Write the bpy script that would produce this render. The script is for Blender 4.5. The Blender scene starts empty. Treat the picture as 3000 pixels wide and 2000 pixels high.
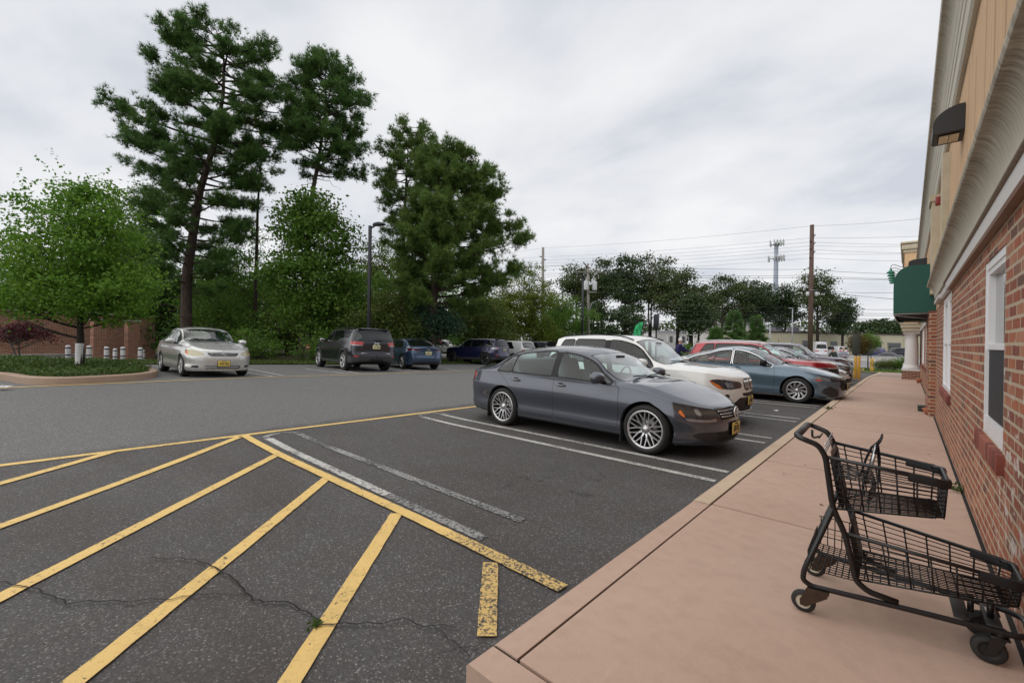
import bpy, bmesh, math, random
import numpy as np
from math import sin, cos, pi, radians, sqrt, atan2, atan
from mathutils import Vector, Matrix
C = bpy.context.scene.collection
PI = pi
rng = np.random.default_rng(7)
random.seed(7)

# ------------------------------------------------------------------ camera model
CAM_F, CAM_PITCH, CAM_ROLL, CAM_H = 1275.0, 0.002, 0.0142, 1.47
CAM_YAW = atan((2659 - 1500) / CAM_F)
_F0 = np.array([-sin(CAM_YAW), cos(CAM_YAW), 0]); _R0 = np.array([cos(CAM_YAW), sin(CAM_YAW), 0]); _U0 = np.array([0, 0, 1.0])
_F = _F0 * cos(CAM_PITCH) - _U0 * sin(CAM_PITCH); _U1 = _U0 * cos(CAM_PITCH) + _F0 * sin(CAM_PITCH)
_R = _R0 * cos(CAM_ROLL) + _U1 * sin(CAM_ROLL); _U = _U1 * cos(CAM_ROLL) - _R0 * sin(CAM_ROLL)
CAMP = np.array([0, 0, CAM_H])

def ray(px, py):
    return _F + _R * ((px - 1500) / CAM_F) - _U * ((py - 1000) / CAM_F)

def at_depth(px, py, d):            # world point seen at photo pixel (3000 x 2000) at a depth in metres
    return CAMP + ray(px, py) * d

# ------------------------------------------------------------------ terrain
def _interp(x, xs, ys):
    return np.interp(x, xs, ys)

def _smooth(xs, ys):
    gx = np.linspace(xs[0], xs[-1], 600); gy = np.interp(gx, xs, ys)
    k = np.hanning(21); k /= k.sum()
    gp = np.concatenate([np.full(10, gy[0]), gy, np.full(10, gy[-1])])
    return gx, np.convolve(gp, k, 'valid')
_RY = _smooth([-40, 14, 25, 35, 45, 60, 95, 200], [0, 0, -.06, -.33, -.6, -.9, -1.2, -1.2])
_LY = _smooth([-40, -5, 0, 3.6, 7.2, 10, 14, 22, 35, 45, 60, 95, 200], [.5, .45, .42, .36, .22, .14, .02, -.16, -.42, -.62, -.9, -1.2, -1.2])

def gz(x, y):
    x = np.asarray(x, float); y = np.asarray(y, float)
    u = np.clip((-x - 5.5) / 8.0, 0, 1); u = u * u * (3 - 2 * u)
    dip = np.clip((-x - 23.5) / 11.0, 0, 1); dip = dip * dip * (3 - 2 * dip) * np.clip((14 - y) / 10.0, 0, 1)
    return np.interp(y, *_RY) * (1 - u) + np.interp(y, *_LY) * u - .85 * dip

def gp(px, py, dz=0.0):             # point on the terrain seen at photo pixel
    r = ray(px, py); t0, t1 = 0.5, 300.0
    f = lambda t: CAMP[2] + r[2] * t - float(gz(r[0] * t, r[1] * t)) - dz
    ts = np.linspace(0.5, 150, 3000)
    v = np.array([f(t) for t in ts])
    i = int(np.argmax(v < 0))
    if v[i] >= 0: i = len(ts) - 1
    a, b = ts[i - 1], ts[i]
    for _ in range(30):
        m = .5 * (a + b)
        if f(m) > 0: a = m
        else: b = m
    return CAMP + r * b

# ------------------------------------------------------------------ tagging
def tag(o, label=None, cat=None, group=None, kind=None):
    if label: o['label'] = label
    if cat: o['category'] = cat
    if group: o['group'] = group
    if kind: o['kind'] = kind
    return o

def empty(name, loc=(0, 0, 0), rz=0.0, label=None, cat=None, group=None):
    o = bpy.data.objects.new(name, None); C.objects.link(o)
    o.location = loc; o.rotation_euler = (0, 0, rz); o.empty_display_size = .2
    return tag(o, label, cat, group)

def copy_tree(o, parent=None):
    c = o.copy(); C.objects.link(c)
    if parent is not None: c.parent = parent
    for ch in list(o.children): copy_tree(ch, c)
    return c

# ------------------------------------------------------------------ mesh builder
class MB:
    def __init__(s):
        s.v = []; s.f = []; s.mi = []; s.sm = []
    def add(s, vs, fs, mat=0, smooth=False, M=None):
        n = len(s.v)
        for p in vs:
            if M is not None: p = M @ Vector(p)
            s.v.append((float(p[0]), float(p[1]), float(p[2])))
        for f in fs:
            s.f.append(tuple(i + n for i in f)); s.mi.append(mat); s.sm.append(smooth)
        return s
    def box(s, c, d, M=None, mat=0, bev=0.0, rz=0.0):
        hx, hy, hz = d[0] / 2, d[1] / 2, d[2] / 2
        T = Matrix.Translation(c) @ Matrix.Rotation(rz, 4, 'Z')
        if M is not None: T = M @ T
        if bev <= 0:
            vs = [(x, y, z) for z in (-hz, hz) for x, y in ((-hx, -hy), (hx, -hy), (hx, hy), (-hx, hy))]
            fs = [(3, 2, 1, 0), (4, 5, 6, 7), (0, 1, 5, 4), (1, 2, 6, 5), (2, 3, 7, 6), (3, 0, 4, 7)]
            return s.add(vs, fs, mat, False, T)
        bm = bmesh.new(); bmesh.ops.create_cube(bm, size=1.0)
        for v in bm.verts: v.co = Vector((v.co.x * d[0], v.co.y * d[1], v.co.z * d[2]))
        bmesh.ops.bevel(bm, geom=list(bm.edges), offset=bev, segments=2, profile=.5, affect='EDGES')
        bm.verts.index_update()
        s.add([v.co[:] for v in bm.verts], [[v.index for v in f.verts] for f in bm.faces], mat, True, T); bm.free()
        return s
    def tube(s, pts, r, n=8, mat=0, cap=True, closed=False, M=None):
        pts = [Vector(p) for p in pts]; N = len(pts)
        rs = r if hasattr(r, '__len__') else [r] * N
        vs = []; prev = None
        for i, p in enumerate(pts):
            if closed: t = pts[(i + 1) % N] - pts[i - 1]
            else: t = pts[min(i + 1, N - 1)] - pts[max(i - 1, 0)]
            if t.length < 1e-9: t = Vector((0, 0, 1))
            t.normalize()
            if prev is None:
                a = Vector((0, 0, 1)) if abs(t.z) < .9 else Vector((1, 0, 0))
                u = t.cross(a).normalized()
            else:
                u = prev - t * prev.dot(t)
                u = u.normalized() if u.length > 1e-6 else t.orthogonal().normalized()
            prev = u; w = t.cross(u)
            for k in range(n):
                a = 2 * PI * k / n
                vs.append(p + (u * cos(a) + w * sin(a)) * rs[i])
        fs = []
        m = N if closed else N - 1
        for i in range(m):
            j = (i + 1) % N
            for k in range(n):
                fs.append((i * n + k, i * n + (k + 1) % n, j * n + (k + 1) % n, j * n + k))
        if cap and not closed:
            fs.append(tuple(reversed(range(n)))); fs.append(tuple((N - 1) * n + k for k in range(n)))
        return s.add(vs, fs, mat, True, M)
    def cyl(s, a, b, r, n=16, mat=0, M=None, r2=None):
        return s.tube([a, b], [r, r if r2 is None else r2], n, mat, True, False, M)
    def lathe(s, prof, n=24, axis='Z', mat=0, M=None, c=(0, 0, 0), smooth=True):   # prof: (radius, height)
        vs = []; fs = []; m = len(prof)
        for k in range(n):
            a = 2 * PI * k / n
            for r, h in prof:
                if axis == 'Z': q = (r * cos(a), r * sin(a), h)
                elif axis == 'Y': q = (r * cos(a), h, -r * sin(a))
                else: q = (h, r * cos(a), r * sin(a))
                vs.append((q[0] + c[0], q[1] + c[1], q[2] + c[2]))
        for k in range(n):
            j = (k + 1) % n
            for i in range(m - 1):
                fs.append((k * m + i, j * m + i, j * m + i + 1, k * m + i + 1))
        return s.add(vs, fs, mat, smooth, M)
    def ball(s, c, r, n=12, m=8, mat=0, M=None, sc=(1, 1, 1)):
        vs = []; fs = []
        for i in range(m + 1):
            t = PI * i / m
            for k in range(n):
                a = 2 * PI * k / n
                vs.append((c[0] + r * sc[0] * sin(t) * cos(a), c[1] + r * sc[1] * sin(t) * sin(a), c[2] + r * sc[2] * cos(t)))
        for i in range(m):
            for k in range(n):
                fs.append((i * n + k, (i + 1) * n + k, (i + 1) * n + (k + 1) % n, i * n + (k + 1) % n))
        return s.add(vs, fs, mat, True, M)
    def prism(s, poly, h0, h1, axis='Z', mat=0, M=None, smooth=False):  # polygon extruded along an axis
        n = len(poly)
        def P(p, h):
            if axis == 'Z': return (p[0], p[1], h)
            if axis == 'Y': return (p[0], h, p[1])
            return (h, p[0], p[1])
        vs = [P(p, h0) for p in poly] + [P(p, h1) for p in poly]
        fs = [tuple(range(n)), tuple(reversed(range(n, 2 * n)))]
        for i in range(n): fs.append((i, n + i, n + (i + 1) % n, (i + 1) % n))
        return s.add(vs, fs, mat, smooth, M)
    def build(s, name, mats, parent=None, recalc=False):
        me = bpy.data.meshes.new(name)
        me.from_pydata(s.v, [], s.f)
        if not isinstance(mats, (list, tuple)): mats = [mats]
        for m in mats: me.materials.append(m)
        me.polygons.foreach_set('material_index', s.mi)
        me.polygons.foreach_set('use_smooth', s.sm)
        me.update()
        if recalc:
            bm = bmesh.new(); bm.from_mesh(me); bmesh.ops.recalc_face_normals(bm, faces=list(bm.faces)); bm.to_mesh(me); bm.free()
        o = bpy.data.objects.new(name, me); C.objects.link(o)
        if parent is not None: o.parent = parent
        return o

def np_mesh(name, V, F, mats, parent=None, smooth=False, attr=None, mi=None, normals=None):
    me = bpy.data.meshes.new(name)
    V = np.asarray(V, np.float32); F = np.asarray(F, np.int32); k = F.shape[1]
    me.vertices.add(len(V)); me.vertices.foreach_set('co', V.ravel())
    me.loops.add(F.size); me.loops.foreach_set('vertex_index', F.ravel())
    me.polygons.add(len(F)); me.polygons.foreach_set('loop_start', np.arange(0, F.size, k, dtype=np.int32))
    if not isinstance(mats, (list, tuple)): mats = [mats]
    for m in mats: me.materials.append(m)
    if mi is not None: me.polygons.foreach_set('material_index', np.asarray(mi, np.int32))
    if smooth: me.polygons.foreach_set('use_smooth', np.ones(len(F), bool))
    if attr is not None:
        a = me.attributes.new('rnd', 'FLOAT', 'POINT'); a.data.foreach_set('value', np.asarray(attr, np.float32))
    me.update(calc_edges=True)
    if normals is not None:
        me.normals_split_custom_set_from_vertices([tuple(n) for n in normals])
    o = bpy.data.objects.new(name, me); C.objects.link(o)
    if parent is not None: o.parent = parent
    return o

def text_obj(name, txt, size, M, mat, parent=None, depth=.002, bold=0.0, align='CENTER', sx=1.0):
    cu = bpy.data.curves.new('lettering', 'FONT'); cu.body = txt; cu.size = size; cu.extrude = depth; cu.offset = bold
    cu.align_x = align; cu.align_y = 'CENTER'; cu.resolution_u = 3
    to = bpy.data.objects.new('lettering', cu); C.objects.link(to)
    dg = bpy.context.evaluated_depsgraph_get(); dg.update()
    me = bpy.data.meshes.new_from_object(to.evaluated_get(dg))
    bpy.data.objects.remove(to); bpy.data.curves.remove(cu)
    me.transform(M @ Matrix.Diagonal((sx, 1, 1, 1)))
    me.materials.clear(); me.materials.append(mat)
    o = bpy.data.objects.new(name, me); C.objects.link(o)
    if parent is not None: o.parent = parent
    return o

# ------------------------------------------------------------------ materials
class NT:
    def __init__(s, name):
        s.m = bpy.data.materials.new(name); s.m.use_nodes = True
        s.t = s.m.node_tree; s.t.nodes.clear()
        s.out = s.t.nodes.new('ShaderNodeOutputMaterial')
    def n(s, typ, **kw):
        nd = s.t.nodes.new('ShaderNode' + typ)
        for k, v in kw.items():
            if k in nd.inputs: s.set(nd.inputs[k], v)
            else: setattr(nd, k, v)
        return nd
    def set(s, inp, v):
        if isinstance(v, bpy.types.NodeSocket): s.t.links.new(v, inp)
        elif isinstance(v, (tuple, list)) and len(v) == 3 and inp.type == 'RGBA': inp.default_value = (*v, 1)
        else: inp.default_value = v
    def coord(s, kind='Object', scale=(1, 1, 1), rot=(0, 0, 0), loc=(0, 0, 0)):
        tc = s.n('TexCoord'); mp = s.n('Mapping'); s.t.links.new(tc.outputs[kind], mp.inputs['Vector'])
        mp.inputs['Scale'].default_value = scale; mp.inputs['Rotation'].default_value = rot; mp.inputs['Location'].default_value = loc
        return mp.outputs['Vector']
    def noise(s, vec, scale, detail=4, rough=.55, dist=0.0, out='Fac'):
        nd = s.n('TexNoise', Scale=scale, Detail=detail, Roughness=rough, Distortion=dist)
        if vec is not None: s.t.links.new(vec, nd.inputs['Vector'])
        return nd.outputs[out]
    def voro(s, vec, scale, out='Color', feature='F1', rnd=1.0):
        nd = s.n('TexVoronoi', Scale=scale, Randomness=rnd); nd.feature = feature
        if vec is not None: s.t.links.new(vec, nd.inputs['Vector'])
        return nd.outputs[out]
    def ramp(s, fac, stops, interp='LINEAR'):
        nd = s.n('ValToRGB'); s.t.links.new(fac, nd.inputs['Fac']); cr = nd.color_ramp; cr.interpolation = interp
        while len(cr.elements) < len(stops): cr.elements.new(.5)
        for e, (p, c) in zip(cr.elements, stops):
            e.position = p; e.color = (c, c, c, 1) if not hasattr(c, '__len__') else (*c, 1)
        return nd.outputs['Color']
    def mix(s, fac, a, b, mode='MIX'):
        nd = s.n('Mix'); nd.data_type = 'RGBA'; nd.blend_type = mode
        s.set(nd.inputs[0], fac); s.set(nd.inputs[6], a); s.set(nd.inputs[7], b)
        return nd.outputs[2]
    def math(s, op, a, b=0.0, c=None, clamp=False):
        nd = s.n('Math'); nd.operation = op; nd.use_clamp = clamp
        s.set(nd.inputs[0], a); s.set(nd.inputs[1], b)
        if c is not None: s.set(nd.inputs[2], c)
        return nd.outputs[0]
    def bump(s, h, strength=.3, dist=.01):
        nd = s.n('Bump', Strength=strength, Distance=dist); s.t.links.new(h, nd.inputs['Height'])
        return nd.outputs['Normal']
    def pbr(s, col=(.5, .5, .5), rough=.6, metal=0.0, normal=None, coat=0.0, coat_rough=.03, spec=.5, sheen=0.0):
        b = s.n('BsdfPrincipled')
        s.set(b.inputs['Base Color'], col); s.set(b.inputs['Roughness'], rough); s.set(b.inputs['Metallic'], metal)
        s.set(b.inputs['Specular IOR Level'], spec)
        s.set(b.inputs['Coat Weight'], coat); s.set(b.inputs['Coat Roughness'], coat_rough)
        if normal is not None: s.t.links.new(normal, b.inputs['Normal'])
        return b.outputs[0]
    def done(s, sh, vol=None):
        s.t.links.new(sh, s.out.inputs['Surface']); return s.m

_simple = {}
def simple(name, col, rough=.5, metal=0.0, coat=0.0, var=0.12, scale=9.0, spec=.5):
    if name in _simple: return _simple[name]
    t = NT(name)
    v = t.coord('Object'); n = t.noise(v, scale, 4)
    c = t.mix(n, tuple(x * (1 - var) for x in col), tuple(min(1, x * (1 + var)) for x in col))
    r = t.math('MULTIPLY_ADD', n, .15, rough - .07)
    m = t.done(t.pbr(c, r, metal, None, coat, .04, spec)); _simple[name] = m
    return m

def glass(name, tint, refl=1.0, rough=.0, dark=0.0, pw=3.6):
    if name in _simple: return _simple[name]
    t = NT(name)
    tr = t.n('BsdfTransparent', Color=tint)
    gl = t.n('BsdfGlossy', Color=(1, 1, 1), Roughness=rough)
    lw = t.n('LayerWeight', Blend=.5)
    p5 = t.math('POWER', lw.outputs['Facing'], pw)
    f = t.math('MULTIPLY_ADD', p5, .80, .034 * refl, clamp=True)
    if dark > 0:
        di = t.n('BsdfDiffuse', Color=(.01, .012, .014)); mx = t.n('MixShader'); mx.inputs[0].default_value = dark
        t.t.links.new(tr.outputs[0], mx.inputs[1]); t.t.links.new(di.outputs[0], mx.inputs[2]); tr = mx
    mx = t.n('MixShader'); t.t.links.new(f, mx.inputs[0]); t.t.links.new(tr.outputs[0], mx.inputs[1]); t.t.links.new(gl.outputs[0], mx.inputs[2])
    m = t.done(mx.outputs[0]); _simple[name] = m
    return m
# ------------------------------------------------------------------ render, camera, light
sc = bpy.context.scene
sc.view_settings.view_transform = 'Standard'; sc.view_settings.look = 'None'
sc.view_settings.exposure = 0.34; sc.view_settings.gamma = 1.0
sc.render.engine = 'CYCLES'
sc.cycles.max_bounces = 8; sc.cycles.transparent_max_bounces = 24; sc.cycles.diffuse_bounces = 3; sc.cycles.glossy_bounces = 4
sc.cycles.use_denoising = True
sc.cycles.sample_clamp_indirect = 6.0

cd = bpy.data.cameras.new('camera'); cam = bpy.data.objects.new('camera', cd); C.objects.link(cam)
cd.sensor_fit = 'HORIZONTAL'; cd.sensor_width = 36.0; cd.lens = 36.0 * CAM_F / 3000.0
cd.clip_start = 0.05; cd.clip_end = 3000
mw = Matrix(((_R[0], _U[0], -_F[0], 0), (_R[1], _U[1], -_F[1], 0), (_R[2], _U[2], -_F[2], CAM_H), (0, 0, 0, 1)))
cam.matrix_world = mw
sc.camera = cam

SUN_ELEV, SUN_AZ = radians(50), radians(200)     # azimuth measured from +Y towards +X
w = bpy.data.worlds.new('World'); sc.world = w; w.use_nodes = True
nt = w.node_tree; nt.nodes.clear()
def wn(t, **k):
    nd = nt.nodes.new('ShaderNode' + t)
    for a, b in k.items():
        if a in nd.inputs: nd.inputs[a].default_value = b
        else: setattr(nd, a, b)
    return nd
sky = wn('TexSky'); sky.sky_type = 'NISHITA'; sky.sun_disc = False; sky.sun_elevation = SUN_ELEV; sky.sun_rotation = SUN_AZ
tc = wn('TexCoord'); sep = wn('SeparateXYZ'); nt.links.new(tc.outputs['Generated'], sep.inputs[0])
den = wn('Math', operation='ADD'); den.inputs[1].default_value = .22
mxz = wn('Math', operation='MAXIMUM'); mxz.inputs[1].default_value = 0.0
nt.links.new(sep.outputs[2], mxz.inputs[0]); nt.links.new(mxz.outputs[0], den.inputs[0])
def div(sck):
    d = wn('Math', operation='DIVIDE'); nt.links.new(sck, d.inputs[0]); nt.links.new(den.outputs[0], d.inputs[1]); return d.outputs[0]
cmb = wn('CombineXYZ'); nt.links.new(div(sep.outputs[0]), cmb.inputs[0]); nt.links.new(div(sep.outputs[1]), cmb.inputs[1])
mp = wn('Mapping'); mp.inputs['Rotation'].default_value = (0, 0, radians(35)); mp.inputs['Scale'].default_value = (.95, 1.25, 1)
mp.inputs['Location'].default_value = (3.3, 1.1, 0)
nt.links.new(cmb.outputs[0], mp.inputs[0])
n1 = wn('TexNoise', Scale=1.15, Detail=8.0, Roughness=.52, Distortion=.25); nt.links.new(mp.outputs[0], n1.inputs['Vector'])
n2 = wn('TexNoise', Scale=3.4, Detail=6.0, Roughness=.5); nt.links.new(mp.outputs[0], n2.inputs['Vector'])
mm = wn('Math', operation='MULTIPLY_ADD'); mm.inputs[1].default_value = .28
nt.links.new(n2.outputs['Fac'], mm.inputs[0]); nt.links.new(n1.outputs['Fac'], mm.inputs[2])
cr = wn('ValToRGB'); nt.links.new(mm.outputs[0], cr.inputs[0])
els = cr.color_ramp.elements
els[0].position = .46; els[0].color = (.51, .53, .585, 1)
els[1].position = .80; els[1].color = (.745, .745, .75, 1)
e = els.new(.60); e.color = (.635, .645, .672, 1)
vm = wn('VectorMath', operation='SCALE'); vm.inputs['Scale'].default_value = 10.0; nt.links.new(cr.outputs[0], vm.inputs[0])
mix = wn('Mix'); mix.data_type = 'RGBA'; mix.inputs[0].default_value = .95
nt.links.new(sky.outputs[0], mix.inputs[6]); nt.links.new(vm.outputs[0], mix.inputs[7])
bg = wn('Background', Strength=.1); nt.links.new(mix.outputs[2], bg.inputs[0])
wo = wn('OutputWorld'); nt.links.new(bg.outputs[0], wo.inputs[0])

sl = bpy.data.lights.new('sun', 'SUN'); sl.energy = 1.5; sl.angle = radians(110); sl.color = (1.0, .96, .9)
so = bpy.data.objects.new('sun', sl); C.objects.link(so)
sd = Vector((sin(SUN_AZ) * cos(SUN_ELEV), cos(SUN_AZ) * cos(SUN_ELEV), sin(SUN_ELEV)))
so.rotation_euler = sd.to_track_quat('Z', 'Y').to_euler(); so.location = (0, -20, 60)

# ------------------------------------------------------------------ ground materials
def mat_asphalt():
    t = NT('asphalt'); v = t.coord('Object')
    big = t.noise(v, .35, 5, .6); mid = t.noise(v, 3.0, 6, .65)
    fine = t.noise(v, 75, 3, .7)
    cells = t.voro(v, 125, 'Color'); sepc = t.n('SeparateColor'); t.t.links.new(cells, sepc.inputs[0])
    speck = t.ramp(sepc.outputs[0], [(0, .55), (.55, .85), (.86, 1.2), (.94, 1.9), (1, 3.6)])
    base = t.mix(t.ramp(big, [(.3, 0), (.7, 1)]), (.064, .063, .064), (.092, .090, .089))
    base = t.mix(t.ramp(mid, [(.35, 0), (.75, 1)]), base, (.080, .071, .066))
    col = t.mix(.8, base, speck, 'MULTIPLY')
    pat = t.noise(t.coord('Object', scale=(.5, 1.1, 1)), 1.0, 5, .6)
    base = t.mix(t.math('MULTIPLY', t.ramp(pat, [(.48, 0), (.62, 1)]), .55), base, (.060, .050, .046))
    base = t.mix(t.math('MULTIPLY', t.ramp(pat, [(.30, 1), (.42, 0)]), .5), base, (.115, .112, .108)); col = t.mix(.8, base, speck, 'MULTIPLY')
    # the older, lighter aisle surface between the two rows of stalls
    sp = t.n('SeparateXYZ'); t.t.links.new(v, sp.inputs[0])
    wob = t.math('MULTIPLY_ADD', mid, .5, -.25)
    xx = t.math('ADD', sp.outputs[0], wob)
    a1 = t.n('MapRange'); a1.interpolation_type = 'SMOOTHSTEP'; t.set(a1.inputs[0], xx); a1.inputs[1].default_value = -7.1; a1.inputs[2].default_value = -7.5
    col2 = t.mix(.65, t.mix(big, (.118, .117, .116), (.150, .148, .143)), speck, 'MULTIPLY')
    col = t.mix(a1.outputs[0], col, col2)
    # oil drips in the stalls
    n3 = t.noise(v, 5.5, 5, .6)
    d = t.n('VectorMath'); d.operation = 'DISTANCE'; t.t.links.new(v, d.inputs[0]); d.inputs[1].default_value = (-2.75, 3.75, 0)
    near = t.ramp(d.outputs['Value'], [(.15, 1), (1.0, 0)])
    oil = t.math('MULTIPLY', near, t.ramp(n3, [(.56, 0), (.66, 1)]))
    col = t.mix(t.math('MULTIPLY', oil, .8), col, (.012, .012, .013))
    h = t.math('ADD', t.math('MULTIPLY', sepc.outputs[1], .6), fine)
    return t.done(t.pbr(col, t.math('MULTIPLY_ADD', fine, .2, .68), 0, t.bump(h, .55, .006), spec=.45))

def mat_paint(name, col, wear, under=(.05, .05, .05), scale=34):
    t = NT(name); v = t.coord('Object')
    n = t.noise(v, scale, 5, .72); b = t.noise(v, 1.6, 3); g = t.noise(v, 120, 2, .7)
    k = t.math('ADD', n, t.math('MULTIPLY_ADD', b, .35, -.175)); k = t.math('ADD', k, t.math('MULTIPLY_ADD', g, .25, -.125))
    f = t.ramp(k, [(wear - .035, 0), (wear + .035, 1)])
    c = t.mix(b, tuple(x * .80 for x in col), col)
    cv = t.voro(v, 26, 'Distance', 'DISTANCE_TO_EDGE'); dn = t.noise(v, 6.5, 5, .7)
    c = t.mix(t.math('MULTIPLY', t.ramp(cv, [(.0, 1), (.035, 0)]), t.ramp(dn, [(.4, 0), (.6, .7)])), c, tuple(x * .3 for x in col))
    c = t.mix(t.math('MULTIPLY', t.ramp(dn, [(.5, 0), (.75, 1)]), .4), c, tuple(x * .45 + .02 for x in col))
    c = t.mix(f, under, c)
    return t.done(t.pbr(c, .62, 0, t.bump(t.math('ADD', f, g), .3, .004)))

def mat_concrete(name, a, b, stain=(.2, .14, .1), broom=True):
    t = NT(name); v = t.coord('Object')
    big = t.noise(v, .55, 6, .6); fine = t.noise(v, 160, 3, .7); mid = t.noise(v, 9, 5, .65)
    vs = t.coord('Object', scale=(6, 90, 6)); br = t.noise(vs, 1.0, 3, .6)
    vl = t.coord('Object', scale=(14, 2.2, 14)); st = t.noise(vl, 1.0, 4, .6)
    c = t.mix(t.ramp(big, [(.3, 0), (.7, 1)]), a, b)
    c = t.mix(t.math('MULTIPLY', t.ramp(mid, [(.45, 0), (.8, 1)]), .24), c, stain)
    c = t.mix(t.math('MULTIPLY', t.ramp(st, [(.6, 0), (.75, 1)]), .18), c, (.62, .47, .36))
    c = t.mix(t.math('MULTIPLY', t.ramp(fine, [(.25, 1), (.42, 0)]), .3), c, stain)
    h = t.math('ADD', fine, t.math('MULTIPLY', br, 1.2 if broom else .2))
    return t.done(t.pbr(c, .82, 0, t.bump(h, .3, .004), spec=.3))

M_ASPH = mat_asphalt()
M_YEL = mat_paint('yellow_paint', (.80, .55, .19), .36)
M_YELW = mat_paint('worn_yellow_paint', (.76, .52, .18), .475, scale=52)
M_WHT = mat_paint('white_paint', (.55, .54, .51), .43)
M_WHTF = mat_paint('faded_white_paint', (.32, .32, .31), .50)
M_WALK = mat_concrete('pink_concrete', (.455, .31, .24), (.545, .395, .31), (.22, .155, .12))
M_KERB = mat_concrete('kerb_concrete', (.52, .40, .29), (.58, .455, .335), (.24, .17, .12), False)
M_KERB2 = mat_concrete('tan_kerb_concrete', (.33, .235, .175), (.40, .29, .21), (.16, .12, .09), False)
M_GREYC = mat_concrete('grey_concrete', (.36, .35, .33), (.44, .43, .41), (.2, .19, .18), False)
M_DARK = simple('joint_black', (.012, .011, .01), .9)

def mat_grass(name, a, b, c2):
    t = NT(name); v = t.coord('Object'); n = t.noise(v, 1.2, 6, .65); f = t.noise(v, 40, 4, .7)
    c = t.mix(n, a, b); c = t.mix(t.ramp(f, [(.4, 0), (.7, 1)]), c, c2)
    return t.done(t.pbr(c, .9, 0, t.bump(f, .8, .05), spec=.2))
M_GRASS = mat_grass('grass_ground', (.05, .085, .018), (.075, .11, .025), (.10, .10, .035))
M_LAWN = mat_grass('lawn', (.08, .16, .02), (.10, .19, .03), (.13, .2, .05))
M_DIRT = mat_grass('leaf_litter', (.045, .034, .02), (.07, .052, .03), (.05, .055, .02))
M_ROAD = mat_concrete('highway_asphalt', (.20, .20, .205), (.26, .26, .265), (.15, .15, .15), False)

# ------------------------------------------------------------------ ground sheets
def grid_sheet(name, xs, ys, dz, mat, zf=gz):
    X, Y = np.meshgrid(xs, ys); Z = zf(X, Y) + dz
    V = np.stack([X, Y, Z], -1).reshape(-1, 3); nx = len(xs); ny = len(ys)
    i, j = np.meshgrid(np.arange(nx - 1), np.arange(ny - 1)); a = (j * nx + i).ravel()
    F = np.stack([a, a + 1, a + nx + 1, a + nx], -1)
    o = np_mesh(name, V, F, mat, smooth=True); return tag(o, kind='structure')

def seg(*parts):
    out = []
    for a, b, n in parts: out += list(np.linspace(a, b, n, endpoint=False))
    return np.array(out + [parts[-1][1]])

GX = seg((-1500, -200, 8), (-200, -60, 24), (-60, 12, 72), (12, 120, 24), (120, 1500, 8))
GY = seg((-1500, -60, 8), (-60, 110, 170), (110, 300, 30), (300, 2000, 10))
grid_sheet('ground', GX, GY, -.06, M_GRASS)
grid_sheet('parking_lot', np.linspace(-21.4, .2, 65), seg((-45, 40, 170)), 0, M_ASPH)
grid_sheet('parking_lot', np.linspace(-60, -20.9, 40), seg((26, 40, 28)), -.004, M_ASPH)
grid_sheet('lawn', np.linspace(-80, 60, 70), seg((42.2, 58, 16)), .02, M_LAWN)
grid_sheet('road', np.linspace(-300, 200, 120), seg((58, 140, 60)), .04, M_ROAD)
grid_sheet('woodland_floor', np.linspace(-60, -21.3, 40), seg((-30, 26, 56)), .03, M_DIRT)

def ribbon(name, pts, width, mat, dz=.008, kind='structure', step=.06, zf=gz, taper=None):
    P = [np.array(p[:2], float) for p in pts]; D = [P[0]]
    for a, b in zip(P[:-1], P[1:]):
        n = max(1, int(np.linalg.norm(b - a) / step))
        for k in range(1, n + 1): D.append(a + (b - a) * k / n)
    D = np.array(D); T = np.gradient(D, axis=0); T /= np.linalg.norm(T, axis=1)[:, None] + 1e-9
    N = np.stack([-T[:, 1], T[:, 0]], 1); w = np.full(len(D), width) if taper is None else np.interp(np.linspace(0, 1, len(D)), *taper) * width
    A = D + N * w[:, None] / 2; B = D - N * w[:, None] / 2
    if 'marking' in name: rj = np.random.default_rng(len(D)); A = A + rj.normal(size=A.shape) * .0014; B = B + rj.normal(size=B.shape) * .0014
    V = np.zeros((2 * len(D), 3)); V[0::2, :2] = A; V[1::2, :2] = B; V[:, 2] = zf(V[:, 0], V[:, 1]) + dz
    i = np.arange(len(D) - 1) * 2
    F = np.stack([i + 1, i + 3, i + 2, i], 1)
    o = np_mesh(name, V, F, mat); return tag(o, kind=kind)

def pxline(*pp): return [gp(*p) for p in pp]
# near hatching (yellow), each stripe a sheet a few millimetres above the asphalt
ribbon('yellow_marking', pxline((-150, 1383), (0, 1364), (704, 1276)), .095, M_YEL, .006)
ribbon('yellow_marking', pxline((704, 1276), (1415, 1188), (1600, 1164)), .095, M_YEL, .006)
ribbon('yellow_marking', pxline((-200, 1475), (0, 1418), (335, 1323)), .10, M_YEL, .010)
ribbon('yellow_marking', pxline((-250, 1637), (0, 1544), (700, 1281)), .10, M_YEL, .010)
ribbon('yellow_marking', pxline((-250, 1884), (0, 1753), (815, 1331)), .10, M_YEL, .010)
ribbon('yellow_marking', pxline((60, 2130), (219, 2000), (800, 1531), (962, 1398)), .10, M_YEL, .010)
ribbon('yellow_marking', pxline((760, 2150), (850, 2000), (1162, 1506)), .10, M_YEL, .010)
ribbon('yellow_marking', pxline((1426, 1868), (1437, 1650)), .10, M_YELW, .010)
ribbon('yellow_marking', [gp(714, 1276), (-3.0, 2.118), (-2.55, 2.118)], .10, M_YEL, .014)
ribbon('yellow_marking', [(-2.55, 2.118), (-1.49, 2.118)], .10, M_YELW, .014)
ribbon('yellow_marking', pxline((1385, 1998), (1440, 2010)), .06, M_YELW, .010)
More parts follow.
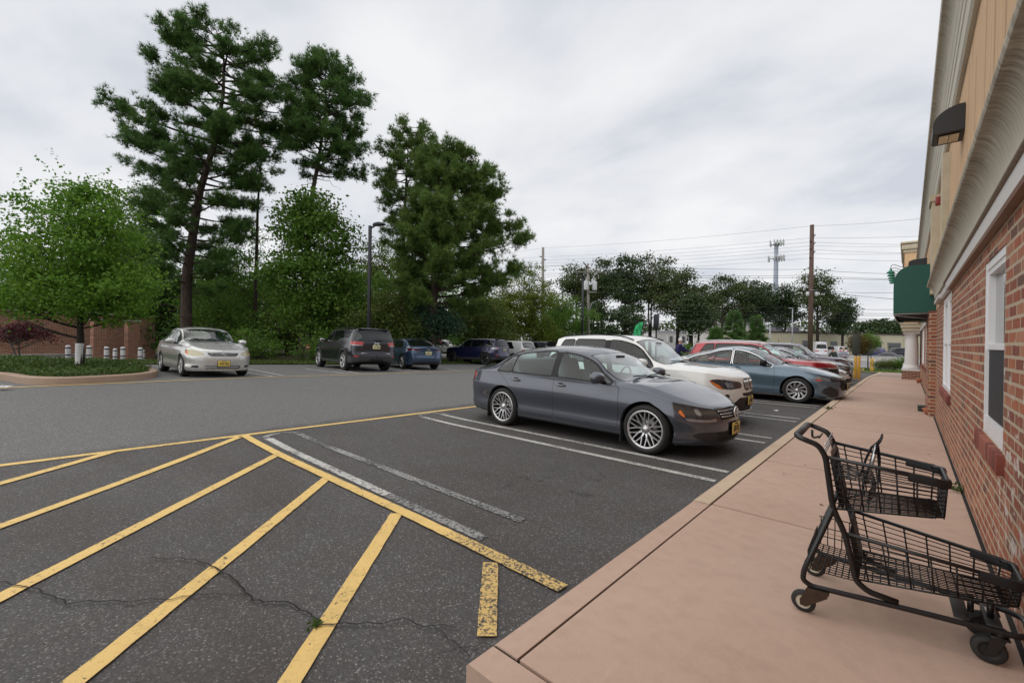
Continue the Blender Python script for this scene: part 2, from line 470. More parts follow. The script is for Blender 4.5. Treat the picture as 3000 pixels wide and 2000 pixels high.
# white stall lines, hairpin pairs
def hairpin(y, x0, x1, m, ends=True, wid=.095, sp=.22):
    ribbon('white_marking', [(x1, y - sp), (x0, y - sp)], wid, m, .006)
    ribbon('white_marking', [(x1, y + sp), (x0, y + sp)], wid, m, .006)
    if ends:
        a = [(x0 - .02 - .17 * sin(q), y - sp * cos(q)) for q in np.linspace(.12, PI - .12, 12)]
        ribbon('white_marking', a, wid * .9, M_WHTF, .006, step=.1)
hairpin(2.475, -6.75, -2.3, M_WHTF, True); ribbon('white_marking', [(-6.7, 2.27), (-3.6, 2.25)], .095, M_WHT, .009)
hairpin(5.13, -6.7, -1.5, M_WHT)
for y in (7.55, 10.0, 12.5, 15.0, 17.5, 20.0, 22.5, 25.0): hairpin(y, -6.7, -1.55, M_WHT)
# far side of the aisle
ribbon('yellow_marking', pxline((-60, 1140), (25, 1136), (415, 1119.5), (730, 1106.5), (900, 1101.6), (1320, 1087.5), (1420, 1085)), .10, M_YEL, .008)
for a, b in (((700, 1088), (800, 1102.5)), ((722, 1080), (832, 1100.5)), ((895, 1080.5), (1023, 1095.4)), ((985, 1082), (1052, 1094.5)),
             ((1150, 1084), (1203, 1089.5)), ((1185, 1081), (1230, 1089)), ((1290, 1078), (1345, 1086))):
    ribbon('white_marking', pxline(a, b), .10, M_WHT, .006)

# cracks in the asphalt
def crack(pp, w, tp=None):
    P = pxline(*pp); Q = []
    for a, b in zip(P[:-1], P[1:]):
        n = max(2, int(np.linalg.norm(b - a) / .035))
        for k in range(n):
            q = a + (b - a) * k / n; Q.append(q + np.array([random.gauss(0, .006), random.gauss(0, .006), 0]))
    Q.append(P[-1])
    ribbon('pavement_crack', Q, w, M_DARK, .018, step=9, taper=([0, .5, 1], [.6, 1, .5]) if tp is None else tp)
crack([(-40, 1690), (0, 1711), (50, 1722), (90, 1727), (125, 1745), (160, 1755), (200, 1776), (260, 1769), (330, 1769), (380, 1771), (440, 1760), (480, 1764), (560, 1752), (610, 1747), (730, 1750)], .010)
crack([(440, 1641), (560, 1645), (620, 1663), (650, 1679), (690, 1708), (725, 1750), (770, 1772), (830, 1768), (858, 1777), (905, 1808), (940, 1832), (1045, 1836), (1120, 1829), (1180, 1820), (1245, 1842), (1300, 1838), (1340, 1845)], .012)
crack([(1275, 1845), (1310, 1880), (1350, 1905), (1380, 1935)], .006)
crack([(1270, 1925), (1360, 1905), (1420, 1895), (1480, 1915)], .004)

# ------------------------------------------------------------------ sidewalk and kerb
WX = 0.40                                        # wall line
ZS = 0.13
def zwalk(x, y): return np.interp(y, *_RY) + ZS
def strip(name, x0, x1, ys, mat, dz=0.0, thick=.16, bev=.0):
    ys = np.asarray(ys); zt = zwalk(0, ys) + dz; m = MB(); n = len(ys)
    vs = []; prof = [(x0, -thick), (x0, -bev), (x0 + bev, 0), (x1, 0), (x1, -thick)]
    for y, z in zip(ys, zt):
        for px, pz in prof: vs.append((px, y, z + pz))
    k = len(prof); fs = []
    for i in range(n - 1):
        for j in range(k - 1): fs.append((i * k + j, i * k + j + 1, (i + 1) * k + j + 1, (i + 1) * k + j))
    fs.append(tuple(reversed(range(k)))); fs.append(tuple((n - 1) * k + j for j in range(k)))
    m.add(vs, [tuple(reversed(f)) for f in fs], 0, False)
    return tag(m.build(name, mat, recalc=True), kind='structure')
YJ = [1.377, 3.82, 5.70, 8.86, 10.9, 13.4, 16.0, 18.7, 21.4, 24.1, 27.0]
ys_w = YJ
g = .009
for a, b in zip(ys_w[:-1], ys_w[1:]):
    strip('sidewalk', -1.19, WX + .03, [a + g, .5 * (a + b), b - g], M_WALK)
strip('sidewalk', -1.215, WX + .03, np.linspace(1.30, 27, 36), M_DARK, -.02, .12)
strip('sidewalk', -1.345, WX + .03, [1.225, 1.30, 1.371], M_WALK, -.003, .2, .012)
# kerb: plain pinkish slab edge near the corner, tan kerb stones beyond
kj = [1.383, 3.80, 6.6, 9.5, 12.6, 15.6, 18.6, 21.6, 24.6, 27.4]
for i, (a, b) in enumerate(zip(kj[:-1], kj[1:])):
    strip('kerb', -1.345, -1.206, np.linspace(a + .004, b - .004, 4), M_WALK if i < 1 else M_KERB, .004 if i >= 1 else -.003, .2, .012)
strip('kerb', -1.338, -1.20, np.linspace(1.3, 33, 36), M_DARK, -.012, .16)
strip('kerb', -1.345, -1.206, np.linspace(27.45, 37.5, 6), M_KERB, .004, .2, .012)
# paver apron beyond the walk
def mat_pavers():
    t = NT('pavers'); v = t.coord('Object', scale=(1, 1, 1))
    b = t.n('TexBrick', Scale=1.0); t.t.links.new(v, b.inputs['Vector'])
    b.inputs['Color1'].default_value = (.38, .27, .22, 1); b.inputs['Color2'].default_value = (.30, .21, .17, 1); b.inputs['Mortar'].default_value = (.22, .18, .15, 1)
    b.inputs['Mortar Size'].default_value = .012; b.inputs['Brick Width'].default_value = .4; b.inputs['Row Height'].default_value = .2
    return t.done(t.pbr(b.outputs['Color'], .85, 0, t.bump(b.outputs['Fac'], .3, .004)))
strip('sidewalk', -1.19, 1.2, np.linspace(27.02, 37.5, 8), mat_pavers(), 0)
# far kerb, mulch edge and lawn in front of the highway
ribbon('kerb', [(-60, 41.6), (12, 41.6)], .5, M_KERB, .06, step=2)
ribbon('mulch_edge', [(-60, 40.6), (-1.3, 40.6)], 1.6, simple('mulch', (.06, .03, .018), .95, var=.4), .02, step=2)
# dark gap between walk and wall
ribbon('sidewalk', [(WX - .012, 1.23), (WX - .012, 27)], .022, M_DARK, .004, step=2, zf=zwalk)
# stains and dirt on the walk
# ------------------------------------------------------------------ storefront building on the right
def brick_mat(name, ua, va, bw=.2127, rh=.0677, cols=((.36, .095, .05), (.17, .040, .028), (.44, .20, .12)), mortar=(.54, .43, .31), white=None, ms=.0095, bumpd=.006, dark=.12):
    t = NT(name); tc = t.n('TexCoord'); s = t.n('SeparateXYZ'); t.t.links.new(tc.outputs['Object'], s.inputs[0])
    cb = t.n('CombineXYZ'); t.t.links.new(s.outputs[ua], cb.inputs[0]); t.t.links.new(s.outputs[va], cb.inputs[1])
    nz = t.noise(cb.outputs[0], 16, 4, .6, out='Color')
    sub = t.n('VectorMath'); sub.operation = 'SUBTRACT'; t.t.links.new(nz, sub.inputs[0]); sub.inputs[1].default_value = (.5, .5, .5)
    sca = t.n('VectorMath'); sca.operation = 'SCALE'; sca.inputs['Scale'].default_value = .012; t.t.links.new(sub.outputs[0], sca.inputs[0])
    ad = t.n('VectorMath'); ad.operation = 'ADD'; t.t.links.new(cb.outputs[0], ad.inputs[0]); t.t.links.new(sca.outputs[0], ad.inputs[1])
    def brick(c1, c2, mo):
        b = t.n('TexBrick', Scale=1.0); t.t.links.new(ad.outputs[0], b.inputs['Vector'])
        b.inputs['Color1'].default_value = (*c1, 1); b.inputs['Color2'].default_value = (*c2, 1); b.inputs['Mortar'].default_value = (*mo, 1)
        b.inputs['Mortar Size'].default_value = ms; b.inputs['Mortar Smooth'].default_value = .12; b.inputs['Brick Width'].default_value = bw; b.inputs['Row Height'].default_value = rh
        b.inputs['Bias'].default_value = 0.0
        return b
    b = brick((0, 0, 0), (1, 1, 1), (.5, .5, .5))
    rndv = b.outputs['Color']
    fine = t.noise(ad.outputs[0], 55, 5, .7); mid = t.noise(ad.outputs[0], 7, 4, .6); big = t.noise(ad.outputs[0], .9, 4, .6)
    bc = t.ramp(rndv, [(0, cols[1]), (.16, cols[0]), (.34, cols[2]), (.5, tuple(x * .85 for x in cols[0])), (.66, cols[1]), (.78, (cols[0][0] * 1.15, cols[0][1] * 1.4, cols[0][2] * 1.2)), (.9, (dark * .7, dark * .42, dark * .38)), (1, cols[2])])
    bc = t.mix(t.math('MULTIPLY', t.ramp(fine, [(.35, 0), (.75, 1)]), .5), bc, cols[2])
    bc = t.mix(t.math('MULTIPLY', t.ramp(mid, [(.5, 0), (.8, 1)]), .55), bc, cols[1])
    mc = t.mix(fine, tuple(x * .8 for x in mortar), mortar)
    c = t.mix(b.outputs['Fac'], bc, mc)
    c = t.mix(t.math('MULTIPLY', t.ramp(big, [(.35, 0), (.7, 1)]), .22), c, (.13, .09, .07))
    # splashes of old white paint and efflorescence
    if white is not None:
        d = t.n('VectorMath'); d.operation = 'DISTANCE'; t.t.links.new(cb.outputs[0], d.inputs[0]); d.inputs[1].default_value = (white[0], white[1], 0)
        near = t.ramp(t.math('DIVIDE', d.outputs['Value'], white[2]), [(.1, 1), (1, 0)])
        nn = t.noise(cb.outputs[0], 9.5, 3, .55)
        k = t.math('ADD', nn, t.math('MULTIPLY_ADD', near, .225, -.20))
        c = t.mix(t.math('MULTIPLY', t.ramp(k, [(.545, 0), (.63, 1)]), t.ramp(fine, [(.25, .35), (.6, .95)])), c, (.62, .58, .54))
        n2 = t.noise(cb.outputs[0], 26, 2, .5); n3 = t.noise(cb.outputs[0], .8, 2)
        k2 = t.math('MULTIPLY', t.ramp(n2, [(.73, 0), (.77, 1)]), t.ramp(n3, [(.45, 0), (.6, 1)]))
        c = t.mix(k2, c, (.62, .57, .52))
    inv = t.math('SUBTRACT', 1.0, b.outputs['Fac'])
    h = t.math('ADD', inv, t.math('MULTIPLY', fine, .35))
    return t.done(t.pbr(c, .82, 0, t.bump(h, .8, bumpd), spec=.3))

M_BRICK = brick_mat('red_brick', 1, 2, white=(3.3, .62, 1.5))
M_BRICKX = brick_mat('red_brick_end', 0, 2)

def stained(name, base, dirt, along='Y', amount=.9, z0=None, z1=None):
    t = NT(name); sc_ = (6, 46, 5) if along == 'Y' else (46, 6, 5)
    v = t.coord('Object', scale=sc_); st = t.noise(v, 1.0, 4, .65)
    v1 = t.coord('Object'); b = t.noise(v1, 1.3, 5, .6); f = t.noise(v1, 60, 3)
    k = t.math('MULTIPLY', t.ramp(st, [(.34, 0), (.62, 1)]), t.ramp(b, [(.2, .55), (.75, 1)]))
    if z0 is not None:
        s = t.n('SeparateXYZ'); t.t.links.new(v1, s.inputs[0]); mr = t.n('MapRange'); mr.inputs[1].default_value = z0; mr.inputs[2].default_value = z1
        t.t.links.new(s.outputs[2], mr.inputs[0]); k = t.math('MULTIPLY', k, mr.outputs[0])
    c = t.mix(t.math('MULTIPLY', k, amount), base, dirt)
    c = t.mix(t.math('MULTIPLY', f, .15), c, tuple(x * .7 for x in base))
    return t.done(t.pbr(c, .75, 0, t.bump(f, .15, .003), spec=.3))
M_CORN = stained('stained_cornice', (.56, .52, .43), (.12, .095, .065), z0=2.29, z1=2.50)
M_CORN2 = stained('upper_cornice', (.60, .57, .48), (.22, .185, .135), amount=.7, z0=4.5, z1=5.0)
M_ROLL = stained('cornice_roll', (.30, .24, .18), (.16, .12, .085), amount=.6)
M_CREAM = stained('cream_trim', (.55, .49, .37), (.36, .30, .21), amount=.5)
M_FASC = simple('white_fascia', (.58, .56, .54), .55, var=.05, scale=3)
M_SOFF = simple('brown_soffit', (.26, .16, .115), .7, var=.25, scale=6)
M_WHITE = simple('white_vinyl', (.76, .76, .77), .42, var=.03, scale=5)
M_BLACKP = simple('black_panel', (.018, .018, .022), .55, var=.2, scale=30)
def mat_stucco():
    t = NT('tan_stucco'); v = t.coord('Object'); b = t.noise(v, 1.0, 5); f = t.noise(v, 130, 3)
    v2 = t.coord('Object', scale=(2, 9, .55)); st = t.noise(v2, 1.0, 4, .65)
    c = t.mix(b, (.60, .40, .235), (.66, .45, .275))
    c = t.mix(t.math('MULTIPLY', t.ramp(st, [(.55, 0), (.72, 1)]), .55), c, (.34, .185, .085))
    return t.done(t.pbr(c, .85, 0, t.bump(f, .35, .003), spec=.25))
M_STUC = mat_stucco()
M_GLASSW = glass('window_glass', (.45, .5, .5), 1.5, dark=.45, pw=1.7)
M_ROOM = simple('dim_room', (.05, .05, .05), .9)
M_BLIND = simple('white_blind', (.5, .5, .48), .8, var=.1)

B = empty('storefront_building', (0, 0, 0), 0, 'long single-storey storefront with red brick lower wall, tan stucco above and stained cream cornices', 'building')

def wall_with_holes(y0, y1, z0, z1, holes, x, xb):
    ys = sorted({y0, y1, *[h[0] for h in holes], *[h[1] for h in holes]}); zs = sorted({z0, z1, *[h[2] for h in holes], *[h[3] for h in holes]})
    m = MB()
    for a, b in zip(ys[:-1], ys[1:]):
        for c, d in zip(zs[:-1], zs[1:]):
            cy, cz = .5 * (a + b), .5 * (c + d)
            if any(h[0] < cy < h[1] and h[2] < cz < h[3] for h in holes): continue
            m.add([(x, a, c), (x, b, c), (x, b, d), (x, a, d)], [(3, 2, 1, 0)])
    for h in holes:   # reveals
        a, b, c, d = h
        m.add([(x, a, c), (xb, a, c), (xb, a, d), (x, a, d)], [(0, 1, 2, 3)]); m.add([(x, b, c), (xb, b, c), (xb, b, d), (x, b, d)], [(3, 2, 1, 0)])
        m.add([(x, a, c), (x, b, c), (xb, b, c), (xb, a, c)], [(0, 1, 2, 3)]); m.add([(x, a, d), (x, b, d), (xb, b, d), (xb, a, d)], [(3, 2, 1, 0)])
    return m
W1 = (3.645, 4.545, .885, 2.055); W2 = (7.70, 9.40, .862, 2.175); W3 = (16.35, 18.0, .85, 2.15); W4 = (19.6, 21.9, .85, 2.15)
wall_with_holes(-7, 26, -.3, 2.185, [W1, W2, W3, W4], WX, WX + .13).build('brick_wall', M_BRICK, B)
m = MB(); m.box((8.5, 9.5, 1.2), (15.5, 33, 3.2)); m.build('inner_room', M_ROOM, B)
# fascia, soffit, cornice, upper wall
yA, yB = -7.0, 10.62
m = MB(); m.prism([(.345, 2.181), (.345, 2.275), (.42, 2.275), (.42, 2.188), (.36, 2.188), (.36, 2.181)], yA, 7.75, 'Y'); m.build('fascia_board', M_FASC, B, True)
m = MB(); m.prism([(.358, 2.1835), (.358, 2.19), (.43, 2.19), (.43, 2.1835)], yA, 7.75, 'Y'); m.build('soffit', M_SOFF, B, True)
m = MB(); m.prism([(.36, 2.20), (.36, 2.278), (.43, 2.278), (.43, 2.20)], 7.75, yB, 'Y'); m.prism([(.335, 2.205), (.335, 2.262), (.36, 2.262), (.36, 2.205)], 9.2, yB, 'Y'); m.build('fascia_board', M_FASC, B, True)
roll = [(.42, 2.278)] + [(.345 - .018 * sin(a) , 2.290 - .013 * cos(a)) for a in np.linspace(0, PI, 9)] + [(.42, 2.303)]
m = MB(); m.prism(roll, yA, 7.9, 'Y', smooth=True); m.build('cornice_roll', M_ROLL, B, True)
cove = [(.345, 2.303)]
for q in np.linspace(0, 1, 14): cove.append((.338 - .088 * (1 - cos(q * PI / 2)) ** .9, 2.303 + .20 * sin(q * PI / 2)))
for a in np.linspace(0, 1, 8): cove.append((.242 - .006 * sin(a * PI), 2.508 + .045 * a))
cove += [(.262, 2.556), (.30, 2.565), (.42, 2.575)]
cove2 = cove + [(.42, 2.303)]
m = MB(); ysq = np.linspace(yA, yB, 60)
def extrude_y(prof, ys, mat=0, smooth=True, close=True):
    m_ = MB(); n = len(prof); vs = [(p[0], y, p[1]) for y in ys for p in prof]; fs = []
    for i in range(len(ys) - 1):
        for j in range(n if close else n - 1): fs.append((i * n + j, (i + 1) * n + j, (i + 1) * n + (j + 1) % n, i * n + (j + 1) % n))
    if close: fs += [tuple(range(n)), tuple((len(ys) - 1) * n + j for j in reversed(range(n)))]
    return m_.add(vs, fs, mat, smooth)
def autosmooth(o, ang=35):
    bm = bmesh.new(); bm.from_mesh(o.data)
    for e in bm.edges:
        if len(e.link_faces) == 2 and e.calc_face_angle(0) > radians(ang): e.smooth = False
    bm.to_mesh(o.data); bm.free(); return o
autosmooth(extrude_y(cove2, [yA, yB]).build('cornice', M_CORN, B, True))
autosmooth(extrude_y([(p[0] + .06, p[1] - .12) for p in cove2], [16.2, 24.6]).build('cornice', M_CREAM, B, True))
m = MB(); m.prism([(.36, 2.08), (.36, 2.18), (.45, 2.18), (.45, 2.08)], 16.2, 24.6, 'Y'); m.build('fascia_board', M_FASC, B, True)
m = MB(); m.add([(WX + .004, yA, 2.55), (WX + .004, 26, 2.55), (WX + .03, 26, 4.5), (WX + .03, yA, 4.5)], [(3, 2, 1, 0)])
m.add([(WX + .006, 10.6, 2.15), (WX + .006, 26, 2.15), (WX + .004, 26, 2.56), (WX + .004, 10.6, 2.56)], [(3, 2, 1, 0)])
m.build('stucco_wall', M_STUC, B)
# panel seams and drip lines on the stucco
for y, zt, zb in ((3.55, 4.3, 3.05), (3.98, 4.46, 2.7), (4.45, 4.1, 2.65), (4.95, 4.46, 2.8), (5.6, 4.05, 2.9), (6.25, 4.3, 3.3), (7.4, 3.6, 2.9), (8.3, 4.0, 3.2)):
    x = WX + .004 + .026 * (zt - 2.55) / 1.95 - .003; xb_ = WX + .004 + .026 * (zb - 2.55) / 1.95 - .003
    MB().add([(x, y, zt), (x, y + .012, zt), (xb_, y - .10 + .009, zb), (xb_, y - .10, zb)], [(0, 1, 2, 3)]).build('wall_seam', simple('seam_brown', (.16, .085, .045), .9), B)
# upper cornice
uc = [(.44, 4.44), (.392, 4.44), (.372, 4.47), (.366, 4.53), (.36, 4.575), (.35, 4.59), (.352, 4.71), (.345, 4.72), (.338, 4.76), (.335, 4.80)]
for q in np.linspace(0, 1, 12): uc.append((.325 - .098 * (1 - cos(q * PI / 2)), 4.82 + .22 * sin(q * PI / 2)))
uc += [(.222, 5.05), (.219, 5.10), (.235, 5.125), (.44, 5.13)]
autosmooth(extrude_y(uc, [yA, 26]).build('cornice', M_CORN2, B, True), 25)
m = MB(); m.box((8.4, 9.6, 4.95), (15.9, 33, .25)); m.build('flat_roof', simple('roof_grey', (.2, .2, .2), .9), B)
m = MB(); m.add([(16, -7, -.3), (16, 26, -.3), (16, 26, 5), (16, -7, 5)], [(0, 1, 2, 3)]); m.add([(.45, 26.0, -.3), (16, 26.0, -.3), (16, 26.0, 5), (.45, 26.0, 5)], [(3, 2, 1, 0)])
m.add([(.45, -7, -.3), (16, -7, -.3), (16, -7, 5), (.45, -7, 5)], [(0, 1, 2, 3)])
m.build('stucco_wall', M_STUC, B)
# brick pier and the cream pilaster above it
m = MB(); m.box((.375, 12.3, .95), (.15, 1.5, 2.4)); m.build('brick_pier', M_BRICKX, B)
m = MB(); m.box((.375, 11.75, 3.35), (.13, .55, 1.75)); m.box((.365, 11.75, 4.28), (.17, .62, .12)); m.build('pilaster', M_CREAM, B)
m = MB(); m.box((.385, 8.9, 3.35), (.09, .40, 1.75)); m.build('pilaster', M_CREAM, B)

# windows
def window(h, frame_w=.055, mullions=(), rail=None, panel=None, board=0.0, depth=.035):
    a, b, c, d = h; x = WX + depth
    f = MB(); e = .06
    f.box((x, a + frame_w / 2, (c + d) / 2), (e, frame_w, d - c)); f.box((x, b - frame_w / 2, (c + d) / 2), (e, frame_w, d - c))
    f.box((x + .002, (a + b) / 2, d - frame_w / 2), (e, b - a - 2 * frame_w, frame_w)); f.box((x + .002, (a + b) / 2, c + (frame_w + board) / 2), (e, b - a - 2 * frame_w, frame_w + board))
    for y in mullions: f.box((x - .002, y, (c + d) / 2), (e, .07, d - c - 2 * frame_w))
    fr = f.build('window', M_WHITE, B)
    ys = [a + frame_w] + sum([[y - .035, y + .035] for y in mullions], []) + [b - frame_w]
    zr = rail if rail else (c + d) / 2
    z0 = c + frame_w + board; z1 = d - frame_w
    for i in range(0, len(ys), 2):
        y0, y1 = ys[i], ys[i + 1]; s = MB(); sw = .035
        for zz0, zz1, xo in ((z0, zr + .02, .012), (zr - .02, z1, -.004)):
            s.box((x + xo, y0 + sw / 2, (zz0 + zz1) / 2), (.035, sw, zz1 - zz0)); s.box((x + xo, y1 - sw / 2, (zz0 + zz1) / 2), (.035, sw, zz1 - zz0))
            s.box((x + xo + .001, (y0 + y1) / 2, zz0 + sw / 2), (.035, y1 - y0 - 2 * sw, sw)); s.box((x + xo + .001, (y0 + y1) / 2, zz1 - sw / 2), (.035, y1 - y0 - 2 * sw, sw))
        s.build('sash', M_WHITE, fr)
        g_ = MB(); g_.add([(x + .012, y0 + sw, zr), (x + .012, y1 - sw, zr), (x + .012, y1 - sw, z1 - sw), (x + .012, y0 + sw, z1 - sw)], [(3, 2, 1, 0)])
        if panel is None: g_.add([(x + .020, y0 + sw, z0 + sw), (x + .020, y1 - sw, z0 + sw), (x + .020, y1 - sw, zr), (x + .020, y0 + sw, zr)], [(3, 2, 1, 0)])
        g_.build('pane', M_GLASSW, fr)
        if panel is not None:
            p = MB(); p.box((x - .008, (y0 + y1) / 2, (panel[0] + panel[1]) / 2), (.012, y1 - y0 - .03, panel[1] - panel[0])); p.build('black_screen_panel', M_BLACKP, fr)
        bl = MB(); bl.add([(x + .09, y0, z0), (x + .09, y0 + (y1 - y0) * .35, z0), (x + .09, y0 + (y1 - y0) * .35, z1), (x + .09, y0, z1)], [(3, 2, 1, 0)]); bl.build('window_blind', M_BLIND, fr)
    s = MB(); nb = int(round((b - a + .14) / .071)); rb = random.Random(int(a * 10))
    for k in range(nb):
        s.box((WX + .012, a - .07 + (k + .5) * .071, c - .062 + rb.uniform(-.002, .002)), (.09, .061, .115), bev=.006, mat=rb.choice([0, 0, 1, 2]))
    s.box((WX + .0165, (a + b) / 2, c - .062), (.086, b - a + .08, .10), mat=3)
    s.build('window_sill', [simple('sill_brick_a', (.20, .05, .032), .8, var=.4, scale=25), simple('sill_brick_b', (.14, .036, .026), .8, var=.4, scale=25), simple('sill_brick_c', (.27, .085, .055), .8, var=.4, scale=25), simple('sill_mortar', (.42, .38, .32), .9, var=.2, scale=30)], fr)
    return fr
window(W1, .05, (), 1.475, (1.0, 1.452), .06)
window(W2, .055, (8.45,), 1.52)
window(W3, .06, (17.2,), 1.5)
window(W4, .06, (20.7,), 1.5)

# portico tower at the far end
T0, T1 = 25.0, 30.6
m = MB(); m.box((.22, (T0 + T1) / 2, 4.0), (.72, T1 - T0, 3.2)); m.build('tower_wall', M_STUC, B)
m = MB()
for z, h, ov in ((5.68, .22, .10), (5.5, .12, .05), (5.86, .10, .14)): m.box((.22, (T0 + T1) / 2, z), (.72 + 2 * ov, T1 - T0 + 2 * ov, h), bev=.03)
m.build('tower_cornice', M_CREAM, B)
m = MB()
for z, h, ov in ((2.33, .18, .07), (2.16, .14, .03), (2.43, .06, .11)): m.box((.22, (T0 + T1) / 2, z), (.76 + 2 * ov, T1 - T0 + 2 * ov, h), bev=.02)
m.build('entablature', M_CREAM, B)
for yc in (25.35, 30.2):
    m = MB(); m.lathe([(.0, .5), (.30, .5), (.30, .56), (.27, .58), (.265, .64), (.225, .67), (.225, .70), (.222, 1.1), (.20, 1.75), (.19, 1.86), (.205, 1.88), (.205, 1.92), (.23, 1.95), (.25, 2.0), (0, 2.0)], 28, c=(.13, yc, 0))
    m.box((.13, yc, 2.045), (.54, .54, .09)); m.box((.13, yc, .465), (.62, .62, .07))
    cobj = m.build('column', simple('white_column', (.72, .71, .70), .5, var=.04), B)
    p = MB(); p.box((.13, yc, .13), (.60, .60, .62)); p.build('column_plinth', brick_mat('plinth_brick', 0, 2, cols=((.22, .05, .035), (.15, .035, .025), (.28, .1, .07))) if yc < 26 else M_BRICKX, cobj)
m = MB(); m.box((.45, 15.25, 1.35), (.16, .5, 1.6)); m.build('shutter', simple('dark_shutter', (.02, .02, .022), .5), B)
m = MB(); m.box((.39, 23.6, 1.45), (.05, .55, 1.45)); m.build('shutter', simple('dark_shutter', (.02, .02, .022), .5), B)

# awning
M_GREEN = simple('green_canvas', (.004, .075, .055), .55, var=.10, scale=5)
A0y, A1y = 11.85, 15.9
prof = [(.40, 2.14), (-.225, 2.14), (-.228, 2.62)]
for a in np.linspace(0, PI / 2, 10)[1:]: prof.append((.03 - .258 * cos(a), 2.74 + .345 * sin(a)))
prof += [(.40, 3.10)]
aw = empty('awning', (.4, 13.8, 2.14), 0, 'dark green rounded canvas awning over the storefront doorway', 'awning')
m = MB(); n = len(prof)
vs = [(p[0] - .4, A0y - 13.8, p[1] - 2.14) for p in prof] + [(p[0] - .4, A1y - 13.8, p[1] - 2.14) for p in prof]
fs = [tuple(range(n)), tuple(n + i for i in reversed(range(n)))] + [(i, n + i, n + i + 1, i + 1) for i in range(1, n - 1)]
m.add(vs, fs, 0, False); autosmooth(m.build('canopy', M_GREEN, aw, True), 30)
m = MB()
L = [(-.215 - .4, A0y - 13.8 + .01, -.02), (-.215 - .4, A1y - 13.8 - .01, -.02)]
m.tube(L, .014, 6); m.tube([(-.215 - .4, A0y - 13.8 + .015, -.018), (-.01, A0y - 13.8 + .015, -.018)], .014, 6); m.tube([(-.215 - .4, A1y - 13.8 - .015, -.018), (-.01, A1y - 13.8 - .015, -.018)], .014, 6)
m.tube([(-.215 - .4, A0y - 13.8 + .03, -.04), (-.03, A0y - 13.8 + .25, -.13)], .012, 6)
m.build('awning_frame', simple('frame_grey', (.25, .25, .24), .5), aw)
m = MB(); m.add([(-.6, A0y - 13.8 + .03, .05), (0, A0y - 13.8 + .03, .05), (0, A1y - 13.8 - .03, .05), (-.6, A1y - 13.8 - .03, .05)], [(0, 1, 2, 3)]); m.build('underside_shade', simple('shade_black', (.008, .008, .012), .9), aw)  # black sheet across the open underside, the shade inside put into its colour

M_BLK = simple('black_metal', (.016, .016, .018), .45, var=.2, scale=20)
# wall pack lamp
lp = empty('wall_lamp', (WX + .02, 6.75, 3.9), 0, 'black quarter round wall lamp projecting from the tan stucco', 'wall lamp')
m = MB(); pr = [(0, .135), (-.02, .135)] + [(-.02 - .225 * sin(a), -.05 + .185 * cos(a)) for a in np.linspace(.15, PI / 2, 10)] + [(-.245, -.12), (-.23, -.135), (0, -.135)]
m.prism(pr, -.2, .2, 'Y'); ob = m.build('lamp_housing', M_BLK, lp, True); autosmooth(ob, 30)
for p in ob.data.polygons: p.use_smooth = True
m = MB(); m.box((-.115, 0, -.139), (.17, .27, .010)); m.build('lamp_gasket', simple('gasket', (.008, .008, .008), .7), lp)
def mat_led():
    t = NT('lamp_lens'); v = t.coord('Object', scale=(1, 1, 1)); n = t.voro(v, 40, 'Distance'); c = t.ramp(n, [(0, (.6, .48, .3)), (1, (.8, .7, .52))])
    return t.done(t.pbr(c, .25, 0, coat=.6))
m = MB()
for k in range(2): m.box((-.155 + .08 * k, 0, -.148), (.074, .225, .008))
for k in range(7):
    for i in range(2): m.box((-.155 + .08 * i, -.096 + .032 * k, -.153), (.06, .012, .004))
m.build('lamp_lens', mat_led(), lp)
# red alarm horn
ah = empty('alarm_horn', (WX + .012, 9.74, 3.81), 0, 'small red fire alarm horn on the tan stucco wall', 'alarm')
m = MB(); m.box((-.02, 0, 0), (.04, .16, .2), bev=.008); m.build('back_box', simple('alarm_red', (.32, .03, .03), .4), ah)
m = MB(); m.box((-.075, 0, -.01), (.07, .10, .13), bev=.012); m.build('horn', simple('alarm_red_dark', (.25, .02, .02), .4), ah)
# flood light on the awning
fl = empty('flood_light', (.12, 12.6, 3.09), 0, 'black flood light standing on top of the green awning', 'flood light')
m = MB(); m.prism([(-.10, .07), (-.13, .10), (-.12, .17), (-.06, .20), (.16, .22), (.16, .09)], -.16, .16, 'Y'); m.build('lamp_housing', M_BLK, fl, True)
for xx in (-.06, .1): MB().tube([(xx, 0, 0), (xx, 0, .10)], .012, 6).build('bracket', M_BLK, fl)
# gooseneck lamps on the tower
for k in range(5):
    y = 25.6 + k * 1.05
    gl = empty('gooseneck_lamp', (-.15, y, 4.93), 0, ['nearest of five green gooseneck lamps on the portico tower', 'second nearest of five green gooseneck lamps on the portico tower', 'middle one of five green gooseneck lamps on the portico tower', 'second farthest of five green gooseneck lamps on the portico tower', 'farthest of five green gooseneck lamps on the portico tower'][k], 'lamp', 'green gooseneck lamps on the portico')
    m = MB(); P = [(0, 0, 0), (-.12, 0, .02), (-.25, 0, .10), (-.36, 0, .15), (-.43, 0, .10), (-.445, 0, -.02)]
    m.tube(P, .013, 6); m.build('lamp_arm', M_BLK, gl)
    m = MB(); m.lathe([(.025, 0), (.03, -.05), (.06, -.10), (.13, -.16), (.15, -.22), (.145, -.22), (.0, -.12)], 14, c=(-.445, 0, -.02)); m.build('lamp_shade', simple('green_enamel', (.006, .16, .10), .35), gl)
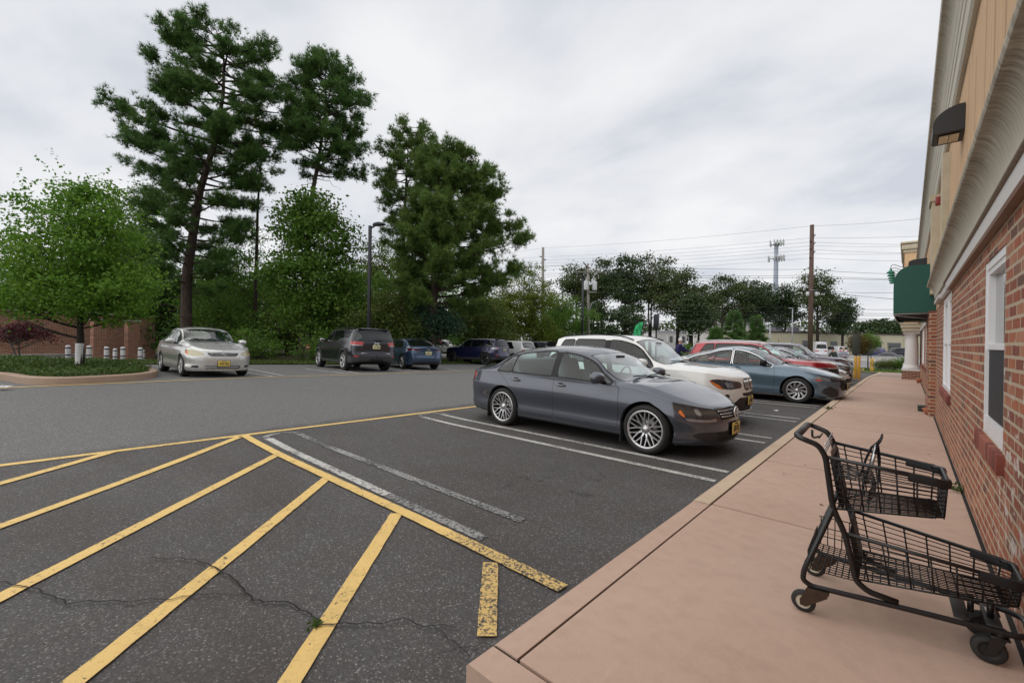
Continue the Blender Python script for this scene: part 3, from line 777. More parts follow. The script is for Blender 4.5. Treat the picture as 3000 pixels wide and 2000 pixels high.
# things at the wall base
bx = empty('bait_box', (.27, 12.45, ZS), 0, 'low black rodent bait box on the pink sidewalk', 'box')
m = MB(); m.box((0, 0, .045), (.2, .26, .09), bev=.02); m.build('box_body', simple('black_plastic', (.02, .022, .025), .5), bx)
m = MB(); m.box((0, 0, .1), (.21, .27, .02), bev=.008); m.build('lid', simple('black_plastic', (.02, .022, .025), .5), bx)
def spout(y, lab):
    s = empty('drain_spout', (.33, y, ZS + .075), 0, lab, 'drain spout')
    m = MB(); m.lathe([(.085, .08), (.08, .0), (.05, -.07), (.02, -.1), (0, -.1)], 16, 'X', M=Matrix.Rotation(radians(180), 4, 'Z') @ Matrix.Rotation(radians(25), 4, 'Y')); m.build('spout', simple('terracotta', (.34, .11, .045), .7), s)
spout(11.9, 'terracotta drain spout at the wall base beside the black bait box'); spout(22.2, 'terracotta drain spout at the wall base near the white column')
# ------------------------------------------------------------------ car generator: one lofted shell, cut into panels, glass and lamps
def pchip(xk, yk):
    xk = np.asarray(xk, float); yk = np.asarray(yk, float); h = np.diff(xk); d = np.diff(yk) / h; m = np.zeros(len(xk))
    for i in range(1, len(xk) - 1):
        if d[i - 1] * d[i] > 0:
            w1 = 2 * h[i] + h[i - 1]; w2 = h[i] + 2 * h[i - 1]; m[i] = (w1 + w2) / (w1 / d[i - 1] + w2 / d[i])
    m[0] = d[0]; m[-1] = d[-1]
    def f(x):
        x = np.clip(np.asarray(x, float), xk[0], xk[-1]); i = np.clip(np.searchsorted(xk, x) - 1, 0, len(xk) - 2)
        t = (x - xk[i]) / h[i]; t2 = t * t; t3 = t2 * t
        return (2 * t3 - 3 * t2 + 1) * yk[i] + (t3 - 2 * t2 + t) * h[i] * m[i] + (-2 * t3 + 3 * t2) * yk[i + 1] + (t3 - t2) * h[i] * m[i + 1]
    return f

def sdf_poly(P, poly):
    poly = np.asarray(poly, float); n = len(poly); d = np.full(len(P), 1e9); ins = np.zeros(len(P), bool)
    for i in range(n):
        a = poly[i]; b = poly[(i + 1) % n]; e = b - a; w_ = P - a
        t = np.clip((w_ @ e) / (e @ e + 1e-12), 0, 1); q = w_ - t[:, None] * e
        d = np.minimum(d, (q * q).sum(1))
        c = ((a[1] > P[:, 1]) != (b[1] > P[:, 1]))
        xx = a[0] + (P[:, 1] - a[1]) / (b[1] - a[1] + 1e-12) * (b[0] - a[0]); ins ^= c & (P[:, 0] < xx)
    d = np.sqrt(d); return np.where(ins, -d, d)

def sdf_line(P, pts, w):
    d = np.full(len(P), 1e9); pts = np.asarray(pts, float)
    for a, b in zip(pts[:-1], pts[1:]):
        e = b - a; q = P - a; t = np.clip((q @ e) / (e @ e + 1e-12), 0, 1); q = q - t[:, None] * e
        d = np.minimum(d, np.sqrt((q * q).sum(1)))
    return d - w

X_, Y_, Z_, NX, NY, NZ, AF, AR, XN, Q_ = range(10)
class Shell:
    def __init__(s, sp):
        s.sp = sp; L, W = sp['L'], sp['W']; wh = W / 2
        top = pchip(*zip(*sp['top'])); rz = pchip(*zip(*sp['rail_z'])); rw = pchip(*zip(*sp['rail_w'])); bz = pchip(*zip(*sp['belt_z'])); bw = pchip(*zip(*sp['belt_w']))
        zb = pchip(*zip(*sp['bot'])); side = sp['side']; wf = pchip(*zip(*sp['wide']))
        nose = pchip(*zip(*sp['nose'])); tail = pchip(*zip(*sp['tail']))
        s.top, s.rz, s.bz, s.bw = top, rz, bz, bw
        Rf, Rr = sp['Rf'], sp['Rr']; x0, x1 = Rr, L - Rf
        N = max(30, int((x1 - x0) / sp.get('ds', .045)))
        ne = sp.get('ne', 16)
        st = [('m', x, 1.0, 0) for x in np.linspace(x0, x1, N)]
        fr = np.linspace(1, 0, ne + 1)[1:]; fr[-1] = .002
        # extra stations close to full width, where the corner turns
        fr = np.unique(np.concatenate([fr, [.985, .965]]))[::-1]
        front = []; rear = []
        for k in fr:
            sN = (1 - k ** sp['mf']) ** (1 / sp['nf']); front.append(('f', x1 + sN * Rf, k, sN))
            sR = (1 - k ** sp['mr']) ** (1 / sp['nr']); rear.append(('r', x0 - sR * Rr, k, sR))
        st = rear[::-1] + st + front
        zs = np.concatenate([[0, .02, .05], np.linspace(.1, .9, 11), [.95, .98, 1.0]])
        ys = pchip([a for a, b in side], [b for a, b in side])(zs)
        qq = np.array([1, .985, .955, .91, .84, .74, .60, .45, .30, .15, 0.0])
        rows = []; cols = []
        for kind, xn, k, sN in st:
            w_ = wf(xn) * wh; b0 = zb(xn); b1 = bz(xn); be = bw(xn) * wh; r0 = rz(xn); r1 = rw(xn) * wh; t1 = max(top(xn), r0 + .002)
            yy = [0, .5 * w_, .84 * w_ * side[0][1]]; zz = [b0, b0, b0]; q = [3, 3, 3]
            # side: blend so the belt row lands on belt_w
            yv = ys * w_ * (1 - zs ** 6) + be * zs ** 6
            yy += list(yv); zz += list(b0 + (b1 - b0) * zs); q += [2] * len(zs)
            u = np.linspace(0, 1, 10)[1:-1]
            bul = .018 * np.sin(u * PI) * min(1, (r0 - b1) / .25)
            yy += list(be + (r1 - be) * u + bul); zz += list(b1 + (r0 - b1) * u); q += list(2 - u)
            yy += list(r1 * qq); zz += list(r0 + (t1 - r0) * (1 - qq ** 2.3) ** .85); q += list(qq)
            yy = np.array(yy) * k; zz = np.array(zz)
            if kind == 'f': xx = x1 + sN * (L + nose(zz) - x1)
            elif kind == 'r': xx = x0 + sN * (tail(zz) - x0)
            else: xx = np.full(len(zz), xn)
            rows.append(np.stack([xx, yy, zz, np.full(len(zz), xn), np.array(q)], 1))
        H = np.array(rows)                              # stations x half rows x (x,y,z,xn,q)
        mir = H[:, -2:0:-1].copy(); mir[:, :, 1] *= -1
        G = np.concatenate([H, mir], 1); S, Mr = G.shape[:2]
        du = np.gradient(G[:, :, :3], axis=0); Gw = np.concatenate([G[:, -1:], G, G[:, :1]], 1); dv = np.gradient(Gw[:, :, :3], axis=1)[:, 1:-1]
        nn = np.cross(dv, du); ln = np.linalg.norm(nn, axis=2, keepdims=True)
        nn = np.where(ln > 1e-9, -nn / (ln + 1e-12), np.array([0, 0, 1.0]))
        cen = G[:, :, :3].mean((0, 1)); 
        if (nn * (G[:, :, :3] - cen)).sum() < 0: nn = -nn
        # end stations: use plain fore-and-aft normals
        for e_, n_ in ((-1, -3), (0, 2)): nn[e_] = nn[n_] * np.array([1, 0, 1]); nn[e_] /= np.linalg.norm(nn[e_], axis=1, keepdims=True) + 1e-9
        mid = H[:, 3 + 7]
        ds = np.linalg.norm(np.diff(mid[:, :2], axis=0), axis=1); cum = np.concatenate([[0], np.cumsum(ds)])
        Ar = cum[:, None].repeat(Mr, 1); Af = (cum[-1] - cum)[:, None].repeat(Mr, 1)
        A = np.concatenate([G[:, :, :3], nn, Af[..., None], Ar[..., None], G[:, :, 3:5]], 2).reshape(-1, 10)
        s.V = [tuple(a) for a in A.tolist()]
        s.P = []
        p0, p1, p3 = G[:-1, :, :3], G[1:, :, :3], np.roll(G[:-1, :, :3], -1, 1)
        flip = (np.cross(p1 - p0, p3 - p0) * nn[:-1]).sum() < 0
        for i in range(S - 1):
            for j in range(Mr):
                j2 = (j + 1) % Mr
                q = (i * Mr + j, (i + 1) * Mr + j, (i + 1) * Mr + j2, i * Mr + j2)
                s.P.append([q[::-1] if flip else q, 'body'])
        s.edges = {}
    def cut(s, fn, name, src=('body',)):
        A = np.array(s.V); f = fn(A); f = np.where(np.abs(f) < 1e-6, 1e-6, f).tolist(); cache = {}; new = []; V = s.V
        def mid(a, b):
            k = (a, b) if a < b else (b, a)
            if k in cache: return cache[k]
            t = f[a] / (f[a] - f[b]); va, vb = V[a], V[b]
            V.append(tuple(x + (y - x) * t for x, y in zip(va, vb))); f.append(0.0); cache[k] = len(V) - 1
            return len(V) - 1
        ce = []
        for vs, tg in s.P:
            if tg not in src: new.append([vs, tg]); continue
            ff = [f[v] for v in vs]
            if min(ff) >= 0: new.append([vs, tg]); continue
            if max(ff) <= 0: new.append([vs, name]); continue
            ins = []; out = []; cutv = []; n = len(vs)
            for i in range(n):
                a, b = vs[i], vs[(i + 1) % n]; fa, fb = f[a], f[b]
                if fa <= 0: ins.append(a)
                if fa >= 0: out.append(a)
                if fa == 0: cutv.append(a)
                if (fa < 0 < fb) or (fb < 0 < fa):
                    m_ = mid(a, b); ins.append(m_); out.append(m_); cutv.append(m_)
            if len(ins) >= 3: new.append([tuple(ins), name])
            if len(out) >= 3: new.append([tuple(out), tg])
            if len(cutv) == 2: ce.append(tuple(cutv))
        s.P = new; s.edges[name] = ce
    def drop(s, name): s.P = [p for p in s.P if p[1] != name]
    def mesh(s, names, matmap, oname, parent, side=0, off=0.0, origin=0.0, extra=None):
        idx = {}; vs = []; ns = []; fs = []; mi = []; mats = []
        for p, tg in s.P:
            if tg not in names: continue
            if side:
                cy = sum(s.V[v][1] for v in p) / len(p)
                if cy * side < 0: continue
            q = []
            for v in p:
                if v not in idx:
                    a = s.V[v]; n = Vector(a[3:6]); n = n.normalized() if n.length > 1e-6 else Vector((0, 0, 1))
                    idx[v] = len(vs); vs.append((a[0] - origin + n.x * off, a[1] + n.y * off, a[2] + n.z * off)); ns.append(n)
                q.append(idx[v])
            m = matmap[tg]
            if m not in mats: mats.append(m)
            fs.append(q); mi.append(mats.index(m))
        if not fs: return None
        if extra:
            for (ev, ef, em) in extra:
                b = len(vs); vs += ev; ns += [Vector((0, 0, 1))] * len(ev)
                if em not in mats: mats.append(em)
                for f_ in ef: fs.append([i + b for i in f_]); mi.append(mats.index(em))
        me = bpy.data.meshes.new(oname); me.from_pydata(vs, [], fs)
        for m in mats: me.materials.append(m)
        me.polygons.foreach_set('material_index', mi); me.polygons.foreach_set('use_smooth', [True] * len(fs))
        me.update()
        if not extra: me.normals_split_custom_set_from_vertices([tuple(n) for n in ns])
        o = bpy.data.objects.new(oname, me); C.objects.link(o); o.parent = parent
        return o

def F_xz(poly, ymin=.3, g=0.0, side=0):
    def f(A):
        d = sdf_poly(A[:, [X_, Z_]], poly) - g
        return np.maximum(d, ymin - (np.abs(A[:, Y_]) if not side else A[:, Y_] * side))
    return f
def F_circ(cx, cz, r, ymin, zmax=9):
    return lambda A: np.maximum(np.hypot(A[:, X_] - cx, A[:, Z_] - cz) - r, ymin - np.abs(A[:, Y_]))
def F_front(poly, xmin, g=0.0): return lambda A: np.maximum(sdf_poly(np.stack([np.abs(A[:, Y_]), A[:, Z_]], 1), poly) - g, xmin - A[:, X_])
def F_rear(poly, xmax, g=0.0): return lambda A: np.maximum(sdf_poly(np.stack([np.abs(A[:, Y_]), A[:, Z_]], 1), poly) - g, A[:, X_] - xmax)
def F_af(poly, g=0.0, nz=None):
    return lambda A: np.maximum(sdf_poly(A[:, [AF, Z_]], poly) - g, (.05 - np.abs(A[:, Y_])) * (0 if nz is None else 1) - (1 if nz is None else 0))
def F_ar(poly, g=0.0): return lambda A: sdf_poly(A[:, [AR, Z_]], poly) - g
def F_xq(poly, g=0.0): return lambda A: sdf_poly(np.stack([A[:, XN], A[:, Q_] * .6], 1), [(a, b * .6) for a, b in poly]) - g
def F_top(pts, w, zmin=.6): return lambda A: np.maximum(sdf_line(np.stack([A[:, X_], np.abs(A[:, Y_])], 1), pts, w), zmin - A[:, Z_])
def F_lxz(pts, w, ymin=.3): return lambda A: np.maximum(sdf_line(A[:, [X_, Z_]], pts, w), ymin - np.abs(A[:, Y_]))
def rrect(x0, z0, x1, z1, r=.02): 
    out = []
    for cx, cz, a0 in ((x1 - r, z1 - r, 0), (x0 + r, z1 - r, 90), (x0 + r, z0 + r, 180), (x1 - r, z0 + r, 270)):
        for a in (0, 45, 90): out.append((cx + r * cos(radians(a0 + a)), cz + r * sin(radians(a0 + a))))
    return out

def paint(name, col, metal=.55, rough=.32, coat=1.0):
    if name in _simple: return _simple[name]
    t = NT(name); v = t.coord('Object')
    fl = t.noise(v, 900, 2, .6); dust = t.noise(v, 2.2, 5, .6)
    g = t.n('NewGeometry')
    c = t.mix(fl, tuple(x * .85 for x in col), tuple(min(1, x * 1.15) for x in col))
    s = t.n('SeparateXYZ'); t.t.links.new(v, s.inputs[0])
    low = t.ramp(s.outputs[2], [(.18, 1), (.55, 0)])
    c = t.mix(t.math('MULTIPLY', t.math('MULTIPLY', low, dust), .14 if max(col) > .05 else .0), c, (.12, .105, .09))
    body = t.pbr(c, t.math('MULTIPLY_ADD', dust, .10, rough - .05), metal, None, coat if max(col) > .03 else .7, .03)
    inner = t.pbr((.09, .09, .09), .85)
    mx = t.n('MixShader'); t.t.links.new(g.outputs['Backfacing'], mx.inputs[0]); t.t.links.new(body, mx.inputs[1]); t.t.links.new(inner, mx.inputs[2])
    m = t.done(mx.outputs[0]); _simple[name] = m
    return m

K_RUB = simple('tyre_rubber', (.016, .016, .016), .75, var=.25, scale=30)
K_TRIM = simple('black_trim', (.010, .010, .011), .5, var=.1, spec=.3)
K_PLAS = simple('grey_black_plastic', (.022, .022, .023), .6, var=.2, scale=40)
K_SEAM = simple('panel_gap', (.004, .004, .004), .9)
K_WELL = simple('wheel_well', (.006, .006, .006), .95)
K_CHR = simple('chrome', (.78, .78, .79), .10, 1.0, var=.03)
K_SIL = simple('alloy_silver', (.55, .55, .56), .28, .85, var=.08)
K_DKAL = simple('dark_alloy', (.03, .03, .032), .4, .6)
K_SEAT = simple('seat_fabric', (.035, .035, .037), .9, var=.2, scale=30)
K_TAN = simple('tan_leather', (.40, .22, .16), .6, var=.1)
K_DASH = simple('dashboard', (.02, .02, .021), .7)
K_RED = simple('tail_red', (.42, .008, .010), .18, coat=1.0, var=.25, scale=60)
K_DRED = simple('tail_dark_red', (.12, .004, .006), .15, coat=1.0, var=.25, scale=60)
K_CLR = simple('lamp_clear', (.32, .32, .34), .14, .5, coat=1.0, var=.35, scale=26)
K_LDK = simple('lamp_dark', (.045, .045, .05), .12, .3, coat=1.0, var=.4, scale=20)
K_AMB = simple('amber', (.62, .15, .02), .2, coat=1.0, var=.15, scale=60)
K_YELLOWED = simple('yellowed_lamp', (.44, .41, .28), .25, .25, coat=.6, var=.15, scale=20)
K_GCLR = glass('car_glass', (.80, .95, .92), 1.35)
K_GWIN = glass('windscreen_glass', (.82, .96, .93), 1.9, pw=2.1)
K_GPRIV = glass('privacy_glass', (.10, .11, .12), 1.5, dark=.5)
K_DISC = simple('brake_disc', (.25, .25, .25), .35, .9)
def mat_plate(c1, c2):
    t = NT('plate_yellow'); v = t.coord('Object'); s = t.n('SeparateXYZ'); t.t.links.new(v, s.inputs[0]); n = t.noise(v, 40, 3)
    c = t.mix(t.math('MULTIPLY', n, .4), c1, c2); return t.done(t.pbr(c, .4))
K_PLY = mat_plate((.62, .44, .08), (.70, .58, .22))
K_PLC = mat_plate((.62, .58, .30), (.75, .72, .55))
K_PTXT = simple('plate_letters', (.03, .028, .02), .6)

_rims = {}
def rim_mesh(style, r, rr, wd):
    key = (style, round(r, 3), round(rr, 3), round(wd, 3))
    if key in _rims: return _rims[key]
    # tyre (axis Y, outside at +y)
    h = wd / 2; t = MB(); tp = [(rr - .008, -h + .01), (rr + .02, -h)]
    for a in np.linspace(-80, 80, 9): pass
    tp += [(rr + .5 * (r - rr), -h - .006), (r - .03, -h + .004), (r - .008, -h + .022), (r, -h + .045)]
    for yy in np.linspace(-h + .045, h - .045, 9)[1:-1]:
        tp += [(r, yy - .002), (r - .006, yy), (r, yy + .002)]
    tp += [(r, h - .045), (r - .008, h - .022), (r - .03, h - .004), (rr + .5 * (r - rr), h + .006), (rr + .02, h), (rr - .008, h - .01)]
    t.lathe(tp, 48, 'Y'); 
    m = MB()
    # barrel, lip
    m.lathe([(rr - .004, -h + .01), (rr - .02, -h + .03), (rr - .03, h - .03), (rr - .02, h - .012), (rr - .012, h - .004), (rr + .002, h - .006), (rr + .002, h - .02)], 48, 'Y', 1 if style not in ('silver5',) else 0)
    m.lathe([(rr - .024, h - .016), (rr - .016, h - .005), (rr - .004, h - .001), (rr + .003, h - .006)], 48, 'Y', 0)
    m.lathe([(0, h - .115), (rr - .02, h - .115)], 32, 'Y', 2)          # dark disc behind spokes
    m.lathe([(.05, h - .098), (.16, h - .098), (.16, h - .105)], 32, 'Y', 3)
    def spoke(a0, r0, a1, r1, w0, w1, d0, d1, mat=0, th=.022):
        p0 = np.array([r0 * cos(a0), r0 * sin(a0)]); p1 = np.array([r1 * cos(a1), r1 * sin(a1)])
        e = p1 - p0; e = e / np.linalg.norm(e); nrm = np.array([-e[1], e[0]])
        vs = []
        for p, w_, d in ((p0, w0, d0), (p1, w1, d1)):
            for sgn in (-1, 1): vs.append((p[0] + nrm[0] * w_ * sgn / 2, d, p[1] + nrm[1] * w_ * sgn / 2))
            for sgn in (-1, 1): vs.append((p[0] + nrm[0] * w_ * sgn * .72, d - th, p[1] + nrm[1] * w_ * sgn * .72))
        m.add(vs, [(0, 1, 5, 4), (1, 3, 7, 5), (2, 0, 4, 6), (3, 2, 6, 7), (0, 2, 3, 1), (4, 5, 7, 6)], mat)
    R1 = rr - .014
    if style == 'mesh':
        n = 10
        for k in range(n):
            a = 2 * PI * k / n
            spoke(a, .05, a, R1 * .50, .030, .016, h - .035, h - .022)
            for sg in (-1, 1): spoke(a, R1 * .46, a + sg * .20, R1, .015, .013, h - .022, h - .006)
    elif style == 'turbine':
        n = 10
        for k in range(n):
            a = 2 * PI * k / n
            spoke(a, .055, a + .10, R1 * .55, .020, .034, h - .03, h - .02); spoke(a + .09, R1 * .5, a + .36, R1, .036, .040, h - .02, h - .006)
    elif style == 'five':
        for k in range(5):
            a = 2 * PI * k / 5 + PI / 2
            for sg in (-1, 1): spoke(a + sg * .30, .055, a + sg * .14, R1, .034, .042, h - .03, h - .006)
    elif style == 'dark':
        for k in range(5):
            a = 2 * PI * k / 5
            for sg in (-1, 1): spoke(a + sg * .25, .055, a + sg * .16, R1, .03, .03, h - .03, h - .006)
    elif style == 'silver5':
        for k in range(9):
            a = 2 * PI * k / 9
            spoke(a, .05, a, R1, .035, .05, h - .02, h - .006, 0)
    m.lathe([(0, h - .018), (.028, h - .018), (.034, h - .024), (.06, h - .036), (.062, h - .06)], 20, 'Y', 0)
    for k in range(5): m.cyl((.045 * cos(k * 2 * PI / 5), h - .034, .045 * sin(k * 2 * PI / 5)), (.045 * cos(k * 2 * PI / 5), h - .024, .045 * sin(k * 2 * PI / 5)), .008, 8, 1)
    o1 = t.build('wheel', K_RUB); face = K_DKAL if style == 'dark' else K_SIL
    o2 = m.build('rim', [face, K_DKAL, K_WELL, K_DISC]); me1, me2 = o1.data, o2.data
    bpy.data.objects.remove(o1); bpy.data.objects.remove(o2)
    _rims[key] = (me1, me2); return _rims[key]

def plate(parent, x, y, z, face, txt, mat=None, tilt=0.0, yaw=0.0):
    # face +1 looks to +x, -1 to -x
    R = Matrix.Translation((x, y, z)) @ Matrix.Rotation(yaw, 4, 'Z') @ Matrix.Rotation(tilt, 4, 'Y')
    m = MB(); m.box((0, 0, 0), (.008, .305, .153), M=R, bev=.003); p = m.build('licence_plate', mat or K_PLY, parent)
    b = MB(); b.box((face * .005, 0, .0), (.004, .325, .172), M=R @ Matrix.Translation((-face * .012, 0, 0)), bev=.001); b.build('plate_frame', K_TRIM, p)
    base = R @ Matrix.Translation((face * .0055, 0, -.006)) @ (Matrix.Rotation(PI / 2, 4, 'Z') if face > 0 else Matrix.Rotation(-PI / 2, 4, 'Z')) @ Matrix.Rotation(PI / 2, 4, 'X')
    text_obj('plate_lettering', txt, .098, base, K_PTXT, p, .001, .002, sx=.62)
    t = R @ Matrix.Translation((face * .0055, 0, .058)) @ (Matrix.Rotation(PI / 2, 4, 'Z') if face > 0 else Matrix.Rotation(-PI / 2, 4, 'Z')) @ Matrix.Rotation(PI / 2, 4, 'X')
    text_obj('plate_lettering', 'NEW JERSEY', .026, t, K_PTXT, p, .001, 0, sx=.8)
    return p

def sedan(L, W, H, wb, foh, wr, hood=1.0, nose=.70, trunk=1.03, xw0=None, xw1=None, xr1=None, xr0=None, belt=.92, zb=.19, **kw):
    """profile curves of a four-door saloon; x runs from the tail (0) to the nose (L)"""
    xf = L - foh; xr = xf - wb
    xw0 = xw0 or xf - .34; xw1 = xw1 or xw0 - .78; xr1 = xr1 or xr + .22; xr0 = xr0 or xr - .46
    sp = dict(kind='sedan', L=L, W=W, H=H, xf=xf, xr=xr, wr=wr, xw0=xw0, xw1=xw1, xr1=xr1, xr0=xr0)
    sp['top'] = [(0, trunk - .05), (.10, trunk), (xr0, trunk + .015), (xr0 + .12, trunk + .07), (xr1 - .1, H - .095), (xr1 + .15, H - .035), ((xr1 + xw1) / 2 + .1, H), (xw1 - .12, H - .03), (xw1 + .06, H - .085), (xw0 - .06, hood + .035), (xw0 + .03, hood), (xw0 + .4, hood - .035), (L - .42, nose + (hood - nose) * .52), (L - .15, nose + .055), (L - .04, nose + .02), (L, nose)]
    sp['rail_z'] = [(0, trunk - .07), (xr0 - .12, trunk - .03), (xr0 + .10, trunk + .01), (xr1 - .05, H - .19), (xr1 + .3, H - .095), ((xr1 + xw1) / 2 + .1, H - .078), (xw1 - .15, H - .11), (xw1 + .15, H - .215), (xw0 - .32, belt + .075), (xw0 - .12, hood - .03), (xw0 + .1, hood - .032), (L - .45, nose + (hood - nose) * .46), (L - .12, nose + .032), (L, nose - .008)]
    sp['rail_w'] = [(0, .72), (xr0, .78), (xr1, .735), (xr1 + .5, .725), (xw1, .73), (xw0 - .3, .80), (xw0, .82), (xf, .80), (L - .2, .76), (L, .74)]
    sp['belt_z'] = [(0, trunk - .10), (xr0, belt + .035), (xr + .3, belt + .02), ((xr + xf) / 2, belt), (xw0 - .25, belt - .03), (xw0 + .1, belt - .04), (L - .45, nose + (hood - nose) * .30), (L - .1, nose + .005), (L, nose - .03)]
    sp['belt_w'] = [(0, .86), (.5, .925), (xr, .945), ((xr + xf) / 2, .945), (xw0, .94), (xf, .945), (L - .3, .925), (L, .90)]
    sp['bot'] = [(0, zb + .10), (.35, zb + .04), (xr, zb), (xf, zb), (L - .3, zb - .01), (L, zb + .0)]
    sp['wide'] = [(0, .94), (.5, .985), (xr, 1.0), ((xr + xf) / 2, .985), (xf, 1.0), (L - .4, .985), (L, .95)]
    sp['side'] = [(0, .93), (.06, .962), (.14, .982), (.20, .984), (.28, .968), (.40, .974), (.60, .998), (.755, 1.0), (.80, .99), (.87, .968), (1, .95)]
    sp['nose'] = [(.1, -.06), (.26, -.012), (.42, 0), (.56, -.01), (nose - .03, -.06), (nose + .2, -.14)]
    sp['tail'] = [(.1, .10), (.32, .03), (.52, 0), (.66, .02), (trunk - .12, .06), (trunk, .05), (trunk + .3, .1)]
    sp.update(Rf=.78, nf=3.0, mf=2.1, Rr=.55, nr=2.9, mr=2.1)
    sp.update(kw); return sp

def suv(L, W, H, wb, foh, wr, hood=1.12, nose=.85, xw0=None, xw1=None, belt=1.08, zb=.24, rake=.40, **kw):
    xf = L - foh; xr = xf - wb
    xw0 = xw0 or xf - .36; xw1 = xw1 or xw0 - .68
    sp = dict(kind='suv', L=L, W=W, H=H, xf=xf, xr=xr, wr=wr, xw0=xw0, xw1=xw1, xr1=.3, xr0=.1)
    sp['top'] = [(0, H - .13), (.12, H - .085), (.5, H - .03), (1.3, H), (xw1 - .35, H - .015), (xw1 - .05, H - .06), (xw1 + .08, H - .12), (xw0 - .06, hood + .035), (xw0 + .03, hood), (xw0 + .4, hood - .03), (L - .42, nose + (hood - nose) * .74), (L - .15, nose + .085), (L - .04, nose + .025), (L, nose)]
    sp['rail_z'] = [(0, H - .21), (.3, H - .14), (1.2, H - .085), (xw1 - .4, H - .10), (xw1, H - .185), (xw1 + .15, H - .27), (xw0 - .28, belt + .07), (xw0 - .1, hood - .03), (xw0 + .1, hood - .055), (L - .45, nose + (hood - nose) * .64), (L - .12, nose + .045), (L, nose - .008)]
    sp['rail_w'] = [(0, .74), (.5, .77), (1.2, .78), (xw1, .78), (xw0 - .28, .83), (xw0, .83), (xf, .82), (L - .2, .78), (L, .75)]
    sp['belt_z'] = [(0, belt + .02), (xr, belt + .02), ((xr + xf) / 2, belt), (xw0 - .25, belt - .03), (xw0 + .1, belt - .035), (L - .45, nose + (hood - nose) * .42), (L - .1, nose + .005), (L, nose - .03)]
    sp['belt_w'] = [(0, .90), (.5, .945), (xr, .955), ((xr + xf) / 2, .955), (xw0, .95), (xf, .95), (L - .3, .93), (L, .90)]
    sp['bot'] = [(0, zb + .12), (.35, zb + .03), (xr, zb), (xf, zb), (L - .3, zb), (L, zb + .02)]
    sp['wide'] = [(0, .95), (.5, .985), (xr, 1.0), ((xr + xf) / 2, .975), (xf, 1.0), (L - .4, .985), (L, .95)]
    sp['side'] = [(0, .94), (.06, .962), (.15, .968), (.25, .972), (.36, .985), (.6, 1.0), (.8, .99), (1, .968)]
    sp['nose'] = [(.1, -.10), (.3, -.03), (.5, 0), (.65, -.005), (nose - .05, -.03), (nose + .2, -.12)]
    sp['tail'] = [(.2, .12), (.38, .02), (.60, 0), (.75, .05), (belt, .09), (belt + .08, .11), (H - .12, rake), (H, rake - .02)]
    sp.update(Rf=.72, nf=2.6, mf=2.1, Rr=.50, nr=3.0, mr=2.3)
    sp.update(kw); return sp

def band(S, x0b, x0t, x1b, x1t, mt=.04, mb=.022, n=12):
    """side window outline between belt line and roof rail"""
    T = [(x, max(float(S.rz(x)) - mt, float(S.bz(x)) + mb + .002)) for x in np.linspace(x1t, x0t, n)]
    Bt = [(x, float(S.bz(x)) + mb) for x in np.linspace(x0b, x1b, n)]
    return Bt + T

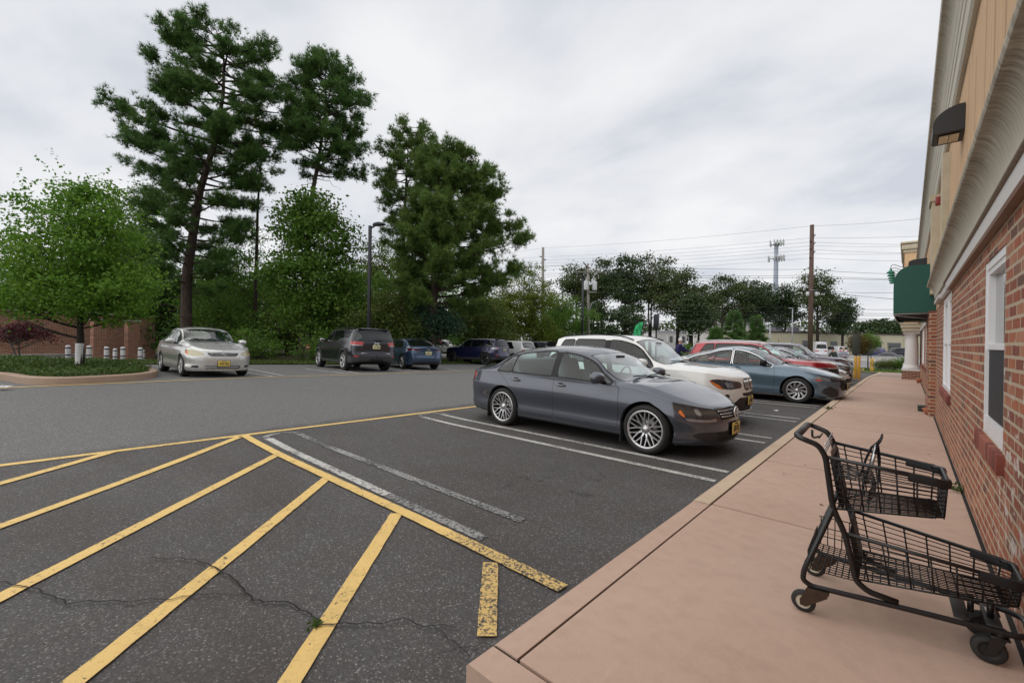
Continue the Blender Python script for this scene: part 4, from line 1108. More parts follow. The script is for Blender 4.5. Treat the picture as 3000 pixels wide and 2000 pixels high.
def build_car(name, sp, col, label, cat='car', group=None, loc=(0, 0), heading=0.0, detail=2, metal=.5, prough=.3, z=None, glassm=None, priv=None, interior=K_SEAT):
    S = Shell(sp); L, W, H, xf, xr, wr = sp['L'], sp['W'], sp['H'], sp['xf'], sp['xr'], sp['wr']; wh = W / 2
    xc = (xf + xr) / 2; P = paint(name + '_' + 'paint_%02x%02x%02x' % tuple(int(255 * min(1, c)) for c in col), col, metal, prough)
    root = empty(name, (0, 0, 0), 0, label, cat, group)
    MM = {'body': P}
    ra = sp.get('arch', wr + .055)
    clad = sp.get('clad', 0.0)
    xw0, xw1, xr0, xr1 = sp['xw0'], sp['xw1'], sp['xr0'], sp['xr1']
    xB = sp.get('xB', xr + (xf - xr) * .44); bz = S.bz
    ymn = wh * .5
    for nm, ax in (('wa_f', xf), ('wa_r', xr)):
        S.cut(F_circ(ax, wr, ra, wh - .42), nm); S.drop(nm)
    if clad:
        for ax in (xf, xr): S.cut(F_circ(ax, wr, ra + clad, wh - .30), 'cladding')
        S.cut(lambda A: np.maximum(A[:, Z_] - sp['bot'][2][1] - sp.get('sill_h', .17), .3 - np.abs(A[:, Y_])), 'cladding')
        S.cut(F_front([(0, 0), (2, 0), (2, sp.get('clad_f', .42)), (0, sp.get('clad_f', .42))], L - .55), 'cladding'); S.cut(F_rear([(0, 0), (2, 0), (2, sp.get('clad_r', .5)), (0, sp.get('clad_r', .5))], .55), 'cladding')
        MM['cladding'] = sp.get('clad_mat', K_PLAS)
    # glass
    wb_ = sp.get('ws_w', .91)
    ws = [(xw1 + .05, 0), (xw1 + .045, .3), (xw1 + .03, .6), (xw1 + .01, wb_), (xw0 - .06 - .02, wb_), (xw0 - .035, .8), (xw0 - .015, .5), (xw0 - .005, 0)]
    S.cut(F_xq(ws + [(a, -b) for a, b in ws[::-1]], .016), 'ws_edge'); S.cut(F_xq(ws + [(a, -b) for a, b in ws[::-1]]), 'windscreen', ('ws_edge',))
    MM['ws_edge'] = K_TRIM
    if sp['kind'] == 'sedan':
        rg = [(xr0 + .05, 0), (xr0 + .055, .5), (xr0 + .10, .88), (xr1 - .02, .88), (xr1 + .0, .5), (xr1 + .01, 0)]
        S.cut(F_xq(rg + [(a, -b) for a, b in rg[::-1]], .02), 'rw_edge'); S.cut(F_xq(rg + [(a, -b) for a, b in rg[::-1]]), 'rear_window', ('rw_edge',))
    else:
        zb0, zb1 = sp.get('rg', (1.12, H - .17)); wb0, wb1 = sp.get('rgw', (wh * .78, wh * .66))
        rg = [(-1, zb0), (0, zb0), (wb0 * .8, zb0 + .005), (wb0, zb0 + .03), (wb1, zb1 - .03), (wb1 * .93, zb1), (0, zb1 + .015), (-1, zb1 + .015)]
        S.cut(F_rear(rg, 1.0, .015), 'rw_edge'); S.cut(F_rear(rg, 1.0), 'rear_window', ('rw_edge',))
    MM['rw_edge'] = K_TRIM
    wins = sp.get('wins') or [(xB + .045, xB + .05, xw0 - .30, xw0 - .40), (xr + .0, xr + .32, xB - .045, xB - .04)]
    if sp.get('chrome_dlo'):
        for wdef in wins: S.cut(F_xz(band(S, *wdef), ymn, .040), 'chrome_line')
        S.cut(F_xz([(wins[-1][0], 0), (wins[0][2], 0), (wins[0][2], float(bz(wins[0][2])) + .01), (wins[-1][0], float(bz(wins[-1][0])) + .01)], ymn), 'body', ('chrome_line',))
        MM['chrome_line'] = K_CHR
    for i, wdef in enumerate(wins):
        poly = band(S, *wdef); S.cut(F_xz(poly, ymn, .026), 'win_trim', ('body', 'chrome_line'))
    if sp.get('bpillar', True):
        S.cut(F_xz([(xB - .06, float(bz(xB)) + .0), (xB + .06, float(bz(xB)) + .0), (xB + .065, float(S.rz(xB)) - .03), (xB - .055, float(S.rz(xB)) - .03)], ymn), 'win_trim')
    for i, wdef in enumerate(wins):
        S.cut(F_xz(band(S, *wdef), ymn), 'window_%d' % i, ('win_trim',))
    MM['win_trim'] = sp.get('trim_mat', K_TRIM)
    # lamps, grilles and other marked areas
    for r in sp.get('regions', []):
        nm, fn, mat = r[0], r[1], r[2]; src = r[3] if len(r) > 3 else ('body', 'cladding')
        S.cut(fn, nm, src); MM[nm] = mat
    # doors
    zs_ = sp['bot'][2][1] + .10; xd = sp.get('door_f', xw0 - .16)
    fd = [(xB, zs_), (xB, float(bz(xB)) + .05), (xd - .12, float(bz(xd)) + .05), (xd, float(bz(xd)) - .03), (xd + .01, zs_ + .3), (min(xd - .01, xf - ra - .04), zs_)]
    xq = sp.get('door_r', xr - .02)
    rd = [(xr + ra + .07, zs_), (xr + ra + .01, wr + .02), (xr + ra * .80, wr + ra * .62), (xr + ra * .35 , wr + ra + .05), (xq, float(bz(xq)) - .01), (xq - .03, float(bz(xq)) + .05), (xB, float(bz(xB)) + .05), (xB, zs_)]
    if detail >= 1:
        for nm, poly in (('door_f', fd), ('door_r', rd)):
            S.cut(F_xz(poly, ymn, .003), 'seam'); S.cut(F_xz(poly, ymn, -.003), nm, ('seam',)); MM[nm] = P
        MM['seam'] = K_SEAM
        S.cut(F_top([(xw0 - .14, wh * .80), (xw0 + .1, wh * .79), (xf, wh * .745), (L - .42, wh * .69), (L - .2, wh * .60)], .0035, sp['belt_z'][-1][1] - .06), 'seam')
        S.cut(F_lxz([(.14, sp['belt_z'][0][1] - .02), (.20, .62), (.34, .50), (xr - ra - .005, .50)], .003, .3) if sp['kind'] == 'sedan' else F_lxz([(.30, .62), (xr - ra - .005, .62)], .003, .3), 'seam')
        S.cut(F_lxz([(xf + ra + .005, nz_) for nz_ in (sp.get('bump_z', .62),)] + [(L - .42, sp.get('bump_z', .62) + .02)], .003, .3), 'seam')
    # arch lips
    lips = []
    for nm in ('wa_f', 'wa_r'):
        for side_ in (1, -1):
            ev = []; ef = []
            for a, b in S.edges[nm]:
                va, vb = S.V[a], S.V[b]
                if abs(va[1]) < wh - .40 or abs(vb[1]) < wh - .40 or va[1] * side_ < 0: continue
                k = len(ev); sgn = side_
                ev += [(va[0] - xc, va[1], va[2]), (vb[0] - xc, vb[1], vb[2]), (vb[0] - xc, vb[1] - sgn * .06, vb[2]), (va[0] - xc, va[1] - sgn * .06, va[2])]
                ef.append((k, k + 1, k + 2, k + 3))
            lips.append((ev, ef))
    if sp.get('chrome_dlo'):
        for sd_ in (1, -1): S.mesh(['chrome_line'], MM, 'chrome_trim', root, side=sd_, origin=xc, off=.002)
    bodytags = ['body', 'ws_edge', 'rw_edge', 'seam']
    S.mesh(bodytags, MM, 'body', root, origin=xc)
    for ev, ef in lips:
        if ef: MB().add(ev, ef).build('arch_lip', MM['cladding'] if clad else P, root)
    if clad: S.mesh(['cladding'], MM, 'cladding', root, origin=xc)
    for sd_ in (1, -1): S.mesh(['win_trim'], MM, 'window_trim', root, side=sd_, origin=xc)
    gl = glassm or K_GCLR
    MM['windscreen'] = K_GWIN if detail >= 2 else gl; S.mesh(['windscreen'], MM, 'windscreen', root, origin=xc)
    MM['rear_window'] = priv or gl; S.mesh(['rear_window'], MM, 'rear_window', root, origin=xc)
    dobj = {}
    if detail >= 1:
        for nm in ('door_f', 'door_r'):
            for sd_ in (1, -1):
                o = S.mesh([nm], MM, 'door', root, side=sd_, origin=xc); dobj[(nm, sd_)] = o
    for i in range(len(wins)):
        MM['window_%d' % i] = gl if (i == 0 or not priv) else priv
        for sd_ in (1, -1): S.mesh(['window_%d' % i], MM, 'window', root, side=sd_, origin=xc)
    seen = []
    for r in sp.get('regions', []):
        nm = r[0]
        if nm in seen: continue
        seen.append(nm); base = nm.split('.')[0]
        if len(r) > 4 and r[4] == 'one': S.mesh([nm], MM, base, root, origin=xc, off=.002)
        else:
            for sd_ in (1, -1): S.mesh([nm], MM, base, root, side=sd_, origin=xc, off=.002)
    # wheels
    wd = sp.get('tyre_w', .215); me1, me2 = rim_mesh(sp.get('rim', 'five'), wr, sp.get('rim_r', wr * .70), wd)
    yo = wh - sp.get('wheel_in', .02) - wd / 2
    for ax in (xf, xr):
        for sd_ in (1, -1):
            o = bpy.data.objects.new('wheel', me1); C.objects.link(o); o.parent = root; o.location = (ax - xc, yo * sd_, wr)
            if sd_ < 0: o.rotation_euler = (0, 0, PI)
            q = bpy.data.objects.new('rim', me2); C.objects.link(q); q.parent = o; q.rotation_euler = (0, random.uniform(0, 6), 0)
    for ax in (xf, xr):
        for sd_ in (1, -1):
            m = MB(); n = 18; vs = []; fs = []
            for k in range(n + 1):
                a = -.15 + (PI + .3) * k / n
                for yv in (wh - .045, wh - .40): vs.append((ax - xc + (ra + .004) * cos(a), yv * sd_, wr + (ra + .004) * sin(a)))
            fs = [(2 * k, 2 * k + 1, 2 * k + 3, 2 * k + 2) for k in range(n)]; fs.append(tuple(2 * k + 1 for k in range(n + 1)))
            m.add(vs, fs).build('wheel_well', K_WELL, root)
    m = MB(); m.box(((xf + xr) / 2 - xc, 0, sp['bot'][2][1] + .02), (xf - xr - 2 * ra - .05, W * .8, .05)); m.box((.35 + .2 - xc, 0, .36), (.5, W * .62, .12)); m.box((L - .6 - xc, 0, .3), (.6, W * .62, .08))
    m.build('underbody', K_WELL, root)
    # interior
    if detail >= 1:
        fl = sp['bot'][2][1] + .12; b = float(bz((xr + xf) / 2))
        m = MB(); m.box(((xr + xw0) / 2 - xc, 0, fl), (xw0 - xr + .1, W * .84, .06)); m.build('cabin_floor', K_DASH, root)
        m = MB(); m.box((xw0 - .40 - xc, 0, b - .10), (.42, W * .84, .14), bev=.05); m.box((xw0 - .08 - xc, 0, b - .06), (.4, W * .80, .05), bev=.02); m.box((xw0 - .36 - xc, 0, fl + .25), (.25, W * .8, .5)); m.build('dashboard', K_DASH, root)
        xs = xB - .02 + .1
        for sd_ in (1, -1):
            m = MB(); y = .37 * sd_; T = Matrix.Translation((xs - xc, y, 0))
            m.box((.22, 0, fl + .24), (.50, .50, .16), M=T, bev=.06)
            m.box((0, 0, 0), (.14, .48, .62), M=T @ Matrix.Translation((-.10, 0, fl + .58)) @ Matrix.Rotation(radians(-14), 4, 'Y'), bev=.06)
            m.box((0, 0, 0), (.09, .26, .20), M=T @ Matrix.Translation((-.22, 0, min(fl + 1.0, H - .28))) @ Matrix.Rotation(radians(-10), 4, 'Y'), bev=.04)
            m.build('seat', interior, root)
        m = MB(); xs2 = max(xr + .18, .9); m.box((xs2 + .2 - xc, 0, fl + .26), (.48, W * .68, .2), bev=.06)
        m.box((0, 0, 0), (.14, W * .68, .60), M=Matrix.Translation((xs2 - .08 - xc, 0, fl + .55)) @ Matrix.Rotation(radians(-18), 4, 'Y'), bev=.05)
        for y in (-.42, .42): m.box((xs2 - .22 - xc, y, min(fl + .93, H - .33)), (.08, .25, .15), bev=.035)
        m.build('rear_seat', interior, root)
        m = MB(); cx_, cz_ = xw0 - .66 - xc, b - .02
        ring = [(cx_ + .07 * sin(a) * .5, .37 + .185 * cos(a), cz_ + .185 * sin(a)) for a in np.linspace(0, 2 * PI, 25)[:-1]]
        m.tube(ring, .014, 6, closed=True); m.tube([(cx_, .2, cz_), (cx_, .54, cz_)], .014, 6); m.tube([(cx_, .37, cz_), (cx_ + .25, .37, cz_ - .1)], .03, 8); m.build('steering_wheel', K_DASH, root)
        m = MB(); m.box((xw1 + .16 - xc, 0, H - .2), (.05, .24, .07), bev=.02); m.build('rear_view_mirror', K_TRIM, root)
    # door mirrors
    if detail >= 1:
        mxp = sp.get('mirror_x', xw0 - .42); mz = float(bz(mxp)) + .085; mc = sp.get('mirror_mat', P)
        for sd_ in (1, -1):
            y0 = wh * .955
            T = Matrix.Translation((mxp - xc, (y0 + .13) * sd_, mz)) @ Matrix.Rotation(radians(-8 * sd_), 4, 'Z')
            bm = bmesh.new(); bmesh.ops.create_uvsphere(bm, u_segments=18, v_segments=12, radius=1)
            for v in bm.verts:
                c = v.co; k = 1.0 if c.x > 0 else .35
                c.x *= .13 * k; sy = np.sign(c.y) * abs(c.y) ** .7; c.y = sy * .125; c.z = np.sign(c.z) * abs(c.z) ** .75 * (.088 if c.z > 0 else .078)
            mm_ = MB(); bm.verts.index_update(); mm_.add([v.co[:] for v in bm.verts], [[v.index for v in f.verts] for f in bm.faces], 0, True, T); bm.free()
            mo = mm_.build('door_mirror', mc, root)
            a = MB(); a.tube([(mxp + .05 - xc, (y0 - .05) * sd_, mz - .07), (mxp + .03 - xc, (y0 + .06) * sd_, mz - .05)], .028, 8); a.build('mirror_arm', K_TRIM, mo)
            g_ = MB(); g_.box((-.04, 0, 0), (.004, .17, .11), M=T, bev=.001); g_.build('mirror_glass', K_CHR, mo)
        # door handles
        for nm, hx in (('door_f', xB + .14), ('door_r', sp.get('handle_r', xr + ra * .5 + .12))):
            hz = sp.get('handle_z', float(bz(hx)) - .105)
            A = np.array([v[:3] for v in S.V]);
            for sd_ in (1, -1):
                d = (A[:, 0] - hx) ** 2 + (A[:, 2] - hz) ** 2 + (np.sign(A[:, 1]) != sd_) * 9; yv = abs(A[int(np.argmin(d)), 1])
                h_ = MB(); h_.tube([(hx - .085 - xc, (yv + .006) * sd_, hz), (hx - .06 - xc, (yv + .030) * sd_, hz), (hx + .06 - xc, (yv + .030) * sd_, hz), (hx + .085 - xc, (yv + .006) * sd_, hz)], .0125, 8); 
                ho = h_.build('door_handle', sp.get('handle_mat', P), dobj.get((nm, sd_)) or root)
                r_ = MB(); r_.ball((hx - .0 - xc, (yv - .004) * sd_, hz + .002), 1, 14, 8, sc=(.055, .008, .036)); r_.build('handle_recess', K_TRIM, ho)
        # wipers
        for y0, y1 in ((.62, .02), (.05, -.48)):
            zt = float(S.top(xw0)); m = MB()
            m.tube([(xw0 + .01 - xc, y0, zt + .0), (xw0 - .055 - xc, y0 - .15, zt + .038), (xw0 - .05 - xc, y1, zt + .034)], .0085, 6)
            m.build('wiper', K_TRIM, root)
    zg = lambda X, Y: float(gz(X, Y))
    ch, sh = cos(heading), sin(heading); hb = (xf - xr) / 2
    zf = zg(loc[0] + ch * hb, loc[1] + sh * hb); zr_ = zg(loc[0] - ch * hb, loc[1] - sh * hb)
    zl = zg(loc[0] - sh * .75, loc[1] + ch * .75); zR = zg(loc[0] + sh * .75, loc[1] - ch * .75)
    root.location = (loc[0], loc[1], (zf + zr_) / 2 if z is None else z)
    root.rotation_euler = (atan2(zl - zR, 1.5), -atan2(zf - zr_, 2 * hb), heading)
    return root, S, xc

def nose_x(S, y, z):
    c_ = S.__dict__.setdefault('nxc', {}); kz = round(z, 3)
    if kz not in c_:
        yy = np.linspace(-.8, .8, 33); xx = np.array([_nose_raw(S, v, z) for v in yy]); c_[kz] = np.polyfit(yy ** 2, xx, 4)
    return float(np.polyval(c_[kz], y * y))
def _nose_raw(S, y, z):
    A = np.array([v[:3] for v in S.V]); k = A[:, 0] > S.sp['L'] - 1.0; B_ = A[k]; d = (B_[:, 1] - y) ** 2 + (B_[:, 2] - z) ** 2
    return float(B_[int(np.argmin(d)), 0])
def tail_x(S, y, z):
    A = np.array([v[:3] for v in S.V]); k = A[:, 0] < 1.0; B_ = A[k]; d = (B_[:, 1] - y) ** 2 + (B_[:, 2] - z) ** 2
    return float(B_[int(np.argmin(d)), 0])
# ------------------------------------------------------------------ the cars in the lot
GROUP_KERB = 'cars parked nose-in along the sidewalk'; GROUP_FAR = 'cars parked along the trees'
def strips(parent, name, mat, lines, r):
    for P in lines: MB().tube(P, r, 6).build(name, mat, parent)
def nose_strip(S, xc, z, y0, y1, off=.005, n=13, dz=0.0):
    return [(nose_x(S, y, z) - xc + off, y, z + dz * abs(y)) for y in np.linspace(y0, y1, n)]
def sf(pts, dx=0, dz=0): return [(a + dx, b + dz) for a, b in pts]
# --- grey saloon in the foreground
sp = sedan(4.628, 1.778, 1.425, 2.651, .84, .325, hood=.935, nose=.635, trunk=1.0, xw0=3.46, xw1=2.76, xr1=1.30, xr0=.62, belt=.90,
           rim='mesh', rim_r=.250, tyre_w=.225, arch=.372, wheel_in=.012, xB=2.24, mirror_x=3.09, door_f=3.38, door_r=1.02, handle_mat=simple('grey_handle', (.16, .165, .18), .3, .5, coat=1), bump_z=.57, ne=26, ds=.035)
sp['top'][5:9] = [(1.6, 1.375), (2.1, 1.405), (2.55, 1.368), (2.82, 1.285)]; sp['rail_z'][4:8] = [(1.62, 1.300), (2.1, 1.335), (2.55, 1.295), (2.88, 1.195)]
sp['wins'] = [(2.30, 2.31, 3.24, 3.06), (1.345, 1.375, 2.185, 2.19), (.99, 1.16, 1.305, 1.335)]
L = sp['L']
hl = [(.38, .525), (.42, .495), (.62, .485), (.84, .505), (.96, .60), (1.02, .69), (.92, .695), (.68, .665), (.44, .61)]
sp['regions'] = [
    ('headlight', F_af(hl, .010), K_CHR), ('headlight', F_af(hl), K_LDK, ('headlight',)),
    ('headlight.a', F_af([(.865, .525), (.925, .56), (.995, .672), (.925, .672)]), K_AMB, ('headlight',)),
    ('headlight.b', F_af([(.42, .485), (.62, .475), (.88, .50), (.89, .53), (.62, .51), (.46, .522)]), K_CLR, ('headlight',)),
    ('headlight.c', F_af([(.66, .55), (.73, .555), (.74, .645), (.68, .64)]), K_CLR, ('headlight',)),
    ('grille', F_front([(-.1, .50), (.35, .50), (.39, .515), (.43, .60), (.40, .615), (-.1, .628)], L - .5), K_TRIM, ('body',), 'one'),
    ('lower_grille', F_front([(-.1, .215), (.46, .215), (.60, .235), (.70, .285), (.74, .335), (.60, .35), (-.1, .35)], L - .75), K_PLAS, ('body',), 'one'),
    ('tail_lamp', F_ar([(.62, .68), (.84, .70), (1.02, .845), (.98, .89), (.80, .885), (.62, .865)]), K_RED),
    ('reflector', F_ar([(.55, .37), (.80, .37), (.80, .40), (.55, .40)]), K_DRED)]
root, S, xc = build_car('parked_sedan', sp, (.066, .074, .096), 'dark grey sedan with silver mesh wheels, nearest car to the sidewalk corner', 'car', GROUP_KERB, (-3.85, 6.32), radians(-1.4), 2, .6, .32, interior=simple('light_grey_seat', (.14, .145, .15), .9))
strips(root, 'grille_bar', K_CHR, [nose_strip(S, xc, z, -.36, .36, .008, 15) for z in (.535, .567, .60)], .006)
strips(root, 'grille_bar', K_TRIM, [nose_strip(S, xc, z, -.42, .42, .004, 15) for z in (.24, .27, .30, .33)], .006)
m = MB(); yy = np.linspace(-.78, .78, 31)
m.tube([(nose_x(S, y, .19) - xc + .045 * (1 - abs(y) ** 3), y, .185) for y in yy], .018, 6); m.build('front_lip', simple('lip_grey', (.10, .105, .115), .3, .4, coat=1), root)
def badge_vw(root, bx_, z):
    m = MB(); m.tube([(bx_, .07 * cos(a), z + .07 * sin(a)) for a in np.linspace(0, 2 * PI, 29)[:-1]], .008, 6, closed=True)
    for pts in ([(-.026, .055), (0, .008), (.026, .055)], [(-.052, .035), (-.027, -.05), (0, -.002), (.027, -.05), (.052, .035)]):
        m.tube([(bx_ + .002, y, z + q) for y, q in pts], .007, 6)
    m.cyl((bx_ - .03, 0, z), (bx_ - .004, 0, z), .068, 24, 1)
    return m.build('badge', [K_CHR, K_TRIM], root)
badge_vw(root, nose_x(S, 0, .565) - xc + .024, .568)
plate(root, nose_x(S, 0, .36) - xc + .02, 0, .365, 1, 'G58 VCE')
for sg in (-1, 1):
    for ax in (sp['xr'] - .355, sp['xf'] - .355):
        m = MB(); m.box((ax - xc, sg * .80, .245), (.012, .17, .27), bev=.004); m.build('mud_flap', K_PLAS, root)

# --- white crossover next to it
sp = suv(4.30, 1.88, 1.635, 2.65, .84, .355, hood=1.075, nose=.865, belt=1.02, xw0=3.09, xw1=2.40, zb=.24, rim='five', rake=.50, ds=.05, ne=22, bump_z=.66, sill_h=.10, clad=.012, clad_f=.30, clad_r=.45, mirror_x=2.67)
sp['xB'] = 1.82; sp['wins'] = [(1.88, 1.89, 2.83, 2.66), (1.0, 1.04, 1.76, 1.76), (.52, .70, .94, .98)]
L = sp['L']
hl = [(.32, .72), (.36, .695), (.62, .675), (.84, .685), (.98, .78), (1.02, .83), (.90, .845), (.60, .825), (.36, .785)]
sp['regions'] = [('headlight', F_af(hl, .006), K_TRIM), ('headlight', F_af(hl), K_LDK, ('headlight',)), ('headlight.a', F_af([(.74, .675), (.86, .68), (1.02, .825), (.955, .82)]), K_AMB, ('headlight',)), ('headlight.b', F_af([(.56, .70), (.70, .71), (.76, .79), (.58, .79)]), K_CLR, ('headlight',)), ('headlight.c', F_af([(.36, .765), (.60, .80), (.95, .82), (.95, .845), (.60, .825), (.36, .785)]), K_CLR, ('headlight',)),
    ('kidney_grille', F_front(rrect(.015, .64, .26, .845, .07), L - .5), K_CHR), ('kidney_grille', F_front(rrect(.03, .655, .245, .83, .06), L - .5), K_TRIM, ('kidney_grille',)),
    ('grille_slot', F_front([(-.1, .545), (.28, .545), (.36, .60), (-.1, .60)], L - .5), K_TRIM, ('body',), 'one'),
    ('lower_grille', F_front([(-.1, .30), (.55, .30), (.62, .38), (.40, .52), (-.1, .52)], L - .6), K_PLAS, ('body', 'cladding'), 'one'),
    ('fog_lamp', F_af([(.70 + .055 * cos(a), .545 + .055 * sin(a)) for a in np.linspace(0, 6.28, 17)[:-1]]), K_CHR), ('fog_lamp', F_af([(.70 + .040 * cos(a), .545 + .040 * sin(a)) for a in np.linspace(0, 6.28, 17)[:-1]]), K_LDK, ('fog_lamp',)),
    ('tail_lamp', F_ar([(.45, .90), (.95, .93), (.95, 1.04), (.45, 1.06)]), K_RED)]
root, S, xc = build_car('parked_suv', sp, (.74, .74, .72), 'white SUV with twin kidney grille, parked right behind the dark grey sedan', 'car', GROUP_KERB, (-4.28, 8.80), radians(-.5), 2, 0.0, .35, priv=K_GPRIV)
for sg in (-1, 1):
    strips(root, 'grille_bar', K_CHR, [[(nose_x(S, y * sg, z) - xc + .008, y * sg, z) for z in np.linspace(.665, .82, 5)] for y in np.linspace(.05, .235, 8)], .0045)
    MB().tube([(x - xc, sg * .70, float(S.rz(x)) + .055 + .02 * sin((x - .62) / 1.74 * PI)) for x in np.linspace(.62, 2.36, 12)], .014, 6).build('roof_rail', K_TRIM, root)
m = MB(); m.box((2.74 - xc, -.925, .90), (.14, .02, .03), bev=.008, M=Matrix.Identity(4)); m.build('fender_badge', K_CHR, root)
m = MB(); m.cyl((nose_x(S, 0, .81) - xc - .06, 0, .855), (nose_x(S, 0, .81) - xc - .045, 0, .862), .04, 18); m.build('badge', simple('blue_white_badge', (.12, .2, .42), .3, var=.6, scale=18), root)
plate(root, nose_x(S, 0, .42) - xc + .022, 0, .455, 1, 'F37 KBD')
m = MB(); m.tube([(nose_x(S, y, .27) - xc + .02, y, .262) for y in np.linspace(-.7, .7, 21)], .016, 6); m.build('front_lip', simple('lip_silver', (.45, .45, .45), .4), root)

# --- blue fastback saloon
sp = sedan(4.52, 1.80, 1.405, 2.70, .93, .325, hood=.955, nose=.665, trunk=1.0, xr0=.34, xr1=1.50, belt=.925, rim='turbine', rim_r=.222, arch=.372, handle_mat=None, mirror_mat=K_TRIM, chrome_dlo=True, ne=20, ds=.045, bump_z=.6)
sp.pop('handle_mat'); sp['wins'] = [(2.12, 2.13, 3.02, 2.86), (1.10, 1.26, 2.02, 2.03), (.82, 1.12, 1.06, 1.21)]; sp['xB'] = 2.07
L = sp['L']
hl = [(.40, .60), (.44, .575), (.70, .58), (1.0, .635), (1.18, .705), (1.0, .69), (.70, .635), (.42, .615)]
sp['regions'] = [('headlight', F_af(hl, .008), K_TRIM), ('headlight', F_af(hl), K_CLR, ('headlight',)), ('headlight.a', F_af([(.40, .57), (.74, .57), (.76, .66), (.40, .64)]), K_LDK, ('headlight',)),
    ('grille', F_front([(-.1, .36), (.40, .36), (.50, .47), (.44, .55), (.50, .64), (-.1, .66)], L - .6), K_TRIM, ('body',), 'one'),
    ('side_marker', F_xz([(L - .60, .575), (L - .42, .59), (L - .40, .62), (L - .58, .625)], .4), simple('marker_red', (.55, .05, .02), .2, coat=1)),
    ('bumper_intake', F_af([(.52, .22), (.74, .20), (.98, .30), (.95, .40), (.80, .47), (.55, .38)]), K_PLAS),
    ('tail_lamp', F_ar([(.45, .80), (.98, .84), (.95, .90), (.45, .95)]), K_RED)]
root, S, xc = build_car('parked_sedan', sp, (.10, .155, .205), 'slate blue fastback sedan with black and silver swirl wheels', 'car', GROUP_KERB, (-3.40, 13.72), radians(.5), 1, .45, .28, interior=simple('grey_tan_seat', (.25, .15, .12), .8))
strips(root, 'grille_bar', K_LDK, [nose_strip(S, xc, .625, -.46, .46, .012, 13)], .022)
plate(root, nose_x(S, 0, .40) - xc + .03, 0, .43, 1, 'T62 NRK')
m = MB(); m.tube([(nose_x(S, y, .19) - xc + .015, y, .185) for y in np.linspace(-.8, .8, 25)], .016, 6); m.build('front_lip', K_TRIM, root)

# --- red crossover
sp = suv(4.37, 1.80, 1.585, 2.63, .86, .345, hood=1.06, nose=.90, belt=1.0, rim='five', clad=.05, rake=.34, ds=.055, ne=18, bump_z=.6)
L = sp['L']; sp['xB'] = 2.02; sp['wins'] = [(2.07, 2.08, 2.92, 2.78), (1.10, 1.14, 1.97, 1.97), (.55, .80, 1.04, 1.06)]
sp['regions'] = [('grille', F_front([(-.1, .56), (.52, .56), (.66, .70), (.62, .80), (-.1, .82)], L - .55), K_TRIM, ('body',), 'one'), ('headlight', F_af([(.58, .72), (.64, .68), (.98, .70), (1.10, .80), (.60, .80)]), K_LDK), ('headlight.a', F_af([(.58, .795), (1.10, .795), (1.35, .85), (1.0, .83), (.58, .815)]), K_CLR), ('headlight.b', F_af([(.62, .70), (.72, .69), (.74, .78), (.64, .78)]), K_CLR, ('headlight',)),
    ('lower_grille', F_front([(-.1, .30), (.6, .30), (.66, .42), (-.1, .42)], L - .6), K_PLAS, ('body', 'cladding'), 'one'), ('tail_lamp', F_ar([(.45, .92), (.95, .95), (.95, 1.04), (.45, 1.06)]), K_RED)]
root, S, xc = build_car('parked_suv', sp, (.36, .020, .028), 'red SUV with silver roof rails parked beyond the blue fastback', 'car', GROUP_KERB, (-1.50 - .86 - 1.315, 16.1), 0, 1, .35, .28, priv=K_GPRIV)
strips(root, 'grille_bar', K_CHR, [nose_strip(S, xc, .575, -.5, .5, .010, 11), nose_strip(S, xc, .80, -.6, .6, .006, 11)], .012)
for sg in (-1, 1): MB().tube([(x - xc, sg * .68, float(S.rz(x)) + .06 + .035 * sin((x - .45) / 2.0 * PI) ** .5) for x in np.linspace(.46, 2.44, 12)], .018, 6).build('roof_rail', K_SIL, root)
plate(root, nose_x(S, 0, .47) - xc + .02, 0, .47, 1, 'S91 PLA')
# --- white saloon, black saloon, purple crossover
def plain_front(L, z0=.60): return [('headlight', F_af([(.40, z0 - .02), (.60, z0 - .03), (.98, z0 + .02), (1.12, z0 + .11), (.60, z0 + .075)]), K_CLR), ('grille', F_front([(-.1, z0 - .08), (.34, z0 - .08), (.38, z0 + .06), (-.1, z0 + .08)], L - .5), K_TRIM, ('body',), 'one'),
    ('lower_grille', F_front([(-.1, .24), (.55, .24), (.62, .38), (-.1, .40)], L - .6), K_TRIM, ('body', 'cladding'), 'one'), ('tail_lamp', F_ar([(.5, .78), (.95, .82), (.95, .92), (.5, .93)]), K_RED)]
sp = sedan(4.62, 1.79, 1.28, 2.67, .92, .32, hood=.82, nose=.56, belt=.81, trunk=.88, ds=.06, ne=16); sp['regions'] = plain_front(sp['L'], .52)
root, S, xc = build_car('parked_sedan', sp, (.62, .62, .61), 'white sedan mostly hidden between the red SUV and the black sedan', 'car', GROUP_KERB, (-1.40 - .92 - 1.335, 18.8), 0, 1, 0, .35)
plate(root, nose_x(S, 0, .42) - xc + .02, 0, .43, 1, 'K20 MRL')
sp = sedan(4.80, 1.83, 1.42, 2.80, .95, .325, hood=.97, nose=.70, ds=.06, ne=16, chrome_dlo=True); sp['regions'] = plain_front(sp['L'], .63)
root, S, xc = build_car('parked_sedan', sp, (.012, .013, .022), 'black sedan with chrome window line parked before the purple SUV', 'car', GROUP_KERB, (-1.60 - .95 - 1.40, 21.4), 0, 1, .3, .22)
sp = suv(4.62, 1.84, 1.62, 2.70, .93, .35, hood=1.05, nose=.82, belt=1.03, ds=.06, ne=16, clad=.03); sp['regions'] = plain_front(sp['L'], .74)
root, S, xc = build_car('parked_suv', sp, (.055, .032, .062), 'dark purple SUV, farthest car in the row beside the sidewalk', 'car', GROUP_KERB, (-1.75 - .93 - 1.35, 24.2), 0, 1, .5, .25, priv=K_GPRIV)

